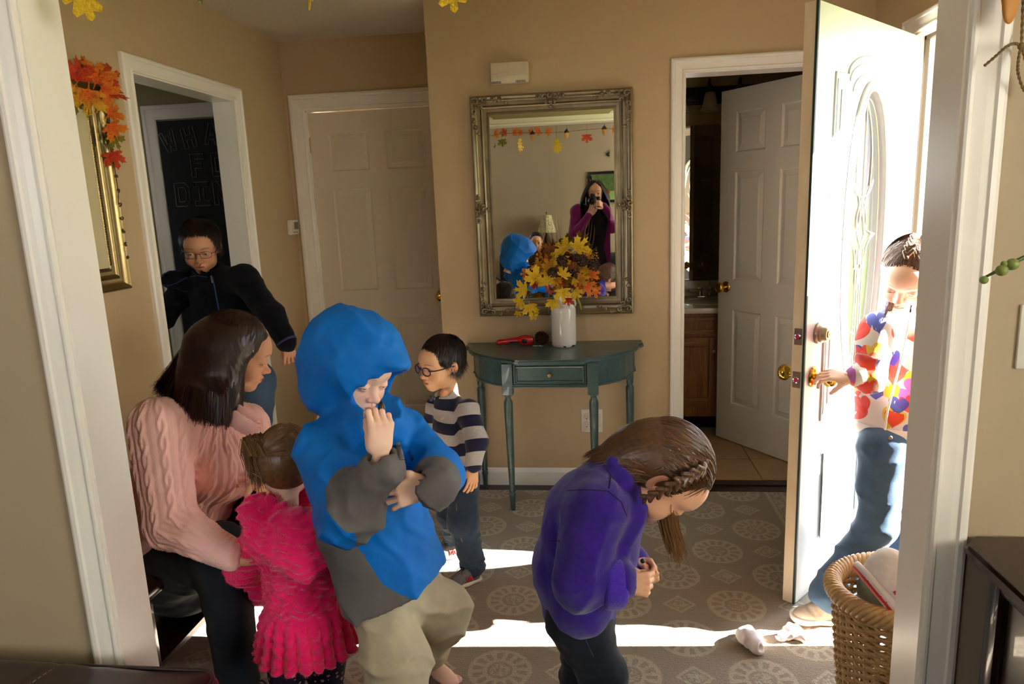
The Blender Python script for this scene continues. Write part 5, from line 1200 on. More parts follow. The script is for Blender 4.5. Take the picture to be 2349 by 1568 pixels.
# ------------------------------------------------------------------ sneakers
def sneaker(name, parent, M_, upper, sole, accent, lace, collar=None, letter=True, extra=None):
    """sole length about 0.2 m at scale 1, toe towards +y; returns the upper (parent of sole and laces)"""
    U = SD(); U.cone((0, -.058, .030), (0, .0, .030), .031, .034, .02, flat=((1, 0, 0), .92)); U.ell((.002, .050, .022), (.037, .052, .027), .02); U.cone((0, -.066, .05), (0, -.015, .055), .026, .026, .02)
    U.cone((0, -.03, .066), (0, .035, .046), .020, .018, .02); U.cone((0, -.070, .062), (0, -.045, .078), .022, .022, .015)
    U.cone((0, -.02, .075), (0, -.028, .096), .018, .014, .01, flat=((0, 1, 0), .45))
    U.ell((0, -.047, .092), (.019, .024, .034), .006, op='s'); U.plane((0, 0, .012), (0, 0, -1), .004)
    U.disp(lambda P: .0011*np.clip(np.sin(P[:, 1]*260)*np.sin(P[:, 0]*0+P[:, 2]*240), 0, 1))
    V, F = mesh_sdf(U, (-.05, -.105, .0), (.05, .115, .125), .0032); hz = V[:, 2].copy()
    a = np_mesh(name, put_world(V, M_), F, upper, parent)
    S = SD(); S.chain([(0, -.070, .014), (0, -.01, .012), (.003, .066, .015)], [.031, .030, .037], .03); S.ell((.002, .066, .02), (.039, .044, .02), .02); S.plane((0, 0, 0), (0, 0, -1), .003); S.plane((0, 0, .021), (0, -.04, 1), .003)
    S.disp(lambda P: .0012*(np.abs(P[:, 2]-.010) < .002))
    V, F = mesh_sdf(S, (-.05, -.115, -.005), (.05, .12, .04), .0032); mi = (V[F].mean(1)[:, 2] < .0055).astype(int)
    np_mesh('sole', put_world(V, M_), F, [sole, accent], a, mi=mi)
    b = MB()
    for i in range(5):
        y = -.006+.0135*i; z = .081-.0078*i; w_ = .014+.001*i
        b.tube([(-w_-.006, y-.004, z-.010), (-w_*.5, y, z+.002), (w_*.5, y+.004, z+.002), (w_+.006, y-.004, z-.010)], .0024, 6, flat=.8)
    for s in (-1, 1):
        b.tube([(0, -.010, .084), (s*.014, -.004, .092), (s*.024, .004, .086), (s*.012, .0, .080), (0, -.008, .084)], .002, 6); b.tube([(0, -.008, .085), (s*.016, .010, .082), (s*.026, .016, .066)], .002, 6)
    b.v = [tuple(v) for v in put_world(np.array(b.v), M_)]; b.build('laces', lace, a, smooth=True)['kind'] = 'stuff'
    if collar:
        b = MB(); b.tube([(.021*math.cos(t), -.047+.026*math.sin(t), .086+.010*abs(math.sin(t))*(1 if math.sin(t) < 0 else .2)) for t in [i*PI/9 for i in range(18)]], .0045, 8, True)
        b.v = [tuple(v) for v in put_world(np.array(b.v), M_)]; b.build('collar', collar, a, smooth=True)
    if letter:
        for s in (-1, 1):
            b = MB(); X = lambda y, z: (s*(.0335-.0001*0+.0015-abs(y+.02)*.03-max(0, z-.042)*.30), y, z)
            sg = s
            pts = [(-.036, .026), (-.030, .052), (-.012, .028), (-.004, .054)]
            for (y0, z0), (y1, z1) in zip(pts[:-1], pts[1:]): b.tube([X(y0, z0), X((y0+y1)/2, (z0+z1)/2), X(y1, z1)], .0030, 6, flat=1)
            for z_ in (.034, .044): b.tube([X(-.036, z_), X(-.012, z_+.001)], .0012, 5)
            b.v = [tuple(v) for v in put_world(np.array(b.v), M_)]; b.build('side_letter', accent, a, smooth=True)['kind'] = 'stuff'
    return a
def shoeM(pos, toe, s, tilt=(0, 0, 1)): return M4(pos, frame_from(toe, tilt), s)
m_shoe_grey = mat('grey_mesh_upper', lin(98, 96, 94), .8, var=.2, scale=200, bscale=500, bstr=.4); m_sole_w = mat('white_sole', lin(214, 206, 192), .6, bstr=.05); m_red = mat('red_rubber', lin(188, 34, 34), .5, bstr=0); m_lace_k = mat('black_lace', lin(20, 20, 22), .8, bstr=0)
m_jean_dk = denim('dark_denim', lin(20, 30, 46), lin(52, 70, 92)); m_jean_md = denim('mid_denim', lin(34, 52, 74), lin(86, 112, 138)); m_jean_blk = denim('blue_black_denim', lin(10, 13, 20), lin(26, 34, 46))
# ------------------------------------------------------------------ boy in the striped shirt
def stripe_mat():
    M = NT('navy_grey_stripes'); a = M.attr('sv').outputs['Fac']; f = M.math('FRACT', M.math('DIVIDE', a, .087)); k = M.math('LESS_THAN', f, .52); n = M.noise(260, M.coord(), 3)
    M.setc(M.mix(k, M.mix(n, lin(24, 24, 46), lin(40, 40, 66)), M.mix(n, lin(140, 136, 132), lin(206, 202, 198))), .92, sheen=.15, spec=.15); M.bump(n, .3, .0008); return M.m
Y = 2.60
sb = thing('person', 'small boy in navy and grey striped shirt, jeans and round blue glasses', 'person', (-.56, 2.58, 0)); 
def loc_parent(o):   # thing empties sit at their base; their parts are built in world space
    for c in list(o.children):
        c.matrix_parent_inverse = Matrix.Translation(-Vector(o.location))
hp = at(1013, 834, 2.60); HF = Vector((-.66, -.74, -.10)); HU = Vector((.02, -.06, 1)); Mh = M4(hp, frame_from(HF, HU), .90)
ho = {'child': 1.3, 'eye': (0, .0046, -.06), 'nose': .6, 'neck': .80, 'browc': (.16, .11, .09)}
J = dict(pelvis=at(1052, 1085, 2.60), chest=at(1040, 965, 2.60), neck=at(1022, 905, 2.61), shr=at(1002, 934, 2.69), shl=at(1074, 942, 2.54), ell=at(1094, 1010, 2.47), wrl=at(1086, 1072, 2.45), elr=at(985, 1010, 2.74), wrr=at(990, 1080, 2.70),
         hipr=at(1040, 1095, 2.64), hipl=at(1062, 1095, 2.55), knl=at(1062, 1195, 2.50), anl=at(1085, 1296, 2.53), knr=at(1035, 1180, 2.66), anr=at(1044, 1238, 2.74))
LH = M4(J['wrl']+Vector((0, 0, -.008)), frame_from((-.08, -.25, -1), (.55, -.8, .2)), .62)
parts = [make_head(ho, Mh)]
S = limbs_field(J, .60); V, F = mesh_sdf(S, *bbox_of(J.values(), .09), .008); parts.append((V, F, np.ones_like(V))); V, F, T = make_hand(LH, -1, curl=(.28, .30, .34, .4), thumb=(.5, .2, .3)); parts.append((V, F, T))
body_mesh('body', parts, sb, SK_WARM); make_eyes(sb, ho, Mh, (40, 24, 16), gaze=(-.1, 1, -.12)); short_hair(sb, Mh, H_DARK, n=5200, front=.048, fringe=.030, seed=5, length=.045, lift=.010)
glasses(sb, Mh, mat('navy_plastic', lin(26, 30, 62), .35, bstr=0), a=.0215, b_=.0175, r=.0026, yf=.108, round_=2.2)
S = SD(); fl = ((HF.x, HF.y, 0), .78)
S.cone(at(1050, 1090, 2.60), at(1042, 985, 2.60), .092, .090, .04, flat=fl); S.cone(at(1042, 985, 2.60), at(1030, 935, 2.61), .090, .058, .04, flat=fl)
S.cone(J['shr'], J['shl'], .034, .036, .04); S.cone(at(1026, 925, 2.61), at(1021, 908, 2.61), .044, .038, .03)
S.chain([J['shl'], J['ell'], J['wrl']+Vector((0, 0, .012))], [.041, .038, .031], .03); S.chain([J['shr'], J['elr'], J['wrr']], [.045, .038, .030], .025)
nk = at(1016, 886, 2.60); S.cone(nk+Vector((0, 0, .03)), nk+Vector((-.002, -.002, -.014)), .050, .036, .005, op='s'); S.plane(J['pelvis']+Vector((0, 0, -.012)), (0, 0, -1), .004)
S.disp(lambda P: .0045*folds(P, (.2, .1, 1), 16, 4)*blur_mask(np.abs(P[:, 2]-.60), .0, .2)+.002*snoise(P, 14, 2, 2))
ax_ = np.array(J['shl']); 
def sv(V):
    s_ = V[:, 2]-.018*0; arm = np.clip((V[:, 0]-(J['shl'].x-.055))/.02, 0, 1); t = (V-ax_)@np.array((J['wrl']-J['shl']).normalized()); return (V[:, 2]+.038)*(1-arm)+(J['shl'].z-t*.93+.012)*arm
sw = garment('striped_shirt', S, *bbox_of([J['shl'], J['shr'], J['wrl'], J['wrr'], J['neck'], J['pelvis']], .11), stripe_mat(), sb, .0048, attrs={'sv': sv})
cf = MB(); d = (J['wrl']-J['ell']).normalized(); cf.tube([J['wrl']-d*.020, J['wrl']-d*.005, J['wrl']+d*.006], [.030, .0305, .028], 16); cf.build('cuff', mat('navy_rib', lin(30, 30, 56), .9, bstr=.2, stretch=(30, 30, 1)), sw, smooth=True)
b = MB(); 
for sgn in (-1, 1):
    p = nk+Vector((-.034, -.040, -.046)); b.tube([p, p+Vector((sgn*.010, -sgn*.006, .020))], .0016, 5); b.tube([p, p+Vector((sgn*.003, -sgn*.002, -.012))], .0016, 5)
b.build('neck_notch', MATS['navy_rib'], sw)
S = SD(); S.cone(at(1050, 1085, 2.60), at(1052, 1110, 2.60), .084, .080, .03, flat=fl)
S.chain([J['hipl'], J['knl'], J['anl']], [.066, .056, .048], .03); S.chain([J['hipr'], J['knr'], J['anr']], [.066, .054, .046], .03)
S.disp(lambda P: .007*folds(P, (.15, .1, 1), 20, 9, .9)*blur_mask(-P[:, 2], -.36, -.05)+.0025*snoise(P, 20, 6, 2))
jn = garment('jeans', S, *bbox_of([J['hipl'], J['hipr'], J['anl'], J['anr']], .10), m_jean_dk, sb, .0045)
m_thread = mat('tan_thread', lin(176, 132, 80), .8, bstr=0)
def seam(parent, pts, m=None, r=.0009, nm='seam'): return MB().tube(pts, r, 5).build(nm, m or m_thread, parent)
off = Vector((.02, -.058, 0)); seam(jn, [J['hipl']+Vector((-.02, -.062, .0)), J['knl']+Vector((-.008, -.060, 0)), J['anl']+Vector((-.005, -.047, .02))])
sneaker('shoe', sb, shoeM((J['anl'].x-.035, J['anl'].y-.045, .013), (-.80, -.62, 0), .82), m_shoe_grey, m_sole_w, m_red, m_lace_k, mat('red_lining', lin(170, 30, 50), .8, bstr=0))
sneaker('shoe', sb, shoeM((J['anr'].x-.03, J['anr'].y-.04, .013), (-.86, -.50, 0), .82), m_shoe_grey, m_sole_w, m_red, m_lace_k, MATS['red_lining'])
MB().tube([J['anl']+Vector((.0, 0, .012)), J['anl']+Vector((-.004, -.004, -.022))], [.034, .030], 14).build('sock', mat('blue_sock', lin(30, 60, 190), .9), sb, smooth=True)
loc_parent(sb)
# ------------------------------------------------------------------ child in the blue hooded jacket
bk = thing('person', 'child in hooded bright blue and grey rain jacket zipping the collar, khaki trousers, barefoot', 'person', (-.58, 1.6, 0))
hp = at(812, 850, 1.60); HF = Vector((.78, -.52, -.36)); HU = Vector((.30, -.02, 1)); Mh = M4(hp, frame_from(HF, HU), .93)
ho = {'child': 1.1, 'eye': (-.004, .0012, 0), 'nose': 1.0, 'neck': .85, 'browc': (.62, .42, .30)}
J = dict(pelvis=at(880, 1330, 1.60), chest=at(830, 1080, 1.60), neck=at(815, 960, 1.61), shr=at(752, 1018, 1.50), shl=at(925, 975, 1.70), elr=at(802, 1195, 1.38), wrr=at(872, 1040, 1.36), ell=at(1000, 1085, 1.56), wrl=at(975, 1118, 1.40),
         hipr=at(868, 1365, 1.58), hipl=at(930, 1360, 1.67), knr=at(910, 1500, 1.53), anr=Vector((-.50, 1.44, .07)), knl=at(1012, 1400, 1.78), anl=at(988, 1530, 1.95))
J['anl'].z = .10
RH = M4(J['wrr']+Vector((.002, 0, .008)), frame_from((.06, .10, 1), (.52, -.80, .05)), .78)
LHm = M4(J['wrl'], frame_from((-1, -.18, -.22), (.10, -.95, .22)), .80)
parts = [make_head(ho, Mh)]
S = limbs_field(J, .60); V, F = mesh_sdf(S, *bbox_of(J.values(), .12), .009); parts.append((V, F, np.ones_like(V)))
V, F, T = make_hand(RH, 1, curl=((.55, 1.2, .7), (.75, 1.3, .8), (.85, 1.4, .9), (.95, 1.4, .9)), thumb=(.1, .1, .9), spread=.06); parts.append((V, F, T))
V, F, T = make_hand(LHm, -1, curl=((.25, .35, .3), (.35, .45, .3), (.40, .5, .35), (.5, .5, .4)), thumb=(.7, .25, .1), spread=.20); parts.append((V, F, T))
def foot(pos, toe, s):
    S = SD(); S.cone((0, -.02, .05), (0, .075, .022), .030, .024, .02); S.cone((0, -.03, .03), (0, -.02, .03), .027, .027, .02); S.cone((0, .05, .02), (.004, .10, .018), .033, .030, .02, flat=((0, 0, 1), .6)); S.cone((0, -.01, .03), (0, -.015, .14), .030, .034, .03)
    for i, (x, r, l) in enumerate(((-.026, .0125, .020), (-.008, .009, .020), (.006, .0085, .017), (.018, .008, .013), (.029, .0078, .007))): S.cone((x, .108-abs(x+.01)*.35, .013), (x*1.05, .118+l*.4-abs(x+.01)*.45, .011), r*.85, r, .004)
    S.plane((0, 0, 0), (0, 0, -1), .006); V, F = mesh_sdf(S, (-.06, -.075, -.01), (.06, .16, .15), .003); T = np.ones_like(V); m_ = np.clip((V[:, 1]-.10)/.02, 0, 1)[:, None]; T = T*(1-.3*m_*np.array([0, .35, .35]))
    return put_world(V, M4(pos, frame_from(toe, (0, 0, 1)), s)), F, T.astype(np.float32)
parts.append(foot((J['anl'].x+.005, J['anl'].y, .018), (.80, -.55, -.02), .82)); parts.append(foot((-.50, 1.46, .013), (.7, -.7, 0), .82))
body_mesh('body', parts, bk, SK_PALE); make_eyes(bk, ho, Mh, (90, 110, 130), gaze=(0, 1, -.5))
def gr(i, p):
    r = np.random.RandomState(i); q = p.copy(); pts = [q.copy()]
    for j in range(7): d = np.array([.35+r.normal()*.08, .3-.06*j, -.6]); d /= np.linalg.norm(d); q = proj(q+d*.006, .004+.001*j); pts.append(q.copy())
    return pts
strands('fringe', bk, scalp_points(700, lambda d, p: p[1] > .03 and .050 < p[2] < .085, 4), gr, Mh, H_GING, .0026, seed=9)
# jacket with signed masks for the grey panels
M = NT('blue_rain_shell'); a = M.attr('gm').outputs['Fac']; k = M.math('GREATER_THAN', a, 0); n = M.noise(7, M.coord(), 4, .6); n2 = M.noise(900, M.coord(), 2)
M.setc(M.mix(k, M.mix(n, lin(0, 92, 178), lin(0, 122, 214)), M.mix(n, lin(84, 80, 78), lin(112, 108, 106))), .55, spec=.22); M.bump(M.math('ADD', n2, M.noise(26, M.coord(), 4, .6, .8)), .35, .0035); m_blue = M.m
S = SD(); fw = Vector((.75, -.65, 0)).normalized(); fl = ((fw.x, fw.y, 0), .80)
c1, c2, c3 = at(850, 1010, 1.60), at(850, 1160, 1.60), at(918, 1385, 1.60)
S.cone(c1, c2, .112, .128, .05, flat=fl); S.cone(c2, c3, .128, .150, .06, flat=fl); S.cone(J['shr']+Vector((.01, 0, -.01)), J['shl']+Vector((-.01, 0, -.02)), .056, .052, .05)
S.chain([J['shr']+Vector((-.012, 0, -.015)), J['elr']+Vector((.0, 0, .01)), J['wrr']+Vector((0, 0, -.035))], [.066, .060, .044], .022); S.chain([J['shl']+Vector((0, 0, -.015)), J['ell'], J['wrl']+Vector((.022, .008, 0))], [.060, .060, .046], .022)
S.cone(at(828, 985, 1.57), at(850, 962, 1.55), .085, .074, .03)                       # collar
# hood
R = frame_from(HF, HU); hl = lambda x, y, z: Vector(tuple(np.array(hp)+R@np.array([x, y, z])*.93))
H_ = SD(); H_.ell(hl(0, -.030, .038), (.112, .122, .108), .03, R=R); H_.ell(hl(0, .030, .040), (.098, .100, .094), .03, R=R); H_.ell(hl(0, -.035, -.06), (.100, .090, .085), .05, R=R); H_.cone(hl(0, .120, .088), hl(0, .055, .100), .030, .05, .03, flat=(HU, .5))
H_.ell(hl(0, -.005, .018), (.092, .100, .090), .01, R=R, op='s'); H_.ell(hl(-.012, .095, -.026), (.086, .105, .092), .012, R=R, op='s')
S.add(H_, .018); S.ell(hl(-.004, .105, -.006), (.070, .085, .060), .010, R=R, op='s')
S.plane(at(905, 1398, 1.47)+Vector((0, 0, -.010)), (.30, .10, -1), .006)
S.cone(J['wrr']+Vector((0, 0, -.02)), J['wrr']+Vector((.004, .004, .05)), .030, .036, .003, op='s'); S.cone(J['wrl']+Vector((.012, .004, 0)), J['wrl']+Vector((-.06, -.01, 0)), .036, .044, .003, op='s')
def dp(P):
    b_ = np.exp(-(((P-np.array(J['elr']))**2).sum(1))/(.10**2)); cu = np.exp(-(((P-np.array(J['wrr']+Vector((0, 0, -.03))))**2).sum(1))/(.035**2)); cl2 = np.exp(-(((P-np.array(J['wrl']+Vector((.03, 0, 0))))**2).sum(1))/(.04**2))
    up = (P[:, 2] > c1.z+.03); return .010*folds(P, (.3, .2, 1), 7, 3, 1.3)*(.35+b_)+.008*folds(P, (1, .3, .3), 7, 33, 1.5)+.006*folds(P, (.6, .3, .8), 13, 77, 1.5)*(.3+b_)+.003*snoise(P, 9, 5, 3)+.004*cu*np.sin(np.arctan2(P[:, 1]-J['wrr'].y, P[:, 0]-J['wrr'].x)*14)+.004*cl2*np.sin(P[:, 2]*420+P[:, 1]*200)+.003*up*folds(P, (.8, .2, -.4), 16, 8, .8)
S.disp(dp)
def gm(V):
    d1 = (V-np.array(J['elr']))@np.array((J['wrr']-J['elr']).normalized()); dist = np.linalg.norm(np.cross(V-np.array(J['elr']), np.array((J['wrr']-J['elr']).normalized())), axis=1)
    fr = np.minimum(np.minimum(d1-.035-(V[:, 0]-J['elr'].x)*-.35, .075-dist), .10)                       # right forearm
    lw = .085-np.linalg.norm(V-np.array(J['wrl']+Vector((.035, .02, .0))), axis=1)               # left cuff zone
    st = np.minimum(np.minimum(.014-np.abs((V[:, 0]-J['elr'].x)*.8+(V[:, 2]-J['elr'].z)*-.3-.045), .10-dist), J['elr'].z+.06-V[:, 2])
    A0, A1, A2 = at(800, 1235, 1.46), at(873, 1352, 1.46), at(952, 1412, 1.46); ln = lambda a, b_: ((V[:, 0]-a.x)*(b_.z-a.z)-(V[:, 2]-a.z)*(b_.x-a.x))/((b_-a).length)
    pz = np.minimum(np.maximum(ln(A0, A1), 0-.5*(V[:, 1] > 9)) if False else np.maximum(np.minimum(ln(A0, A1), A0.z-V[:, 2]), ln(A1, A2)), A0.z-V[:, 2])
    return np.maximum.reduce([fr, lw, st*1.0, pz])
jk = garment('rain_jacket', S, *bbox_of([J['shr'], J['shl'], J['elr'], J['wrl'], J['ell'], hp, c3], .16), m_blue, bk, .0052, attrs={'gm': gm})
m_grey_z = mat('grey_zip_tape', lin(92, 88, 88), .7, bstr=.1)
def on_front(px0, py0, px1, py1, Y0_, Y1_, n=10): return [at(px0+(px1-px0)*i/(n-1), py0+(py1-py0)*i/(n-1), Y0_+(Y1_-Y0_)*i/(n-1)) for i in range(n)]
on_surf(S, [(911, 1015), (917, 1036), (922, 1058)], 1.45, .0065, 'hook_tab', m_grey_z, jk)
on_surf(S, [(984, 1312), (993, 1345)], 1.45, .0065, 'hook_tab', m_grey_z, jk)
m_bp2 = mat('blue_piping', lin(0, 70, 140), .6, bstr=0)
on_surf(S, [(930, 985), (938, 1030), (948, 1060)], 1.45, .0035, 'storm_flap_edge', m_bp2, jk); on_surf(S, [(958, 1170), (972, 1240), (990, 1310), (1000, 1350)], 1.45, .0035, 'storm_flap_edge', m_bp2, jk)
MB().ball(at(876, 937, 1.42), .012, 10, (.7, .8, 1.5)).tube([at(872, 925, 1.43), at(868, 960, 1.44)], .004, 6).build('zip_pull', m_black, jk, smooth=True)
# khaki trousers
M = NT('khaki_twill'); n = M.noise(9, M.coord(), 4, .6); M.setc(M.mix(n, lin(150, 138, 112), lin(198, 186, 160)), .9, spec=.15); M.bump(M.noise(30, M.coord(), 4), .4, .004)
S = SD(); S.cone(at(890, 1340, 1.62), at(895, 1390, 1.62), .08, .08, .04, flat=fl); S.chain([J['hipr']+Vector((.0, .0, 0)), J['knr']+Vector((.0, .0, -.02)), J['anr']+Vector((0, .02, .02))], [.072, .078, .074], .04); S.chain([J['hipl'], J['knl'], J['anl']+Vector((-.01, 0, .0))], [.085, .076, .062], .04)
S.disp(lambda P: .010*folds(P, (.2, .3, 1), 9, 14, 1.0)+.004*snoise(P, 9, 3, 2)); S.plane((0, 0, .022), (0, 0, -1), .006)
garment('khaki_trousers', S, *bbox_of([J['hipr'], J['hipl'], J['anr'], J['anl'], J['knl'], J['knr']], .12), M.m, bk, .006)
# ------------------------------------------------------------------ girl in the purple fleece, bending over
pg = thing('person', 'girl in purple fleece jacket bending over her zipper, braided brown hair', 'person', (.0, 1.5, 0))
hp = at(1516, 1088, 1.50); HF = Vector((.42, -.10, -.88)); HU = Vector((.90, .0, .42)); Mh = M4(hp, frame_from(HF, HU), .97)
ho = {'child': 1, 'eye': (-.003, .0016, 0), 'nose': .9, 'neck': .8, 'browc': (.25, .16, .12)}
J = dict(pelvis=at(1330, 1370, 1.50), chest=at(1375, 1170, 1.50), neck=at(1442, 1070, 1.50), shr=at(1372, 1160, 1.40), shl=at(1400, 1120, 1.62), elr=at(1328, 1335, 1.36), wrr=at(1430, 1335, 1.38), ell=at(1370, 1290, 1.64), wrl=at(1452, 1290, 1.53),
         hipr=at(1320, 1400, 1.44), hipl=at(1345, 1400, 1.56), knr=at(1385, 1550, 1.44), anr=Vector((-.03, 1.47, .07)), knl=at(1335, 1560, 1.60), anl=Vector((-.09, 1.66, .07)))
RH = M4(J['wrr']+Vector((-.004, 0, 0)), frame_from((1, .05, -.12), (.15, -.95, .28)), .74); LH = M4(J['wrl'], frame_from((.9, -.5, .1), (.3, .8, .4)), .70)
parts = [make_head(ho, Mh)]; S = limbs_field(J, .62); V, F = mesh_sdf(S, *bbox_of(J.values(), .12), .009); parts.append((V, F, np.ones_like(V)))
V, F, T = make_hand(RH, 1, curl=((1.0, 1.5, 1.0), (1.1, 1.55, 1.0), (1.15, 1.6, 1.0), (1.2, 1.6, 1.0)), thumb=(.25, .5, .35), spread=.02); parts.append((V, F, T)); V, F, T = make_hand(LH, -1, curl=(.8, .9, 1, 1), thumb=(.3, .5, .3)); parts.append((V, F, T))
body_mesh('body', parts, pg, SK_TAN); make_eyes(pg, ho, Mh, (70, 50, 30), gaze=(0, 1, -.4))
# hair: undercoat, long strands falling over the back of the head towards the collar
def ex(S): 
    S.ell((0, -.075, -.030), (.062, .052, .080), .05); S.ell((0, -.07, -.09), (.055, .036, .06), .04)
hair_shell('hair_undercoat', pg, Mh, H_BROWN, [((0, .055, .050), (0, 1, -.65)), ((0, .028, .0), (0, 1, -.35))], off=.008, extra=ex, h=.0035, seed=2, lo=(-.11, -.15, -.19), hi=(.11, .12, .14))
r_ = np.random.RandomState(5)
def gr(i, p):
    q = p+(p-HC)*.03; pts = [q.copy()]; L = .150*r_.uniform(.85, 1.1); k = 16; j0 = r_.normal(size=3)*.10; lf = r_.uniform(.007, .013)
    for j in range(k):
        t = j/k; d = np.array([0, -1.0+.75*t, -.15-1.05*t])+j0*np.array([1, .4, .4]); d[0] += -.4*q[0]/.08*t; d /= np.linalg.norm(d); q = q+d*L/k
        if q[2] > -.005: q = proj(q, lf)
        else:
            c_ = np.array([0, -.034]); v_ = q[:2]-c_; l_ = np.linalg.norm(v_); R0 = .070+lf-.05*max(0, -q[2]-.03); q[:2] = c_+v_/max(l_, 1e-6)*min(max(l_, R0-.004), R0+.004)
        pts.append(q.copy())
    return pts
strands('hair', pg, scalp_points(6500, lambda d, p: p[2] > .0 and (p[1] < .035 or p[2] > .075) or (p[1] < -.02 and p[2] > -.04), 8), gr, Mh, H_BROWN, .0024, seed=6)
def braid(parent, pts, r, m, name='braid', n_per=None, tw=None):
    """plaited rope: overlapping tilted lobes along a path"""
    P = [Vector(p) for p in pts]; L = [0]
    for a, b_ in zip(P[:-1], P[1:]): L.append(L[-1]+(b_-a).length)
    tot = L[-1]; n = n_per or int(tot/(r*.62)); S = SD()
    def pos(s_):
        for i in range(len(P)-1):
            if s_ <= L[i+1] or i == len(P)-2: t = (s_-L[i])/max(1e-6, L[i+1]-L[i]); return P[i].lerp(P[i+1], t), (P[i+1]-P[i]).normalized()
    up = Vector(tw or (0, -1, 0)); 
    for i in range(n):
        c, t = pos(tot*i/n); sd_ = t.cross(up).normalized(); rr = r*(1-.35*i/n); s = 1 if i % 2 else -1; ax = (t*.9+sd_*s*.75).normalized(); o = up.cross(t)*0
        S.cone(c+sd_*s*rr*.52-ax*rr*.72, c+sd_*s*rr*.30+ax*rr*.72+up*rr*.2, rr*.46, rr*.40, rr*.10)
    lo, hi = bbox_of(P, r*1.8); V, F = mesh_sdf(S, lo, hi, max(.0018, r*.13))
    return np_mesh(name, V, F, m, parent, attrs={'hv': np.clip(.45+.45*snoise(V, 120, 3, 1), 0, 1)})
bp = [at(1622, 1062, 1.47), at(1608, 1078, 1.425), at(1580, 1092, 1.395), at(1550, 1108, 1.380), at(1515, 1128, 1.385), at(1485, 1140, 1.395), at(1468, 1146, 1.41)]
braid(pg, bp, .0165, H_BROWN)
bp2 = [at(1622, 1060, 1.49), at(1618, 1085, 1.50), at(1600, 1112, 1.51), at(1585, 1125, 1.53)]; braid(pg, bp2, .013, H_BROWN)
V_ = []; tl = MB(); rs_ = random.Random(3)
def lock(parent, pts, r0, n, m, name, spread=.010, tip=.5):
    b = []; hv = []; Vs = []; Fs = []
    for i in range(n):
        o0 = Vector((rs_.gauss(0, r0*.5), rs_.gauss(0, r0*.5), 0)); o1 = o0*tip+Vector((rs_.gauss(0, spread), rs_.gauss(0, spread), rs_.gauss(0, spread*1.6))); k = len(pts)*4; base = len(Vs); c = rs_.random(); w_ = .0012*rs_.uniform(.6, 1.4); L = rs_.uniform(.78, 1.0)
        for j in range(k):
            t = j/(k-1)*L*(len(pts)-1); a = int(min(t, len(pts)-2)); p = Vector(pts[a]).lerp(Vector(pts[a+1]), t-a)+o0.lerp(o1, (t/(len(pts)-1))**1.5); w2 = w_*(1-.6*j/k); Vs += [p-Vector((w2, 0, 0)), p+Vector((w2, 0, 0))]; hv += [c, c]
        Fs += [(base+2*j, base+2*j+1, base+2*j+3, base+2*j+2) for j in range(k-1)]
    o = np_mesh(name, np.array([tuple(v) for v in Vs]), np.array(Fs), m, parent, attrs={'hv': hv}); o['kind'] = 'stuff'; return o
lock(pg, [at(1528, 1120, 1.46), at(1530, 1160, 1.46), at(1535, 1200, 1.465), at(1545, 1240, 1.47), at(1560, 1282, 1.47)], .016, 260, H_LBROWN, 'loose_hair', .007, .7)
# fleece jacket
def fleece(name, c1, c2, b1=420, b2=60):
    M = NT(name); co = M.coord(); n = M.noise(b2, co, 4, .6); n2 = M.noise(b1, co, 3, .7); M.setc(M.mix(n, c1, c2), .95, sheen=.35, spec=.1); M.bump(M.math('ADD', M.math('MULTIPLY', n2, 1), n), .45, .003); return M.m
m_purp = fleece('purple_fleece', lin(34, 16, 98), lin(62, 32, 150)); m_purp2 = cloth('purple_softshell', lin(40, 24, 92), .6, 500, .12, var=.05); 
S = SD(); fl = ((0, 1, 0), 1.0)
S.chain([at(1322, 1385, 1.50), at(1318, 1290, 1.50), at(1350, 1185, 1.50), at(1405, 1105, 1.50)], [.078, .082, .088, .064], .06)
S.cone(at(1330, 1395, 1.42), at(1330, 1395, 1.58), .060, .060, .05); S.cone(J['shr']+Vector((-.005, 0, 0)), J['shl'], .052, .050, .06); S.cone(at(1425, 1180, 1.46), at(1400, 1300, 1.47), .052, .050, .05); S.cone(at(1380, 1180, 1.58), at(1360, 1330, 1.58), .07, .07, .06)
S.cone(at(1415, 1085, 1.50), at(1436, 1062, 1.50), .058, .054, .02)
S.chain([J['shr']+Vector((0, 0, -.01)), J['elr'], J['wrr']+Vector((-.012, 0, 0))], [.060, .052, .042], .018); S.chain([J['shl'], J['ell'], J['wrl']], [.052, .048, .038], .02)
S.chain([at(1408, 1058, 1.455), at(1432, 1094, 1.44), at(1450, 1125, 1.45)], [.010, .014, .010], .02)
nb = at(1452, 1052, 1.50); S.ell(nb+Vector((.02, 0, .02)), (.045, .042, .045), .006, op='s')
S.cone(J['wrr']+Vector((-.002, 0, 0)), J['wrr']+Vector((.06, 0, 0)), .029, .034, .003, op='s'); S.plane(at(1345, 1415, 1.5), (.10, 0, -1), .006)
S.disp(lambda P: .011*folds(P, (1, .1, .25), 8, 21, 1.1)*blur_mask(-np.abs((P-np.array(J['elr']))).sum(1), -.30, -.02)+.006*folds(P, (.8, .2, -.5), 7, 25, 1.3)+.004*snoise(P, 6, 12, 3))
S_pj = S; pj = garment('fleece_jacket', S, *bbox_of([J['pelvis'], J['neck'], J['shr'], J['shl'], J['elr'], J['wrr'], J['wrl'], J['ell']], .13), m_purp, pg, .005)
dq = (J['wrr']-J['elr']).normalized(); q0 = J['wrr']+Vector((-.016, 0, -.001))
MB().lathe([(.044, -.034), (.0535, -.030), (.0565, -.018), (.0555, .004), (.0520, .014), (.045, .018), (.038, .014), (.036, -.01)], 28, q0, dq, caps=False).build('turned_cuff', fleece('purple_sherpa', lin(50, 26, 140), lin(84, 52, 186), 300, 150), pj, smooth=True)
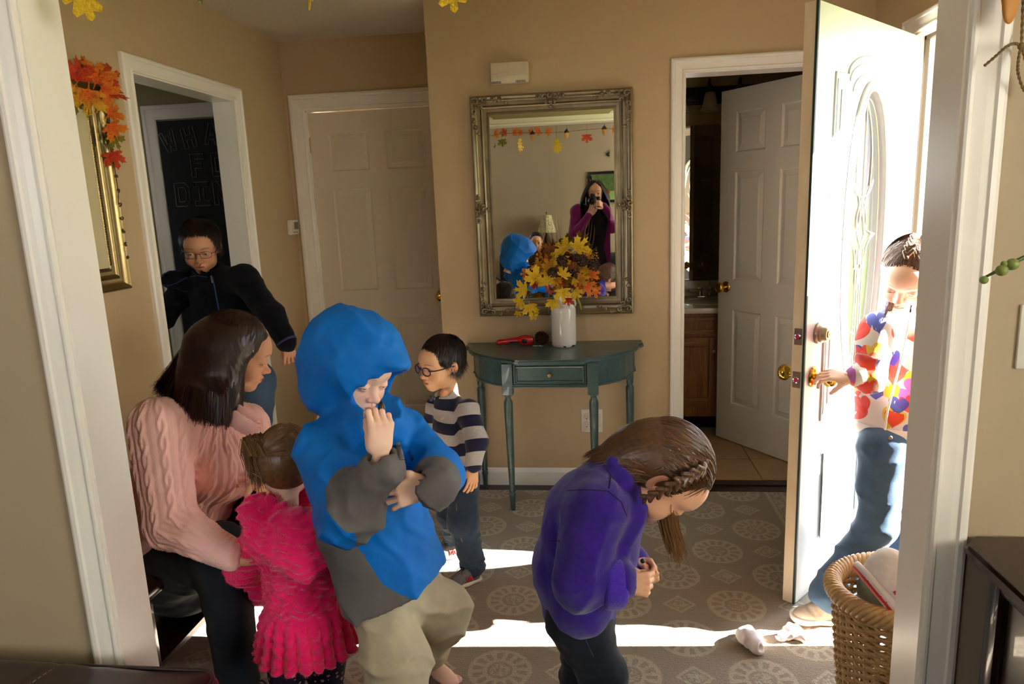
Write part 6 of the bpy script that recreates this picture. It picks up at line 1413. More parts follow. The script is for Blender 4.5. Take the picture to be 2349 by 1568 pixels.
MB().tube([nb+Vector((-.006+.050*math.cos(a)*.62, .056*math.sin(a), .052*math.cos(a)*.8+.002)) for a in [i*PI/12 for i in range(24)]], .012, 8, True, flat=.7).build('collar', m_purp2, pj, smooth=True)
m_dps = mat('dark_purple_seam', lin(26, 14, 62), .8, bstr=0)
for pts in ([(1385, 1025), (1378, 1055), (1398, 1085), (1428, 1118)], [(1402, 1090), (1396, 1125)], [(1300, 1125), (1345, 1122), (1395, 1126), (1425, 1150), (1440, 1190)], [(1258, 1240), (1290, 1240)]): on_surf(S_pj, pts, 1.42, .0011, 'seam', m_dps, pj)
MB().ball(at(1474, 1286, 1.46), .0055, 10).build('zip_pull', m_black, pj, smooth=True)
S = SD(); S.cone(at(1335, 1395, 1.50), at(1335, 1430, 1.50), .078, .074, .03, flat=((0, 1, 0), 1)); S.chain([J['hipr']+Vector((0, 0, -.02)), J['knr'], J['anr']], [.070, .050, .038], .03); S.chain([J['hipl']+Vector((0, 0, -.02)), J['knl'], J['anl']], [.070, .050, .038], .03)
S.disp(lambda P: .003*folds(P, (.2, 0, 1), 16, 31, .8)+.0015*snoise(P, 16, 2, 2)); lg = garment('blue_black_jeggings', S, *bbox_of([J['hipr'], J['hipl'], J['anr'], J['anl'], J['knr']], .09), m_jean_blk, pg, .0055)
seam(lg, [at(1330, 1420, 1.372), at(1345, 1470, 1.372), at(1368, 1520, 1.385), at(1378, 1560, 1.392)], mat('blue_thread', lin(52, 66, 88), .8, bstr=0), .001)
for a, s_ in (('anr', 1), ('anl', 1)): sneaker('shoe', pg, shoeM((J[a].x+.04, J[a].y, .013), (1, -.05, 0), .95), m_shoe_grey, m_sole_w, m_red, m_lace_k, letter=False)
# ------------------------------------------------------------------ toddler in the pink plush coat, back to the camera
tp = thing('person', 'toddler with a short ponytail in hot pink plush coat seen from behind', 'person', (-.84, 1.7, 0))
hp = at(655, 1062, 1.70); HF = Vector((-.45, .88, -.22)); HU = Vector((0, .12, 1)); Mh = M4(hp, frame_from(HF, HU), .86)
ho = {'child': 1.4, 'eye': (0, .0045, 0), 'nose': .6, 'neck': .72}
J = dict(pelvis=at(715, 1440, 1.70), chest=at(690, 1240, 1.70), neck=at(665, 1150, 1.69), shl=at(620, 1200, 1.72), shr=at(758, 1205, 1.68), ell=at(565, 1300, 1.76), wrl=at(610, 1330, 1.86), elr=at(800, 1290, 1.74), wrr=at(770, 1310, 1.86),
         hipl=at(690, 1480, 1.70), hipr=at(750, 1480, 1.70), knl=Vector((-.885, 1.70, .20)), anl=Vector((-.885, 1.68, .06)), knr=Vector((-.775, 1.71, .20)), anr=Vector((-.77, 1.69, .06)))
parts = [make_head(ho, Mh, .0026)]; S = limbs_field(J, .50); V, F = mesh_sdf(S, *bbox_of(J.values(), .10), .009); parts.append((V, F, np.ones_like(V)))
V, F, T = make_hand(M4(J['wrl'], frame_from((.2, 1, 0), (-.6, 0, .8)), .52), -1, curl=(.4, .4, .4, .5)); parts.append((V, F, T)); V, F, T = make_hand(M4(J['wrr'], frame_from((-.2, 1, 0), (.6, 0, .8)), .52), 1, curl=(.4, .4, .4, .5)); parts.append((V, F, T))
body_mesh('body', parts, tp, SK_PALE); make_eyes(tp, ho, Mh, (70, 90, 110))
hair_shell('hair_undercoat', tp, Mh, H_LBROWN, [((0, .055, .055), (0, 1, -.7)), ((0, 0, -.062), (0, .2, -1))], off=.006, seed=7)
side = np.array([-.062, -.065, .040])        # where the ponytail is gathered (image left)
r_ = np.random.RandomState(15)
def gr(i, p):
    q = p+(p-HC)*.02; pts = [q.copy()]; tgt = side if p[0] < .008 else side*np.array([-1, 1, 1]); k = 12; L = np.linalg.norm(tgt-q); j0 = r_.normal(size=3)*.15
    for j in range(k): d = tgt-q; n_ = np.linalg.norm(d); 
    for j in range(k):
        d = tgt-q; n_ = np.linalg.norm(d)
        if n_ < .012: break
        d = d/n_+j0*(1-j/k)*.6; q = proj2(q+d*min(L*1.15/k, n_), .0085); pts.append(q.copy())
    return pts
strands('hair', tp, scalp_points(2600, lambda d, p: (p[2] > .05 and p[1] < .05 or p[1] < .0) and p[2] > -.055 and abs(p[0]-.008) > .0015, 8), gr, Mh, H_LBROWN, .0026, seed=6)
sg = np.array([-1, 1, 1]); w2 = lambda v: Vector(tuple(put_world(np.array([v]), Mh)[0]))
MB().tube([w2(side*1.1+np.array([0, .009*math.cos(a), .009*math.sin(a)])) for a in [i*PI/6 for i in range(12)]], .0035, 6, True).build('hair_band', mat('blue_band', lin(120, 140, 190), .7, bstr=0), tp, smooth=True)
rs_ = random.Random(8); base_ = w2(side*1.1)
lock(tp, [base_+Vector((.004, 0, 0)), at(582, 1000, 1.66), at(576, 1035, 1.66), at(590, 1075, 1.66), at(594, 1105, 1.66)], .022, 420, H_LBROWN, 'ponytail', .009, .8)
lock(tp, [w2(np.array([-.05, -.06, -.03])), at(592, 1080, 1.64), at(598, 1112, 1.64)], .014, 60, H_LBROWN, 'loose_hair', .008, .8)
# plush coat: knotted bumps on the bodice, long ruffles on the skirt
c0, c1, c2, c3 = at(672, 1165, 1.69), at(690, 1250, 1.70), at(700, 1370, 1.70), at(712, 1535, 1.70)
S = SD(); S.cone(c0, c1, .070, .098, .04); S.cone(c1, c2, .098, .100, .04); S.cone(c2, c3, .100, .150, .03); S.cone(J['shl']+Vector((.0, 0, -.01)), J['shr']+Vector((0, 0, -.01)), .052, .052, .05)
S.chain([J['shl']+Vector((0, 0, -.01)), J['ell']+Vector((0, 0, .01)), J['wrl']+Vector((0, -.02, 0))], [.056, .052, .046], .03); S.chain([J['shr'], J['elr'], J['wrr']+Vector((0, -.02, 0))], [.052, .050, .044], .03)
# hood lying on the back
S.ell(at(690, 1235, 1.595), (.105, .050, .080), .03); S.cone(at(585, 1170, 1.62), at(640, 1148, 1.64), .032, .028, .03); S.cone(at(585, 1175, 1.62), at(600, 1240, 1.60), .030, .030, .03); S.cone(at(600, 1240, 1.60), at(700, 1300, 1.575), .030, .034, .04)
S.ell(at(668, 1130, 1.665), (.078, .050, .062), .012, op='s'); S.plane(Vector((c3.x, c3.y, at(712, 1545, 1.56).z)), (-.03, 0, -1), .01)
def plush(P):
    z = P[:, 2]-c2.z+.010; th = np.arctan2(P[:, 1]-c2.y, P[:, 0]-c2.x); x = th*.115; z1 = P[:, 2]; 
    row = np.sin(z1*2*PI/.044+1.1*np.sin(x*2*PI/.075)+.8*snoise(P, 6, 4, 2)); colm = np.sin(x*2*PI/.046+1.6*np.sin(z1*2*PI/.07)+PI*np.floor(z1/.044)*.5)
    bod = .014*(.7*np.abs(row)*(.6+.4*colm))+.002*snoise(P, 30, 9, 2); sk = .017*np.abs(np.sin(th*11+.6*snoise(P, 5, 2, 2)))**.7+.003*np.sin(z1*2*PI/.028+2*snoise(P, 12, 3, 1))
    t = np.clip(-z/.03, 0, 1); waist = .008*np.exp(-(z/.016)**2); return bod*(1-t)+sk*t-waist
S.disp(plush)
m_pink = fleece('hot_pink_plush', lin(232, 4, 84), lin(250, 30, 124), 260, 50); _n = m_pink.node_tree.nodes['Principled BSDF']; _n.inputs['Sheen Weight'].default_value = .6
ct_ = garment('plush_coat', S, *bbox_of([c0, c1, c3, J['shl'], J['shr'], J['ell'], J['elr'], J['wrl'], at(700, 1560, 1.7)], .17), m_pink, tp, .0042)
# short plush fibres standing off the coat
me = ct_.data; n = len(me.vertices); co = np.empty(n*3, np.float32); me.vertices.foreach_get('co', co); co = co.reshape(-1, 3); no = np.empty(n*3, np.float32); me.vertices.foreach_get('normal', no); no = no.reshape(-1, 3)
def fur(parent, co, no, n_f, L, w_, m, seed=1, down=.5, name='pile'):
    r = np.random.RandomState(seed); i = r.randint(0, len(co), n_f); p = co[i]+r.normal(size=(n_f, 3))*.0015; d = no[i]+np.array([0, 0, -down])+r.normal(size=(n_f, 3))*.35; d /= np.linalg.norm(d, axis=1)[:, None]
    s_ = np.cross(d, r.normal(size=(n_f, 3))); s_ /= np.linalg.norm(s_, axis=1)[:, None]; l = L*r.uniform(.5, 1.2, (n_f, 1)); V = np.stack([p-s_*w_, p+s_*w_, p+d*l], 1).reshape(-1, 3); F = np.arange(3*n_f).reshape(-1, 3)
    o = np_mesh(name, V, F, m, parent, smooth=False); o['kind'] = 'stuff'; return o
fur(ct_, co, no, 60000, .0042, .0006, m_pink)
# leggings with heart dots
M = NT('navy_heart_leggings'); vo = M.n('ShaderNodeTexVoronoi'); vo.inputs['Scale'].default_value = 52; vo.inputs['Randomness'].default_value = .35; M.l(M.coord(), vo.inputs['Vector']); M.setc(M.mix(M.math('LESS_THAN', vo.outputs['Distance'], .26), lin(26, 22, 50), lin(214, 150, 196)), .8)
S = SD(); S.chain([J['hipl'], J['knl'], J['anl']], [.066, .050, .042], .02); S.chain([J['hipr'], J['knr'], J['anr']], [.066, .050, .042], .02); garment('leggings', S, *bbox_of([J['hipl'], J['hipr'], J['anl'], J['anr']], .09), M.m, tp, .006)
for a in ('anl', 'anr'): sneaker('shoe', tp, shoeM((J[a].x-.01, J[a].y+.02, .013), (-.4, .9, 0), .70), m_shoe_grey, m_sole_w, m_red, m_lace_k, letter=False)
# ------------------------------------------------------------------ seated woman in the pink cable-knit sweater
wo = thing('person', 'seated woman with long dark hair in pale pink cable-knit sweater helping the toddler', 'person', (-1.45, 2.05, 0))
hp = at(540, 811, 2.00); HF = Vector((.86, .42, -.36)); HU = Vector((.38, .10, 1)); Mh = M4(hp, frame_from(HF, HU), 1.0)
ho = {'child': 0, 'eye': (-.003, .002, 0), 'nose': 1.1, 'neck': .85, 'browc': (.16, .09, .07)}
J = dict(pelvis=at(395, 1290, 2.08), chest=at(450, 1040, 2.02), neck=at(495, 930, 2.00), shr=at(365, 975, 1.86), shl=at(565, 975, 2.14), elr=at(395, 1205, 1.76), wrr=at(545, 1272, 1.70), ell=at(600, 1075, 2.12), wrl=at(602, 1110, 1.92),
         hipr=at(370, 1310, 1.98), hipl=at(430, 1290, 2.16), knr=at(585, 1380, 1.78), anr=Vector((-1.06, 1.74, .08)), knl=at(645, 1150, 2.02), anl=Vector((-1.02, 2.05, .08)))
J['knl'] = Vector((-1.06, 2.08, .52)); J['knr'] = Vector((-1.10, 1.80, .50))
parts = [make_head(ho, Mh)]; S = limbs_field(J, .92); V, F = mesh_sdf(S, *bbox_of(J.values(), .14), .010); parts.append((V, F, np.ones_like(V)))
V, F, T = make_hand(M4(J['wrr'], frame_from((1, .25, -.12), (-.1, -.4, 1)), .95), 1, curl=(.35, .4, .45, .5)); parts.append((V, F, T)); V, F, T = make_hand(M4(J['wrl']+Vector((0, 0, .01)), frame_from((.35, -.65, -.35), (.7, .5, .5)), .92), -1, curl=(.4, .5, .5, .5)); parts.append((V, F, T))
body_mesh('body', parts, wo, SK_TAN); make_eyes(wo, ho, Mh, (70, 46, 30))
Rh = frame_from(HF, HU); HW = lambda x, y, z: Vector(tuple(np.array(hp)+Rh@np.array([x, y, z])))
# base mass of hair in world space, following gravity
S = SD(); S.ell(HW(0, -.016, .038), (.085, .104, .095), .02, R=Rh); S.ell(HW(0, -.050, -.01), (.082, .078, .09), .04, R=Rh); S.chain([HW(.02, -.075, .0), at(462, 850, 1.93), at(425, 885, 1.91)], [.075, .062, .030], .04); S.chain([HW(.05, -.02, .02), at(505, 860, 1.91), at(515, 920, 1.90), at(535, 945, 1.90)], [.060, .055, .038, .018], .04)
S.chain([HW(.06, -.02, .05), at(530, 820, 1.93), at(532, 890, 1.925), at(540, 950, 1.90)], [.028, .028, .026, .014], .03)
S.ell(HW(.04, .105, -.03), (.085, .070, .085), .015, R=Rh, op='s')
S.disp(lambda P: .0008*np.sin((P[:, 0]*.95+P[:, 2]*.25)*620+9*snoise(P, 4, 3, 2))+.0015*snoise(P, 9, 5, 2))
V, F = mesh_sdf(S, *bbox_of([hp, at(400, 900, 1.9), at(560, 960, 1.95)], .15), .0042); V = relax(V, F, 1); np_mesh('hair_undercoat', V, F, H_BRUN, wo, attrs={'hv': np.clip(.3+.3*snoise(V, 20, 3, 2), 0, 1)})
part_ = np.array([.012, .02, .12]); r_ = np.random.RandomState(4); Rw = Rh.T
fall = [np.array(tuple(p)) for p in (at(366, 892, 1.92), at(400, 925, 1.90), at(440, 955, 1.88), at(490, 962, 1.86), at(520, 968, 1.86), at(545, 962, 1.87), at(555, 935, 1.88))]
def gr(i, p):
    """comb from the parting over the skull, then let the lock fall to one of the target ends"""
    q = p+(p-HC)*.03; pts = [q.copy()]; 
    u = np.clip((math.atan2(q[1]+.02, q[0])+1.7)/2.5, 0, 1)*6*.999+r_.normal()*.25; u = min(max(u, 0), 5.99); a = int(u); tg = fall[a]*(1-(u-a))+fall[a+1]*(u-a)+r_.normal(size=3)*.010
    tl_ = Rw@(tg-np.array(hp)); k = 16; lf = r_.uniform(.010, .017); L = np.linalg.norm(tl_-q)*1.12
    dwn = Rw@np.array([0, 0, -1.0]); o0 = np.array([q[0], min(q[1]*.6, -.02), 0]); o0 /= np.linalg.norm(o0)+1e-6
    for j in range(k):
        t = j/k; d = (tl_-q); n_ = np.linalg.norm(d); 
        if n_ < .008: break
        d = d/n_*(.45+.55*t)+dwn*.35*(1-t)+o0*.45*(1-t)**2; d /= np.linalg.norm(d); q = q+d*min(L*1.02/k, n_); q = proj(q, lf) if q[2] > .02 and t < .55 else push_out(q, lf); pts.append(q.copy())
        if q[1] > .035 and q[2] < .02: return []
    return pts
sr = scalp_points(8000, lambda d, p: p[0] > -.03 and p[2] > .0 and not (p[1] > .008 and p[2] < .070) and p[1] < .05, 8)
strands('hair', wo, sr, gr, Mh, H_BRUN, .0026, seed=6); strands('hair', wo, scalp_points(900, lambda d, p: p[0] < .0 and p[2] > .02 and p[1] < .05, 9), gr, Mh, H_BRUN, .0034, seed=7)
# sweater: cables as real relief
SW = SD(); fw = Vector((.80, -.45, 0)).normalized(); fl = ((fw.x, fw.y, 0), .92)
pc0, pc1, pc2, pc3 = at(400, 1235, 2.06), at(415, 1150, 2.05), at(450, 1040, 2.02), at(482, 965, 2.00)
SW.cone(pc0, pc1, .172, .170, .06, flat=fl); SW.cone(pc1, pc2, .170, .150, .06, flat=fl); SW.cone(pc2, pc3, .150, .085, .06, flat=fl); SW.cone(J['shr']+Vector((.02, 0, -.01)), J['shl']+Vector((-.01, 0, -.01)), .075, .068, .06)
SW.ell(at(530, 1070, 1.99), (.085, .11, .095), .07)
SW.chain([J['shr'], J['elr']+Vector((-.004, 0, .012)), J['wrr']+Vector((-.02, 0, 0))], [.083, .066, .043], .030); SW.chain([J['shl'], J['ell'], J['wrl']+Vector((.0, .03, 0))], [.070, .060, .044], .03)
nkp = at(500, 930, 2.00); SW.ell(nkp+Vector((.02, -.005, .04)), (.070, .062, .075), .012, op='s'); SW.plane(pc0+Vector((0, 0, -.03)), (-.35, 0, -1), .01)
SW.disp(lambda P: .006*folds(P, (.3, .2, 1), 6, 41, 1.0)*np.exp(-((P-np.array(J['elr']))**2).sum(1)/.15**2)+.004*snoise(P, 4, 8, 2))
seg = [(np.array(J['shr']), np.array(J['elr'])), (np.array(J['elr']), np.array(J['wrr'])), (np.array(J['shl']), np.array(J['ell'])), (np.array(J['ell']), np.array(J['wrl']))]
def limb_uv(P):
    """arc length around and along the nearest limb or the trunk; trunk cables run vertically"""
    best = None; U = None; W = None; acc = 0
    for i, (a, b_) in enumerate(seg):
        ba = b_-a; L = np.linalg.norm(ba); ax = ba/L; q = P-a; t = q@ax; tc = np.clip(t, 0, L); d = q-np.outer(tc, ax); dist = np.linalg.norm(d, axis=1)-(.075-.03*(i % 2)*tc/L)
        ref = np.cross(ax, [0.2, 1, 0.1]); ref /= np.linalg.norm(ref); bi = np.cross(ax, ref); th = np.arctan2(d@bi, d@ref); u = th*.072; w_ = t+(0 if i % 2 == 0 else np.linalg.norm(seg[i-1][1]-seg[i-1][0]))
        if best is None: best, U, W = dist, u, w_
        else: m_ = dist < best; best = np.where(m_, dist, best); U = np.where(m_, u, U); W = np.where(m_, w_, W)
    return best, U, W
def knit(V):
    d, u, w_ = limb_uv(V); c = np.array(pc1); rel = V-c; a2 = np.array(pc2)-c; t2 = rel@a2/(a2@a2); ctr = c+np.outer(t2, a2); q = V-ctr; th = np.arctan2(q[:, 1], q[:, 0]); ut = th*.150; wt = V[:, 2]
    m_ = np.clip((d-.012)/.02, 0, 1); u = np.where(m_ > .5, ut, u); w_ = np.where(m_ > .5, wt, w_)
    per = .046; k = np.floor(u/per+.5); x = (u/per+.5-np.floor(u/per+.5))-.5; x *= per      # centred on each cable
    ph = w_*2*PI/.052+k*1.3; s1 = .0095*.5*np.sin(ph*.5); g = lambda c_, w2: np.exp(-((x-c_)/w2)**2)
    a_ = g(s1*1.5, .0045)*(.75+.35*np.cos(ph*.5)); b_ = g(-s1*1.5, .0045)*(.75-.35*np.cos(ph*.5)); rib = g(per/2, .0018)+g(-per/2, .0018); gut = g(.0125, .0022)+g(-.0125, .0022)
    cuffz = np.clip((w_-(np.linalg.norm(seg[0][1]-seg[0][0])+.155))/.01, 0, 1)*(m_ < .5); ribs = .5+.5*np.sin(u*2*PI/.0075)
    return (.0062*np.maximum(a_, b_)-.0022*gut+.0016*rib)*(1-cuffz)+.0035*ribs*cuffz
M = NT('pink_cable_knit'); n = M.noise(300, M.coord(), 3); kh = M.attr('kh').outputs['Fac']; M.setc(M.mix(M.math('MULTIPLY', n, .5), lin(248, 200, 192), lin(238, 180, 172)), .95, sheen=.2, spec=.1)
wv = M.n('ShaderNodeTexWave'); wv.inputs['Scale'].default_value = 95; M.l(M.coord(), wv.inputs['Vector']); M.bump(M.math('ADD', n, M.math('MULTIPLY', wv.outputs['Fac'], .6)), .35, .0014); m_knit = M.m
lo, hi = bbox_of([J['shr'], J['shl'], J['elr'], J['wrr'], pc0, J['ell'], J['neck']], .20); V, F = mesh_sdf(SW, lo, hi, .0042); V = relax(V, F, 2)
N_ = np.zeros_like(V); fn = np.cross(V[F[:, 1]]-V[F[:, 0]], V[F[:, 2]]-V[F[:, 0]])
for k in range(4): np.add.at(N_, F[:, k], fn)
N_ /= np.linalg.norm(N_, axis=1)[:, None]+1e-9; H_ = knit(V); V = V+N_*H_[:, None]
swt = np_mesh('cable_knit_sweater', V, F, m_knit, wo, attrs={'kh': H_})
# shawl collar band with rib relief
cp = [at(462, 905, 1.90), at(500, 935, 1.88), at(548, 968, 1.87), at(590, 992, 1.885), at(600, 985, 1.90)]
def ribbed(pts, r, parent, m, name, flat=.45):
    P = []; 
    for a, b_ in zip(pts[:-1], pts[1:]):
        for j in range(10): P.append(Vector(a).lerp(Vector(b_), j/10))
    P.append(Vector(pts[-1])); b = MB(); b.tube(P, [r*(1+.07*math.sin(i*1.9)) for i in range(len(P))], 12, up=(0, -1, .3), flat=flat); return b.build(name, m, parent, smooth=True)
ribbed(cp, .024, swt, m_knit, 'collar')
ribbed([at(470, 895, 1.93), at(510, 920, 1.90), at(560, 945, 1.885), at(590, 965, 1.90)], .014, swt, m_knit, 'collar')
S = SD(); S.cone(at(400, 1290, 2.06), at(420, 1300, 2.06), .16, .16, .05); S.chain([J['hipr'], J['knr'], J['anr']], [.115, .078, .055], .04); S.chain([J['hipl'], J['knl'], J['anl']], [.115, .078, .055], .04); S.disp(lambda P: .004*folds(P, (.4, .1, 1), 10, 17, .8)+.002*snoise(P, 10, 2, 2))
garment('blue_black_jeans', S, *bbox_of([J['hipr'], J['hipl'], J['knr'], J['knl'], J['anr'], J['anl']], .18), m_jean_blk, wo, .0075)
for a in ('anr', 'anl'): sneaker('shoe', wo, shoeM((J[a].x+.05, J[a].y, .013), (1, .1, 0), 1.2), mat('black_upper', lin(24, 24, 26), .7), mat('black_sole', lin(30, 30, 32), .7), MATS['black_sole'], m_lace_k, letter=False)
# bench under her
be = thing('bench', 'dark wooden bench under the seated woman against the left wall', 'bench', (-1.50, 2.05, 0))
MB().box((-.24, -.34, .375), (.20, .42, .41), .006).build('seat', m_cherry, be, auto=40)
for x in (-.21, .17):
    for y in (-.31, .39): MB().box((x-.02, y-.02, .0125), (x+.02, y+.02, .375), .003).build('leg', m_cherry, be, auto=40)
MB().box((-.21, -.31, .12), (.17, .39, .14)).build('shelf', m_cherry, be)
# ------------------------------------------------------------------ older boy leaning through the kitchen doorway
ob = thing('person', 'older boy with wire glasses in black fleece leaning out of the left doorway', 'person', (-1.66, 3.02, 0))
hp = at(461, 566, 3.00); HF = Vector((.32, -.86, -.30)); HU = Vector((.06, -.10, 1)); Mh = M4(hp, frame_from(HF, HU), 1.0)
ho = {'child': .7, 'eye': (-.0015, .0029, 0), 'nose': .9, 'neck': .80, 'mouth': .0025, 'browc': (.12, .08, .07)}
J = dict(pelvis=at(560, 850, 3.05), chest=at(500, 690, 3.02), neck=at(470, 628, 3.03), shr=at(425, 660, 3.08), shl=at(560, 640, 2.98), elr=at(375, 725, 3.14), wrr=at(330, 770, 3.22), ell=at(622, 722, 2.90), wrl=at(658, 785, 2.86),
         hipr=at(545, 870, 3.08), hipl=at(590, 870, 3.0), knr=Vector((-1.70, 3.05, .42)), anr=Vector((-1.72, 3.08, .06)), knl=Vector((-1.58, 2.98, .42)), anl=Vector((-1.60, 3.02, .06)))
parts = [make_head(ho, Mh)]; S = limbs_field(J, .70); V, F = mesh_sdf(S, *bbox_of(J.values(), .12), .010); parts.append((V, F, np.ones_like(V)))
V, F, T = make_hand(M4(J['wrl']+Vector((.002, 0, 0)), frame_from((.16, -.1, -1), (.55, -.75, .2)), .80), -1, curl=((.4, .8, .5), (.5, .9, .6), (.6, 1.0, .7), (.7, 1.0, .7)), thumb=(.15, .1, .5)); parts.append((V, F, T)); V, F, T = make_hand(M4(J['wrr'], frame_from((-.8, .3, -.4), (0, -1, 0)), .8), 1); parts.append((V, F, T))
body_mesh('body', parts, ob, SK_OLIVE); make_eyes(ob, ho, Mh, (50, 34, 22), gaze=(.12, 1, -.3)); short_hair(ob, Mh, H_DARK, n=5200, front=.054, fringe=.040, seed=12, length=.05, lift=.013, wf=.25)
glasses(ob, Mh, mat('gunmetal', lin(40, 42, 54), .3, .8, bstr=0), a=.0225, b_=.0150, r=.0011, yf=.106, round_=3.0)
m_bf = fleece('black_fleece', lin(9, 10, 16), lin(17, 19, 28), 500, 90); m_bf.node_tree.nodes['Principled BSDF'].inputs['Sheen Weight'].default_value = .06
S = SD(); fl = ((.3, -.9, 0), .75); S.chain([at(530, 810, 3.04), at(510, 730, 3.03), at(498, 665, 3.02)], [.130, .130, .105], .05, flat=fl); S.cone(J['shr'], J['shl'], .062, .062, .05)
S.chain([J['shl'], J['ell'], J['wrl']], [.062, .052, .042], .03); S.chain([J['shr'], J['elr'], J['wrr']], [.062, .052, .042], .03); S.cone(at(480, 640, 3.01), at(474, 622, 3.0), .070, .064, .02)
S.cone(at(390, 640, 3.02), at(450, 628, 3.05), .030, .034, .03); S.cone(at(385, 645, 3.0), at(420, 655, 2.98), .026, .024, .03)
S.ell(at(468, 606, 2.985), (.062, .060, .058), .008, op='s'); S.plane(at(540, 850, 3.03), (.1, 0, -1), .008); S.disp(lambda P: .005*folds(P, (.3, .1, 1), 8, 51, 1)+.0025*snoise(P, 24, 3, 2))
fj = garment('fleece_jacket', S, *bbox_of([J['shr'], J['shl'], J['wrl'], J['elr'], J['wrr'], J['pelvis']], .15), m_bf, ob, .006)
m_bp = mat('blue_piping_trim', lin(22, 44, 104), .7, bstr=0); on_surf(S, [(366, 645), (374, 630), (395, 618), (415, 622)], 2.95, .003, 'piping', m_bp, fj); on_surf(S, [(368, 650), (384, 656), (405, 650), (428, 636), (452, 632), (480, 636)], 2.95, .003, 'piping', m_bp, fj); on_surf(S, [(487, 634), (492, 660), (498, 690), (503, 718)], 2.90, .0035, 'zip_tape', m_bp, fj)
MB().tube([at(484, 632, 2.925), at(487, 648, 2.91)], .0032, 6).build('zip_pull', m_nickel, fj, smooth=True)
MB().tube([J['wrl']-(J['wrl']-J['ell']).normalized()*.006, J['wrl']+(J['wrl']-J['ell']).normalized()*.004], [.0455, .045], 18).build('cuff_trim', mat('indigo_trim', lin(44, 36, 92), .8), fj, smooth=True)
S = SD(); S.cone(at(552, 835, 3.04), at(560, 860, 3.04), .105, .108, .03, flat=fl); garment('green_shirt', S, *bbox_of([at(552, 850, 3.04)], .15), cloth('green_jersey', lin(64, 110, 84)), ob, .008)
S = SD(); S.cone(at(562, 870, 3.04), at(565, 900, 3.04), .112, .108, .04, flat=fl); S.chain([J['hipr'], J['knr'], J['anr']], [.085, .062, .052], .03); S.chain([J['hipl'], J['knl'], J['anl']], [.085, .062, .052], .03); S.disp(lambda P: .005*folds(P, (.2, .1, 1), 10, 61, 1)); garment('jeans', S, *bbox_of([J['hipr'], J['hipl'], J['anr'], J['anl']], .14), m_jean_md, ob, .008)
for a in ('anr', 'anl'): sneaker('shoe', ob, shoeM((J[a].x+.02, J[a].y-.04, .004), (.4, -.9, 0), 1.05), m_shoe_grey, m_sole_w, m_red, m_lace_k, letter=False)
# ------------------------------------------------------------------ girl in the hearts hoodie at the entrance door
dg = thing('person', 'girl in colourful hearts hoodie and jeans stepping in, hand on the door knob', 'person', (1.0, 2.45, 0))
hp = at(2083, 630, 2.40); HF = Vector((-.50, -.66, -.56)); HU = Vector((-.10, -.42, .9)); Mh = M4(hp, frame_from(HF, HU), 1.0)
ho = {'child': .9, 'eye': (-.0050, .0016, 0), 'nose': .8, 'neck': .78, 'browc': (.42, .28, .2)}
J = dict(pelvis=at(2052, 1005, 2.42), chest=at(2060, 810, 2.42), neck=at(2078, 712, 2.43), shr=at(2012, 752, 2.36), shl=at(2125, 770, 2.52), elr=at(1995, 865, 2.30), wrr=at(1942, 862, 2.29), ell=at(2160, 880, 2.50), wrl=at(2170, 960, 2.45),
         hipr=at(2030, 1020, 2.39), hipl=at(2085, 1025, 2.47), knr=at(2012, 1205, 2.33), anr=at(1905, 1368, 2.33), knl=at(2085, 1200, 2.48), anl=Vector((1.02, 2.52, .08)))
J['anr'].z = max(J['anr'].z, .075)
parts = [make_head(ho, Mh)]; S = limbs_field(J, .68); V, F = mesh_sdf(S, *bbox_of(J.values(), .12), .010); parts.append((V, F, np.ones_like(V)))
V, F, T = make_hand(M4(J['wrr']+Vector((.006, 0, -.004)), frame_from((-1, .28, .10), (-.18, -.42, .9)), .74), 1, curl=((.35, .75, .5), (.30, .7, .5), (.35, .75, .5), (.5, .8, .5)), thumb=(.35, .1, 1.2), spread=.16); parts.append((V, F, T))
V, F, T = make_hand(M4(J['wrl'], frame_from((0, 0, -1), (1, 0, 0)), .74), -1); parts.append((V, F, T))
body_mesh('body', parts, dg, SK_PALE); make_eyes(dg, ho, Mh, (80, 90, 100), gaze=(0, 1, -.6))
hair_shell('hair_undercoat', dg, Mh, H_BROWN, [((0, .062, .058), (0, 1, -.8)), ((0, .030, .0), (0, 1, -.4)), ((0, 0, -.06), (0, .2, -1))], off=.006, seed=7)
r_ = np.random.RandomState(15); tgt = np.array([0.0, -.105, .075])
def gr(i, p):
    q = p+(p-HC)*.02; pts = [q.copy()]; k = 12; tg = np.array([np.sign(p[0])*.006, min(p[1]-.02, .02), .13]) if p[2] > .03 else np.array([np.sign(p[0])*.01, -.07, .11]); L = np.linalg.norm(tg-q); j0 = r_.normal(size=3)*.10
    for j in range(k):
        d = tg-q; n_ = np.linalg.norm(d)
        if n_ < .010: break
        d = d/n_+np.array([0, -.5*(1-j/k), 0])+j0*(1-j/k); d /= np.linalg.norm(d); q = proj2(q+d*min(L*1.15/k, n_), .0085); pts.append(q.copy())
    return pts
strands('hair', dg, scalp_points(3400, lambda d, p: (p[2] > .050 and p[1] < .062 or p[1] < .015) and p[2] > -.05, 8), gr, Mh, H_BROWN, .0026, seed=6)
w2 = lambda v: Vector(tuple(put_world(np.array([v]), Mh)[0]))
braid(dg, [w2(np.array([0, .045, .118])), w2(np.array([0, .015, .130])), w2(np.array([0, -.03, .128])), w2(np.array([0, -.075, .105])), w2(np.array([0, -.105, .06])), w2(np.array([0, -.115, 0]))], .0150, H_BROWN, tw=(-.2, -.5, .85))
rs_ = random.Random(9); lock(dg, [at(2046, 690, 2.40), at(2042, 702, 2.36), at(2038, 714, 2.325), at(2032, 728, 2.31)], .008, 120, H_BROWN, 'braid_end', .004, .5)
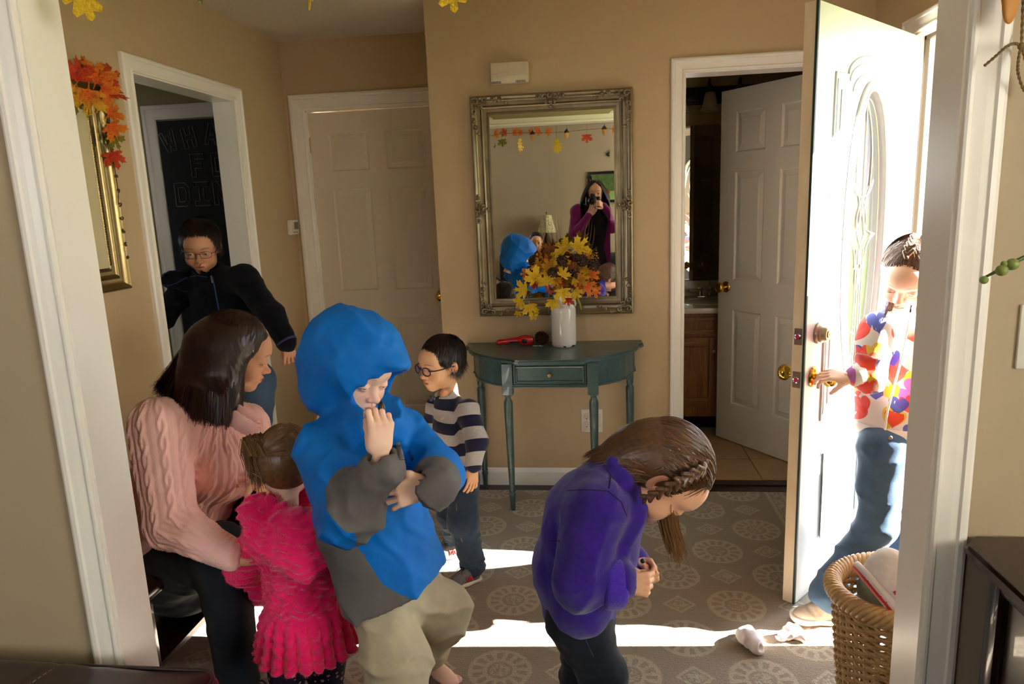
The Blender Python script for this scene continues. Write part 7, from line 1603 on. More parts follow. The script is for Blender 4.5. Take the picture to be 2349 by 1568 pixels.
# hoodie with hearts: voronoi cells, each holding one painted heart
def hearts():
    M = NT('painted_hearts_jersey'); cu_ = M.attr('hu').outputs['Fac']; cv = M.attr('hv2').outputs['Fac']; hm = M.attr('hem').outputs['Fac']; base = lin(214, 204, 198); col = None
    P_ = M.n('ShaderNodeCombineXYZ'); M.l(cu_, P_.inputs[0]); M.l(cv, P_.inputs[1])
    for li, (scl_, off_, size) in enumerate(((11, 0, .036), (14, 3.7, .030), (13, 9.1, .030))):
        mp = M.n('ShaderNodeMapping'); mp.inputs['Location'].default_value = (off_, off_*.6, 0); mp.inputs['Rotation'].default_value = (0, 0, (.35, -.3, .1)[li]); M.l(P_.outputs[0], mp.inputs['Vector'])
        vo = M.n('ShaderNodeTexVoronoi', voronoi_dimensions='2D'); vo.inputs['Scale'].default_value = scl_; vo.inputs['Randomness'].default_value = .75; M.l(mp.outputs[0], vo.inputs['Vector'])
        df = M.n('ShaderNodeVectorMath', operation='SUBTRACT'); M.l(mp.outputs[0], df.inputs[0]); M.l(vo.outputs['Position'], df.inputs[1]); sp2 = M.n('ShaderNodeSeparateXYZ'); M.l(df.outputs[0], sp2.inputs[0])
        x = M.math('DIVIDE', sp2.outputs[0], size); y = M.math('DIVIDE', sp2.outputs[1], size*.9); y = M.math('ADD', y, .10)
        x2 = M.math('MULTIPLY', x, x); yy = M.math('ADD', M.math('SUBTRACT', y, M.math('MULTIPLY', M.math('SQRT', M.math('ABSOLUTE', x)), .85)), .25); g = M.math('SUBTRACT', M.math('ADD', x2, M.math('MULTIPLY', yy, yy)), 1.0)
        inside = M.math('LESS_THAN', g, 0.0); st = M.noise(60, M.scalev(mp.outputs[0], 1, .25, 1), 2); inside = M.math('MULTIPLY', inside, M.math('GREATER_THAN', st, .34)); spc = M.n('ShaderNodeSeparateColor'); M.l(vo.outputs['Color'], spc.inputs[0])
        rp = M.n('ShaderNodeValToRGB'); rp.color_ramp.interpolation = 'CONSTANT'; cs = [lin(226, 60, 50), lin(58, 76, 158), lin(214, 178, 30), lin(176, 96, 180), lin(244, 190, 168), lin(232, 90, 70), lin(70, 84, 170)]; el = rp.color_ramp.elements; el[0].color = cs[(li*2) % 7]; el[1].position = .16; el[1].color = cs[(1+li*2) % 7]
        for k in range(2, 6): e = el.new(.16*k); e.color = cs[(k+li*2) % 7]
        M.l(spc.outputs[0], rp.inputs[0]); show = M.math('MULTIPLY', inside, M.math('LESS_THAN', spc.outputs[1], (1.0, .85, .7)[li])); col = M.mix(M.math('MULTIPLY', show, .93), col if col is not None else base, rp.outputs[0])
    col = M.mix(M.math('GREATER_THAN', hm, 0), col, lin(236, 228, 220)); M.setc(col, .9, sheen=.2, spec=.15); M.bump(M.noise(300, M.coord(), 3), .2, .001); return M.m
S = SD(); fw = Vector((-.45, -.85, 0)).normalized(); fl = ((fw.x, fw.y, 0), .74); sd_ = Vector((fw.y*-1, fw.x, 0))
S.chain([at(2052, 985, 2.42), at(2056, 890, 2.42), at(2064, 780, 2.42)], [.122, .116, .108], .05, flat=fl); S.cone(J['shr']+Vector((.01, 0, -.012)), J['shl']+Vector((-.01, 0, -.012)), .052, .052, .05)
S.chain([J['shr']+Vector((0, 0, -.006)), J['elr'], J['wrr']+Vector((.03, 0, 0))], [.056, .046, .034], .02); S.chain([J['shl'], J['ell'], J['wrl']], [.054, .046, .036], .03); S.cone(at(2082, 725, 2.46), at(2088, 700, 2.50), .078, .080, .03)
S.ell(at(2080, 690, 2.40), (.066, .066, .055), .008, op='s'); S.plane(at(2052, 992, 2.42), (0, 0, -1), .006); S.disp(lambda P: .007*folds(P, (.25, .1, 1), 8, 71, 1.1)+.004*snoise(P, 6, 5, 3))
sdn = np.array(sd_); orr = np.array(J['chest']); zh = at(2052, 968, 2.42).z; aa = np.array(J['elr']); ab = np.array((J['wrr']-J['elr']).normalized())
def hu(V): t = (V-aa)@ab; arm = (t > .005)*(np.linalg.norm(np.cross(V-aa, ab), axis=1) < .075); return (V-orr)@sdn*(1-arm)+(t*1.0+.3)*arm
def hv2(V): t = (V-aa)@ab; arm = (t > .005)*(np.linalg.norm(np.cross(V-aa, ab), axis=1) < .075); return V[:, 2]*(1-arm)+((V-aa)@np.array([0, -.25, .97]))*arm
hj = garment('hearts_hoodie', S, *bbox_of([J['shr'], J['shl'], J['wrr'], J['ell'], J['wrl'], J['pelvis']], .15), hearts(), dg, .005, attrs={'hu': hu, 'hv2': hv2, 'hem': lambda V: zh-V[:, 2]-.0+.0*V[:, 0]-1.0*(np.linalg.norm(np.cross(V-aa, ab), axis=1) < .06)})
m_wj = cloth('cream_jersey', lin(232, 224, 214)); MB().tube([at(2091, 706, 2.315), at(2080, 760, 2.302), at(2066, 830, 2.298), at(2050, 890, 2.302), at(2036, 940, 2.308), at(2030, 985, 2.315)], .0045, 8, flat=.7).build('zip_placket', m_wj, hj, smooth=True)
MB().tube([at(2092, 700, 2.318), at(2088, 716, 2.310)], .0035, 6).build('zip_pull', m_black, hj, smooth=True); MB().tube([J['wrr']+Vector((.050, 0, 0)), J['wrr']+Vector((.018, 0, 0))], [.0365, .034], 18).build('cuff', m_wj, hj, smooth=True)
S = SD(); S.cone(at(2052, 995, 2.42), at(2054, 1030, 2.42), .108, .108, .04, flat=fl); S.chain([J['hipr'], J['knr'], J['anr']+Vector((.004, 0, .01))], [.085, .060, .072], .03); S.chain([J['hipl'], J['knl'], J['anl']], [.085, .062, .070], .03)
S.disp(lambda P: .007*folds(P, (.2, .1, 1), 9, 81, 1.0)+.003*snoise(P, 10, 2, 2)); jd = garment('jeans', S, *bbox_of([J['hipr'], J['hipl'], J['anr'], J['anl'], J['knr']], .13), m_jean_md, dg, .006)
MB().lathe([(.007, 0), (.007, .003), (.005, .005)], 14, at(2042, 1003, 2.32), (-.2, -1, 0)).build('button', m_nickel, jd)
m_up = mat('taupe_suede', lin(176, 160, 140), .8, var=.2, scale=60, bscale=300, bstr=.3)
sneaker('shoe', dg, shoeM((J['anr'].x-.02, J['anr'].y-.02, .013), (-1, -.10, 0), 1.08), m_up, m_sole_w, mat('gum_rubber', lin(170, 130, 80), .6), mat('cream_lace', lin(220, 210, 196), .8), letter=False); sneaker('shoe', dg, shoeM((J['anl'].x-.02, J['anl'].y-.04, .013), (-.5, -.9, 0), 1.08), m_up, m_sole_w, MATS['gum_rubber'], MATS['cream_lace'], letter=False)
MB().tube([J['anr']+Vector((0, 0, .03)), J['anr']+Vector((-.012, 0, -.015))], [.034, .036], 14).build('sock', mat('mint_dotted_sock', lin(130, 180, 170), .9, var=.4, scale=120), dg, smooth=True)
# ------------------------------------------------------------------ basket of shoes by the right jamb
bx_, by_, BZ = .835, 1.80, .015
bk2 = thing('wicker_basket', 'tall oval wicker basket filled with shoes beside the right door jamb', 'basket', (bx_, by_, BZ))
M = NT('wicker'); n = M.noise(50, M.scalev(M.coord(), 1, 1, 1), 4, .6); M.setc(M.mix(n, lin(146, 100, 48), lin(222, 184, 122)), .55, coat=.15); M.bump(M.noise(220, M.coord(), 3), .3, .001); m_wick = M.m
BA, BB, BH = .205, .165, .405
def bp_(th, z, off=0):
    k = .80+.20*(z/BH)**.8; return Vector(((BA*k+off)*math.cos(th), (BB*k+off)*math.sin(th), z))
NS = 40
stake_b = None
for i in range(NS):
    th = 2*PI*i/NS; MB().tube([bp_(th, z*BH/6) for z in range(7)], .0042, 6).build('stake', m_wick, bk2, smooth=True)
nr = 34
for j in range(nr):
    z = .008+j*(BH-.03)/nr; pts = []; n2 = NS*3
    for i in range(n2): th = 2*PI*i/n2; pts.append(bp_(th, z+.0012*math.sin(i*1.7+j), .0058*math.sin(th*NS/2+(PI if j % 2 else 0))))
    MB().tube(pts, .0050, 6, True, up=(0, 0, 1)).build('weave_strand', m_wick, bk2, smooth=True)
n2 = 150
for s in range(6):
    pts = []; ph = s*2*PI/6
    for i in range(n2):
        th = 2*PI*i/n2; a = ph+th*13; pts.append(bp_(th, BH+.004+.020*math.sin(a), .002+.017*math.cos(a)))
    MB().tube(pts, .0085, 7, True, up=(0, 0, 1)).build('rim_strand', m_wick, bk2, smooth=True)
b = MB(); pr = [bp_(2*PI*i/40, .006) for i in range(40)]; b.add(pr, [tuple(range(40))]); b.prism([(p.x, p.y) for p in pr], 0, .008); b.build('base', m_wick, bk2)
# shoes in the basket
m_pgrey = mat('pale_grey_mesh', lin(206, 196, 190), .8, var=.1, scale=120, bscale=420, bstr=.35); m_pinksole = mat('coral_rubber', lin(206, 52, 56), .5); m_whs = mat('grey_white_sole', lin(206, 196, 192), .6)
def loose_shoe(name_label, pos, toe, up, s, up_m, so_m, ac, lace, letter, cat='shoe', group=None):
    t = thing('sneaker', name_label, cat, (0, 0, 0), 0, group); t.location = pos
    sneaker('upper', t, M4(Vector(pos), frame_from(toe, up), s), up_m, so_m, ac, lace, letter=letter)
    for c in t.children: c.matrix_parent_inverse = Matrix.Translation(-Vector(pos))
    return t
loose_shoe('pale grey running shoe with coral stripes standing toe down in the basket', (.725, 1.715, .425), (.62, -.10, -.78), (.74, .10, .60), 1.35, m_pgrey, m_whs, m_pinksole, mat('pale_lace', lin(214, 206, 200), .8), True)
loose_shoe('black leather shoe at the back of the basket against the jamb', (.915, 1.83, .405), (.3, .55, .45), (-.6, -.3, .7), 1.15, mat('black_leather', lin(22, 20, 20), .35), MATS['black_sole'], MATS['black_sole'], m_lace_k, False)
loose_shoe('dark plum shoe tucked in the middle of the basket', (.865, 1.76, .36), (.5, .5, .2), (-.2, -.2, 1), 1.0, mat('plum_suede', lin(74, 50, 54), .8), MATS['black_sole'], MATS['black_sole'], m_lace_k, False)
loose_shoe('grey green shoe lying low in the basket', (.80, 1.85, .33), (.6, -.5, .1), (.1, .2, 1), 1.0, mat('sage_mesh', lin(120, 134, 124), .8), m_whs, m_whs, m_lace_k, False)
# socks on the rug
def sock(label, px, py, sc_, seed, rot):
    p = at(px, py, 2.2); d = CR*((px-1174.5)/FPX)-CU*((py-784)/FPX)+CF; t_ = -(CAM_H-.013)/d.z; p = Vector((d.x*t_, d.y*t_, .013))
    t = thing('sock', label, 'sock', p, rot, 'crumpled white socks on the rug'); S = SD(); S.cone((-.035, 0, .022), (.02, .01, .030), .022, .024, .02); S.cone((.02, .01, .03), (.045, -.02, .022), .024, .020, .02); S.cone((.0, .0, .03), (.005, .02, .052), .018, .012, .015)
    S.ell((-.05, 0, .028), (.016, .013, .013), .006, op='s'); S.plane((0, 0, .001), (0, 0, -1), .004); S.disp(lambda P: .0055*folds(P, (1, .3, .2), 16, seed, 1.2)+.0025*snoise(P, 22, seed, 2))
    V, F = mesh_sdf(S, (-.09, -.06, -.01), (.09, .06, .09), .0035); V = relax(V, F, 1); o = np_mesh('sock_body', V*sc_, F, mat('white_cotton', lin(226, 216, 214), .95, bscale=300, bstr=.3), t)
sock('crumpled white sock on the rug, nearest the bending girl', 1722, 1482, 1.0, 3, 1.9); sock('crumpled white sock on the rug beside the shoe of the girl at the door', 1812, 1466, .8, 8, .2)
# ------------------------------------------------------------------ dark cherry chest at the right
ds = thing('side_table', 'dark cherry side table with chamfered top against wall right of opening', 'side table', (1.03, 1.13, 0))
x0, x1, y0, y1 = .738-1.03, .32, .70-1.13, 1.445-1.13
def cham(z0, z1, g, m, nm):
    c = .032; xa, xb, ya, yb = x0+g, x1-g, y0+g, y1-g*.3; MB().prism([(xa, ya+c), (xa+c, ya), (xb-c, ya), (xb, ya+c), (xb, yb-c), (xb-c, yb), (xa+c, yb), (xa, yb-c)], z0, z1).build(nm, m, ds)
cham(.752, .760, .006, m_cherryy, 'top'); cham(.742, .752, 0, m_cherryy, 'top_edge'); cham(.732, .742, .006, m_cherryy, 'top_edge'); cham(.724, .732, .012, m_cherryy, 'top_edge')
fx0, fx1, fy0, fy1 = .763-1.03, .295, .725-1.13, 1.366-1.13
b = MB()
for x in (fx0, fx1-.04):
    for y in (fy0, fy1-.04): MB().box((x, y, .001), (x+.04, y+.04, .724), .002).build('leg', m_cherry, ds, auto=40)
m_sat = wood('satin_cherry_panel', lin(44, 30, 22), lin(74, 56, 44), .28, axis='y', coat=.4)
for z0, z1, nm in ((.36, .70, 'side_panel'), (.10, .30, 'side_panel')):
    MB().box((fx0+.016, fy0+.04, z0), (fx0+.024, fy1-.04, z1)).build(nm, m_sat, ds)
    MB().box((fx0+.010, fy0+.04, z0), (fx0+.016, fy0+.046, z1)).box((fx0+.010, fy1-.046, z0), (fx0+.016, fy1-.04, z1)).build('bead', m_cherry, ds)['kind'] = 'stuff'
for z0, z1 in ((.70, .724), (.30, .36), (.05, .10)): MB().box((fx0+.001, fy0+.04, z0), (fx0+.03, fy1-.04, z1), .002).build('rail', m_cherryy, ds, auto=40)
MB().tube([(fx0+.002, fy0+.02, .36), (fx0+.002, fy1-.02, .36)], .007, 8).build('moulding', m_cherryy, ds)
MB().box((fx0+.03, fy0+.01, .06), (fx1-.01, fy1-.01, .72)).build('carcass', m_cherry, ds)
for z in (.15, .45):
    d_ = MB().box((fx0+.05, fy0-.012, z), (fx1-.05, fy0+.01, z+.24), .002).build('drawer', m_cherry, ds, auto=40); MB().lathe([(.008, 0), (.012, .014), (.006, .02)], 14, ((fx0+fx1)/2, fy0-.012, z+.12), (0, -1, 0)).build('knob', m_nickel, d_, auto=40)
# ------------------------------------------------------------------ brown leather ottoman at the lower left
ot = thing('ottoman', 'dark brown leather ottoman with stitched seams in the lower left corner', 'ottoman', (-1.45, .93, 0))
m_leath = mat('brown_leather', lin(44, 27, 23), .34, var=.25, scale=6, bscale=300, bstr=.25, bdist=.0008, coat=.15)
S = SD(); S.box((0, 0, .24), (.555, .425, .165), .06, .02); S.box((0, 0, .375), (.58, .45, .068), .045, .02); S.ell((0, 0, .40), (.56, .44, .075), .06); S.disp(lambda P: -.006*np.exp(-((P[:, 2]-.315)/.006)**2)+.003*snoise(P, 3, 3, 3)-.004*np.exp(-((P[:, 0]-.17)/.006)**2)*(P[:, 2] > .3))
V, F = mesh_sdf(S, (-.66, -.54, .03), (.66, .54, .50), .010); V = relax(V, F, 1); np_mesh('cushion', V, F, m_leath, ot)
rr2 = lambda x, y, z, r=.05, n=10: [Vector((sx*(x-r)+r*math.cos(a), sy*(y-r)+r*math.sin(a), z)) for sx, sy, a0 in ((1, 1, 0), (-1, 1, PI/2), (-1, -1, PI), (1, -1, 1.5*PI)) for a in [a0+PI/2*i/n for i in range(n+1)]]
MB().tube(rr2(.572, .442, .430), .0055, 8, True).build('piping', m_leath, ot, smooth=True); MB().tube(rr2(.582, .452, .318), .0055, 8, True).build('piping', m_leath, ot, smooth=True)
m_stitch = mat('tan_stitching', lin(150, 112, 76), .8, bstr=0)
topz = lambda x, y: .4395+.033*max(0, 1-(x/.56)**2-(y/.44)**2)**.5
for i in range(56):
    y = -.42+i*.0152; MB().tube([(.185, y, topz(.185, y)+.0035), (.185, y+.009, topz(.185, y+.009)+.0035)], .0012, 5).build('stitch', m_stitch, ot)
for i in range(46):
    y = -.40+i*.0172; MB().tube([(.5815, y, .415), (.5815, y+.010, .415)], .0012, 5).build('stitch', m_stitch, ot)
for x in (-.5, .5):
    for y in (-.37, .37): MB().lathe([(.02, .001), (.03, .08)], 14, (x, y, 0)).build('foot', m_cherry, ot, auto=40)
# ------------------------------------------------------------------ hanging twine, acorn, switch side decorations
def twine(parent, pts, r=.0026, m=None, nm='twine'):
    P = []; 
    for i in range(len(pts)-1):
        p0, p1, p2, p3 = [Vector(pts[min(max(k, 0), len(pts)-1)]) for k in (i-1, i, i+1, i+2)]
        for j in range(12): t = j/12; P.append(.5*((2*p1)+(p2-p0)*t+(2*p0-5*p1+4*p2-p3)*t*t+(3*p1-p0-3*p2+p3)*t**3))
    P.append(Vector(pts[-1])); b = MB()
    for ph in (0, PI):
        q = []
        for i, p in enumerate(P):
            t = (P[min(i+1, len(P)-1)]-P[max(i-1, 0)]).normalized(); u = t.orthogonal().normalized(); u = (Vector((0, -1, 0))-t*Vector((0, -1, 0)).dot(t)).normalized(); w_ = t.cross(u); a = ph+i*.9; q.append(p+(u*math.cos(a)+w_*math.sin(a))*r*.5)
        b.tube(q, r*.62, 6)
    return b.build(nm, m or m_twine, parent, smooth=True)
m_twine = mat('jute_twine', lin(128, 104, 62), .9, var=.3, scale=200, bscale=500, bstr=.4)
M = NT('painted_wood_acorn'); sp3 = M.n('ShaderNodeSeparateXYZ'); M.l(M.coord(), sp3.inputs[0]); k = M.math('GREATER_THAN', M.math('ADD', sp3.outputs[2], M.math('MULTIPLY', M.math('MULTIPLY', sp3.outputs[0], sp3.outputs[0]), 8)), .006); n = M.noise(40, M.scalev(M.coord(), 1, 1, .2), 3)
M.setc(M.mix(k, M.mix(n, lin(178, 116, 44), lin(206, 142, 62)), lin(34, 30, 24)), .6); m_acorn = M.m
def acorn_mesh(s):
    S = SD(); S.ell((0, 0, -.004), (.0165, .008, .034), .004); S.ell((0, 0, .010), (.0195, .0095, .020), .006); S.cone((0, 0, .028), (.003, 0, .040), .004, .003, .006)
    V, F = mesh_sdf(S, (-.03, -.02, -.05), (.03, .02, .055), .0018); return V*s, F
AV, AF = acorn_mesh(1.0)
def acorn(label, p, s, rz, top, group='wooden acorns hanging from the opening header'):
    t = thing('acorn_ornament', label, 'ornament', p, rz, group); np_mesh('acorn', AV*s, AF, m_acorn, t); MB().tube([(0, 0, .038*s), (.002, 0, (top-p[2])*.5), (0, 0, top-p[2])], .0012, 5).build('string', m_twine, t); return t
HZ = HEAD-.004; YH = 1.435
acorn('orange and black wooden acorn hanging in front of the right casing at the top edge', (.728, 1.405, 1.784), 1.05, .5, 1.86)
tw = thing('twine_bow', 'jute twine bow hanging on the wall beside the right casing', 'decoration', (.775, 1.43, 1.70))
L_ = lambda *ps: [at(px, py, Y)-Vector((.775, 1.43, 1.70)) for px, py, Y in ps]
twine(tw, L_((2258, 151, 1.425), (2285, 128, 1.415), (2310, 106, 1.41), (2330, 100, 1.415), (2342, 106, 1.42))); twine(tw, L_((2346, -60, 1.43), (2347, 0, 1.43), (2345, 60, 1.43), (2343, 106, 1.42)))
twine(tw, L_((2342, 106, 1.42), (2336, 140, 1.415), (2336, 170, 1.41), (2348, 205, 1.42), (2360, 215, 1.43), (2362, 180, 1.43), (2350, 130, 1.425), (2343, 106, 1.42))); MB().ball(L_((2343, 106, 1.418))[0], .0062, 10).build('knot', m_twine, tw, smooth=True)
# garland across the opening
gl_ = thing('leaf_garland', 'cord garland of silk autumn leaves strung along the header of the wide opening', 'garland', (0, YH, HZ-.03))
GO = Vector(gl_.location); twine(gl_, [Vector((x, .0, -.006-.012*math.sin((x+1.2)*5)**2)) for x in [-1.16+.12*i for i in range(16)]], .0022, nm='cord')
mx_ = lambda px, py: at(px, py, 2*D-YH)          # where the mirror shows it
for px, py, s, m, k, up in ((1133, 293, .055, L_ORA, 0, (1, 0, .1)), (1160, 291, .050, L_RED, 1, (-1, 0, .1)), (1178, 292, .050, L_ORA, 2, (1, 0, 0)), (1196, 290, .040, L_ORA, 3, (-1, 0, 0)), (1214, 290, .040, L_ORA, 1, (1, 0, 0)), (1238, 291, .055, L_ORA, 4, (-.8, 0, -.3)), (1254, 289, .055, L_ORA, 0, (.8, 0, -.3))):
    q = mx_(px, py); put_leaf(gl_, Vector((q.x, YH-.015, min(q.z, HZ-.03))), s, (.2, 1, .3), up, m, k)
for x, m in ((-1.08, L_ORA), (-.93, L_RED), (.22, L_ORA), (.36, L_RED), (.5, L_GOLD), (.6, L_ORA)): put_leaf(gl_, Vector((x, YH-.015, HZ-.045)), .055, (.2, 1, .2), (1, 0, -.2), m, 2)
def hang(label, p, shape, s, m, up=(0, 0, 1), nrm=(0, -1, 0), nm='hanging_leaf'):
    t = thing(nm, label, 'ornament', p, 0, 'single leaves hanging from the opening header'); me = leaf_mesh(shape, 1, .1, .08, .02, int(s*1000)); me.materials.append(m); o = bpy.data.objects.new('leaf', me); C.objects.link(o)
    y = -Vector(nrm).normalized(); z = Vector(up); z = (z-y*z.dot(y)).normalized(); x = y.cross(z); o.parent = t; o.matrix_basis = Matrix(((x.x, y.x, z.x, 0), (x.y, y.y, z.y, 0), (x.z, y.z, z.z, 0), (0, 0, 0, 1))) @ Matrix.Diagonal((s, s, s, 1))
    MB().tube([(0, 0, s*.35), (.001, 0, (HZ-p[2])*.6), (0, 0, HZ-p[2])], .0011, 5).build('string', m_twine, t); return t
q = mx_(1263, 332); hang('yellow oak leaf hanging from header above mirror view', (-.262, YH, q.z+.012), OAK, .080, L_YEL, (.05, 0, -1))
q = mx_(1185, 327); hang('narrow yellow leaf hanging edge on from the header', (-.545, YH, q.z), OAK, .078, L_YEL, (0, 0, -1), (-.9, -.5, 0))
q = mx_(1346, 311); hang('red maple leaf hanging from the header, right of the yellow oak leaf', (q.x, YH, q.z), MAPLE, .062, L_RED, (0, 0, -1))
q = mx_(1152, 322); hang('green and yellow leaf pair hanging from the header, left in the mirror', (q.x, YH, q.z), MAPLE, .055, L_GRN, (.1, 0, -1)); q = mx_(1127, 330); hang('green leaf hanging from the header, leftmost in the mirror', (q.x, YH, q.z), MAPLE, .05, L_GRN, (.1, 0, -1))
hang('yellow oak leaf hanging at the top left corner beside the left jamb', (at(185, 0, YH).x, YH, at(185, 0, YH).z+.045), OAK, .085, L_YEL, (.15, 0, -1))
for px, py, w_ in ((1222, 311, 'first'), (1300, 307, 'second'), (1386, 299, 'third')):
    q = mx_(px, py); acorn('wooden acorn hanging from header, %s from the left in mirror' % w_, (q.x, YH, q.z), .95, rng.uniform(-.6, .6), HZ)
# ------------------------------------------------------------------ orchid at the right edge, standing on the side table
oc = thing('orchid', 'orchid stem with green buds arching in from the right edge', 'plant', (.86, 1.13, .7605))
MB().lathe([(.045, 0), (.055, .03), (.062, .10), (.064, .11), (.058, .11), (.05, .09)], 24, (0, 0, 0)).build('pot', m_cult, oc, auto=40)
m_stem = mat('green_stem', lin(74, 96, 34), .45, var=.2, scale=60, bstr=.1); m_bud = mat('green_bud', lin(126, 138, 66), .45, var=.2, scale=90, bstr=.1); oo = Vector(oc.location)
MB().tube([(0, 0, .1), (.02, 0, .25), (.01, 0, .42), (-.06, -.005, .56), (-.13, -.015, .615)]+[at(px, py, Y)-oo for px, py, Y in ((2349, 590, 1.115), (2325, 601, 1.112), (2300, 612, 1.11), (2278, 626, 1.11), (2262, 634, 1.11))], [.0045, .0042, .004, .0036, .0034, .0032, .003, .0028, .0024, .0018], 8).build('stem', m_stem, oc, smooth=True)
for px, py, r in ((2257, 642, .0062), (2298, 620, .0088), (2322, 606, .0092), (2303, 605, .0048)):
    bd = MB().ball(at(px, py, 1.105)-oo, r, 14, (1, 1, .95)).build('bud', m_bud, oc, smooth=True)
for a in range(5):
    l = MB(); an = a*1.25; l.tube([(0, 0, .10), (.06*math.cos(an), .06*math.sin(an), .135), (.14*math.cos(an)*.8, .14*math.sin(an)*.8, .12)], [.012, .024, .004], 10, flat=.15, up=(0, 0, 1)); l.build('leaf', m_stem, oc, smooth=True)
# ------------------------------------------------------------------ living room seen in the mirror
so = thing('sofa', 'dark grey sofa against the living room back wall', 'sofa', (-.35, LVY+.66, 0))
m_sofa = cloth('charcoal_upholstery', lin(46, 46, 50), .9)
S = SD(); S.box((0, 0, .22), (1.0, .42, .16), .05, .02); S.box((0, -.32, .52), (.86, .11, .33), .07, .03)
for s in (-1, 1): S.box((s*.92, 0, .38), (.10, .42, .22), .07, .02)
V, F = mesh_sdf(S, (-1.1, -.5, .03), (1.1, .5, .92), .016); np_mesh('frame', V, F, m_sofa, so)
for x in (-.55, 0, .55): S = SD(); S.box((0, 0, 0), (.265, .32, .075), .05, .02); V, F = mesh_sdf(S, (-.3, -.36, -.1), (.3, .36, .1), .014); np_mesh('seat_cushion', V+np.array([x*.98, .06, .42], np.float32), F, m_sofa, so)
for x in (-.9, .9):
    for y in (-.35, .35): MB().box((x-.03, y-.03, 0.001), (x+.03, y+.03, .07)).build('foot', m_cherry, so)
stt = thing('end_table', 'small dark end table beside the sofa carrying the lamp', 'table', (-.83+.0-.78+.0, LVY+.36, 0)); stt.location.x = -1.62
MB().box((-.2, -.2, .54), (.2, .2, .57), .005).build('top', m_cherry, stt, auto=40)
for x in (-.17, .17):
    for y in (-.17, .17): MB().box((x-.015, y-.015, .001), (x+.015, y+.015, .54)).build('leg', m_cherry, stt)
# console behind? the lamp stands on a narrow sofa table
lt = thing('sofa_table', 'narrow dark table behind the sofa end under the table lamp', 'table', (-.55, LVY+.02, 0))
lp = thing('table_lamp', 'table lamp with crackled cream shade and dark turned base', 'lamp', (-.565, LVY+.16, .86)); bpy.data.objects.remove(lt)
lt = thing('shelf_table', 'narrow dark shelf behind the sofa holding the table lamp', 'table', (-.565, LVY+.10, 0)); MB().box((-.30, -.095, .83), (.30, .12, .858), .003).build('top', m_cherry, lt, auto=40)
for x in (-.28, .28): MB().box((x-.012, -.09, .001), (x+.012, -.066, .83)).build('leg', m_cherry, lt)
lp.location = (-.565, LVY+.115, .8585)
MB().lathe([(.06, 0), (.06, .01), (.03, .02), (.02, .05), (.045, .10), (.05, .14), (.03, .20), (.015, .24), (.02, .26), (.01, .28), (.008, .33)], 24).build('base', m_brz, lp, smooth=True)
M = NT('crackled_parchment'); vo = M.n('ShaderNodeTexVoronoi', feature='DISTANCE_TO_EDGE'); vo.inputs['Scale'].default_value = 34; M.l(M.coord(), vo.inputs['Vector']); M.setc(M.mix(M.math('LESS_THAN', vo.outputs['Distance'], .05), lin(206, 196, 150), lin(140, 128, 86)), .8)
MB().lathe([(.118, .25), (.107, .29), (.082, .36), (.068, .42), (.064, .46), (.062, .462), (.066, .42), (.08, .36), (.105, .29), (.116, .25)], 12, caps=False).build('shade', M.m, lp); MB().lathe([(.003, .45), (.003, .48), (.008, .49), (.004, .50)], 10).build('finial', m_brz, lp)
ph = thing('framed_photo', 'black framed family photo of figures on grass before trees', 'picture', (.27, LVY, 1.63))
b = MB(); swept_rect(b, -.29, .29, -.155, .155, [(0, .008), (.004, .016), (.03, .02), (.034, .0), (0, 0)], 0); b.v = [(x, -y, z) for x, y, z in b.v]; b.build('frame', m_black, ph)
M = NT('park_photo'); co = M.coord(); s4 = M.n('ShaderNodeSeparateXYZ'); M.l(co, s4.inputs[0]); trees = M.mix(M.noise(22, co, 4), lin(24, 44, 14), lin(110, 140, 70)); M.setc(M.mix(M.math('LESS_THAN', s4.outputs[2], -.05), trees, lin(140, 168, 92)), .4)
MB().box((-.29, .004, -.155), (.29, .009, .155)).build('photo', M.m, ph)
for i in range(5): MB().ball((-.22+i*.05, .0085, -.075+.012*(i % 2)), .020, 10, (.9, .05, 1.5)).build('printed_figure', (m_red, m_cult, mat('skin_print', lin(220, 150, 130), .7))[i % 3], ph, smooth=True)
MB().box((.06, .008, -.155), (.075, .012, .155)).build('divider', m_black, ph)
sb2 = thing('scroll_bracket', 'black wrought iron fleur scroll bracket high on the living room wall', 'bracket', (.27, LVY+.012, 2.02))
b = MB()
for s in (-1, 1): scroll(b, (.035, s*.045), .038, 1.2, s*1.2, -s, .0, .006, .003); scroll(b, (-.02, s*.035), .03, 1.1, PI, s, .0, .006, .003)
b.tube([(-.09, 0, 0), (-.05, 0, .02), (-.02, 0, 0), (-.05, 0, -.02), (-.09, 0, 0)], .006, 6); b.box((.072, -.008, -.09), (.084, .008, .09)); b.tube([(-.02, 0, 0), (.075, 0, 0)], .006, 6); b.build('scrollwork', m_black, sb2)
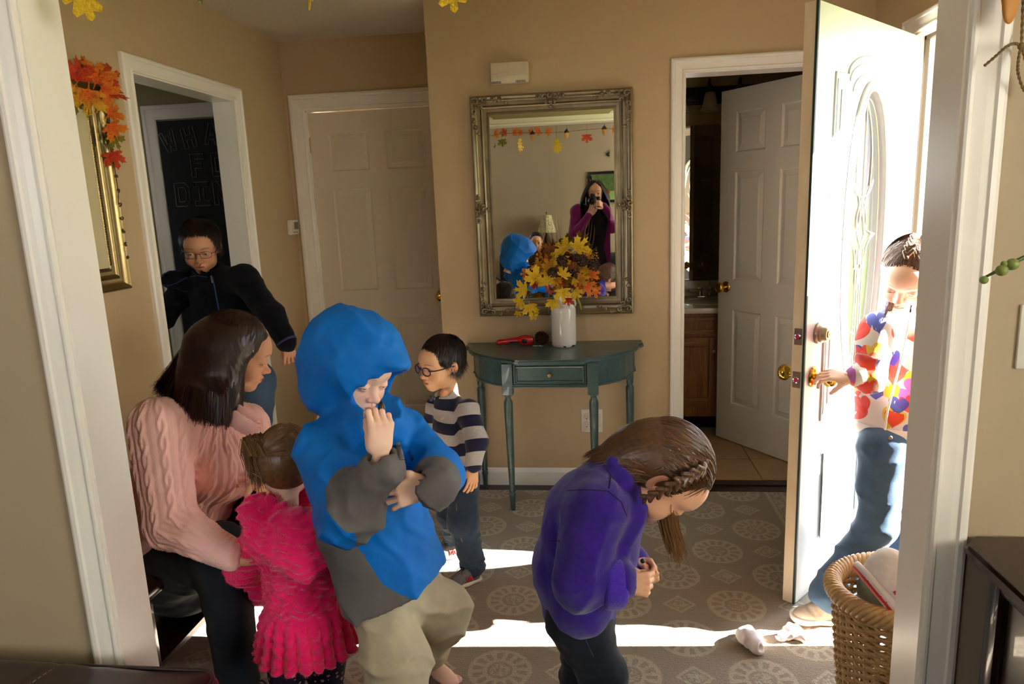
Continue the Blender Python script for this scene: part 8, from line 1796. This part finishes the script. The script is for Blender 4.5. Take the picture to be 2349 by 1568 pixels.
# ------------------------------------------------------------------ photographer (seen only in the mirror) and boy on the sofa
pp = thing('person', 'photographer in plum cardigan and black top raising a camera to her face', 'person', (.0, -.22, 0))
hp = Vector((.03, -.195, 1.545)); HF = Vector((0, 1, -.05)); Mh = M4(hp, frame_from(HF, (0, .05, 1)), 1.0)
ho = {'child': 0, 'eye': (-.002, .004, 0), 'neck': .85}
J = dict(pelvis=Vector((.03, -.26, .92)), chest=Vector((.03, -.24, 1.26)), neck=Vector((.035, -.23, 1.42)), shl=Vector((-.15, -.24, 1.37)), shr=Vector((.21, -.24, 1.37)), ell=Vector((-.20, -.10, 1.11)), wrl=Vector((-.035, .0-.055, 1.335)), elr=Vector((.28, -.12, 1.20)), wrr=Vector((.11, -.075, 1.415)),
         hipl=Vector((-.06, -.26, .86)), hipr=Vector((.12, -.26, .86)), knl=Vector((-.07, -.24, .48)), knr=Vector((.13, -.24, .48)), anl=Vector((-.07, -.27, .08)), anr=Vector((.13, -.27, .08)))
parts = [make_head(ho, Mh, .003)]; S = limbs_field(J, .9); V, F = mesh_sdf(S, *bbox_of(J.values(), .14), .011); parts.append((V, F, np.ones_like(V)))
V, F, T = make_hand(M4(J['wrl'], frame_from((.35, .35, .6), (-.3, .3, -.8)), .95), 1, curl=(.5, .6, .6, .6)); parts.append((V, F, T)); V, F, T = make_hand(M4(J['wrr'], frame_from((-.5, .5, .35), (.5, .6, .4)), .95), -1, curl=(.6, .8, .8, .8)); parts.append((V, F, T))
body_mesh('body', parts, pp, SK_TAN); make_eyes(pp, ho, Mh)
hair_shell('hair_undercoat', pp, Mh, H_DARK, [((0, .055, .05), (0, 1, -.6)), ((0, .03, 0), (0, 1, -.1))], off=.010, h=.006, extra=lambda S: (S.chain([(.075, -.01, .03), (.095, .0, -.10), (.10, .01, -.20)], [.03, .035, .02], .03), S.chain([(-.075, -.01, .03), (-.095, .0, -.10), (-.10, .01, -.20)], [.03, .035, .02], .03)), lo=(-.15, -.15, -.24), hi=(.15, .12, .15))
r_ = np.random.RandomState(4)
def gr(i, p):
    q = p+(p-HC)*.03; pts = [q.copy()]; s = np.sign(p[0]); tg = np.array([s*r_.uniform(.07, .13), r_.uniform(-.04, .04), -.24]); k = 14
    for j in range(k):
        d = tg-q; n_ = np.linalg.norm(d); 
        if n_ < .01: break
        d = d/n_+np.array([s*.6*(1-j/k), 0, 0]); d /= np.linalg.norm(d); q = push_out(q+d*.030, .014); pts.append(q.copy())
    return pts
strands('hair', pp, scalp_points(1400, lambda d, p: p[2] > .02 and not (p[1] > .045 and p[2] < .085), 8), gr, Mh, H_DARK, .004, seed=6)
MB().tube([(.0, -.20, 1.675), (-.012, -.20, 1.703), (-.030, -.20, 1.713), (-.045, -.20, 1.703), (-.04, -.20, 1.69)], [.012, .013, .014, .011, .006], 8).build('hair_clip', m_black, pp, smooth=True)
S = SD(); S.chain([J['chest'], J['pelvis'], J['pelvis']+Vector((0, 0, -.28))], [.125, .145, .16], .06, flat=((0, 1, 0), .72)); S.cone(J['chest'], J['neck']+Vector((0, 0, -.03)), .12, .06, .05); garment('black_top', S, *bbox_of([J['chest'], J['pelvis']+Vector((0, 0, -.28))], .2), cloth('black_jersey', lin(18, 16, 20)), pp, .012)
S = SD(); 
for a in ('l', 'r'):
    sx = -1 if a == 'l' else 1
    S.chain([J['sh'+a], J['el'+a], J['wr'+a]], [.064, .052, .034], .03); S.cone(J['sh'+a], J['neck']+Vector((sx*.04, -.02, -.02)), .062, .045, .04); S.chain([J['sh'+a]+Vector((-sx*.03, .0, -.06)), Vector((.03+sx*.13, -.20, 1.0)), Vector((.03+sx*.15, -.19, .72))], [.06, .055, .05], .05, flat=((0, 1, 0), .8))
S.disp(lambda P: .006*folds(P, (1, .2, .2), 9, 7, .7)); garment('plum_cardigan', S, *bbox_of([J['shl'], J['shr'], J['ell'], J['elr'], (.03, -.2, .70), J['wrr']], .13), cloth('plum_knit', lin(112, 18, 84), sheen=.2), pp, .010)
S = SD(); S.chain([J['hipl'], J['knl'], J['anl']], [.10, .07, .05], .03); S.chain([J['hipr'], J['knr'], J['anr']], [.10, .07, .05], .03); garment('black_trousers', S, *bbox_of([J['hipl'], J['hipr'], J['anl'], J['anr']], .13), MATS['black_jersey'], pp, .014)
for a in ('anl', 'anr'): sneaker('shoe', pp, shoeM((J[a].x, J[a].y+.03, .011), (0, 1, 0), 1.25), MATS['black_upper'], MATS['black_sole'], MATS['black_sole'], m_lace_k, letter=False)
dc = thing('camera', 'black single lens reflex camera held by the photographer in the mirror', 'camera', (.0, -.085, 1.47))
MB().box((-.065, -.035, -.050), (.075, .022, .040), .010).box((-.022, -.03, .036), (.024, .02, .066), .008).box((.045, -.03, -.05), (.078, .035, .04), .010).build('camera_body', m_black, dc, auto=40)
MB().lathe([(.034, .0), (.036, .012), (.036, .040), (.039, .046), (.039, .066), (.036, .070), (.034, .070), (.030, .058), (.0, .056)], 32, (.0, .0, 0), (0, 1, 0), caps=False).build('lens', m_black, dc, auto=40); MB().lathe([(.0, .0575), (.018, .0590), (.0305, .0580)], 28, (0, 0, 0), (0, 1, 0), caps=False).build('front_glass', mat('coated_lens', lin(24, 18, 40), .03, bstr=0, coat=1), dc, smooth=True)
b4 = thing('person', 'dark haired boy in green shirt sitting on the living room sofa in the mirror', 'person', (-.62, -1.2, 0))
hp = Vector((-.635, -0.920, 1.045)); HF = Vector((.15, .95, -.15)); Mh = M4(hp, frame_from(HF, (0, .1, 1)), .90); ho = {'child': 1, 'eye': (0, .0045, 0), 'neck': .8}
J = dict(pelvis=Vector((-.63, -1.020, .57)), chest=Vector((-.63, -0.980, .80)), neck=Vector((-.635, -0.950, .93)), shl=Vector((-.75, -0.970, .87)), shr=Vector((-.51, -0.970, .87)), ell=Vector((-.80, -0.820, .70)), wrl=Vector((-.68, -0.700, .68)), elr=Vector((-.45, -0.820, .70)), wrr=Vector((-.56, -0.700, .68)),
         hipl=Vector((-.70, -0.980, .55)), hipr=Vector((-.56, -0.980, .55)), knl=Vector((-.72, -0.660, .52)), knr=Vector((-.54, -0.660, .52)), anl=Vector((-.72, -0.640, .08)), anr=Vector((-.54, -0.640, .08)))
parts = [make_head(ho, Mh, .004)]; S = limbs_field(J, .65); V, F = mesh_sdf(S, *bbox_of(J.values(), .12), .012); parts.append((V, F, np.ones_like(V)))
V, F, T = make_hand(M4(J['wrl'], frame_from((.8, .5, 0), (0, .2, 1)), .7), -1, h=.004); parts.append((V, F, T)); V, F, T = make_hand(M4(J['wrr'], frame_from((-.8, .5, 0), (0, .2, 1)), .7), 1, h=.004); parts.append((V, F, T))
body_mesh('body', parts, b4, SK_WARM); make_eyes(b4, ho, Mh, (30, 20, 14)); short_hair(b4, Mh, H_DARK, n=1500, seed=22)
S = SD(); S.chain([J['pelvis'], J['chest'], J['neck']+Vector((0, 0, -.03))], [.10, .10, .05], .05, flat=((0, 1, 0), .8)); S.cone(J['shl'], J['shr'], .045, .045, .04)
for a in ('l', 'r'): S.chain([J['sh'+a], J['el'+a], J['wr'+a]], [.048, .04, .032], .03)
garment('green_shirt', S, *bbox_of([J['shl'], J['shr'], J['ell'], J['elr'], J['pelvis'], J['wrl']], .12), cloth('leaf_green_jersey', lin(62, 104, 52)), b4, .010)
S = SD(); S.cone(J['hipl'], J['hipr'], .085, .085, .04); S.chain([J['hipl'], J['knl'], J['anl']], [.08, .06, .05], .03); S.chain([J['hipr'], J['knr'], J['anr']], [.08, .06, .05], .03); garment('jeans', S, *bbox_of([J['hipl'], J['hipr'], J['anl'], J['anr']], .12), m_jean_dk, b4, .012)
for a in ('anl', 'anr'): sneaker('shoe', b4, shoeM((J[a].x, J[a].y+.03, .011), (0, 1, 0), .95), m_shoe_grey, m_sole_w, m_red, m_lace_k, letter=False)
for o_ in [o for o in bpy.data.objects if o.parent is None and o.name.startswith('person')]: loc_parent(o_)
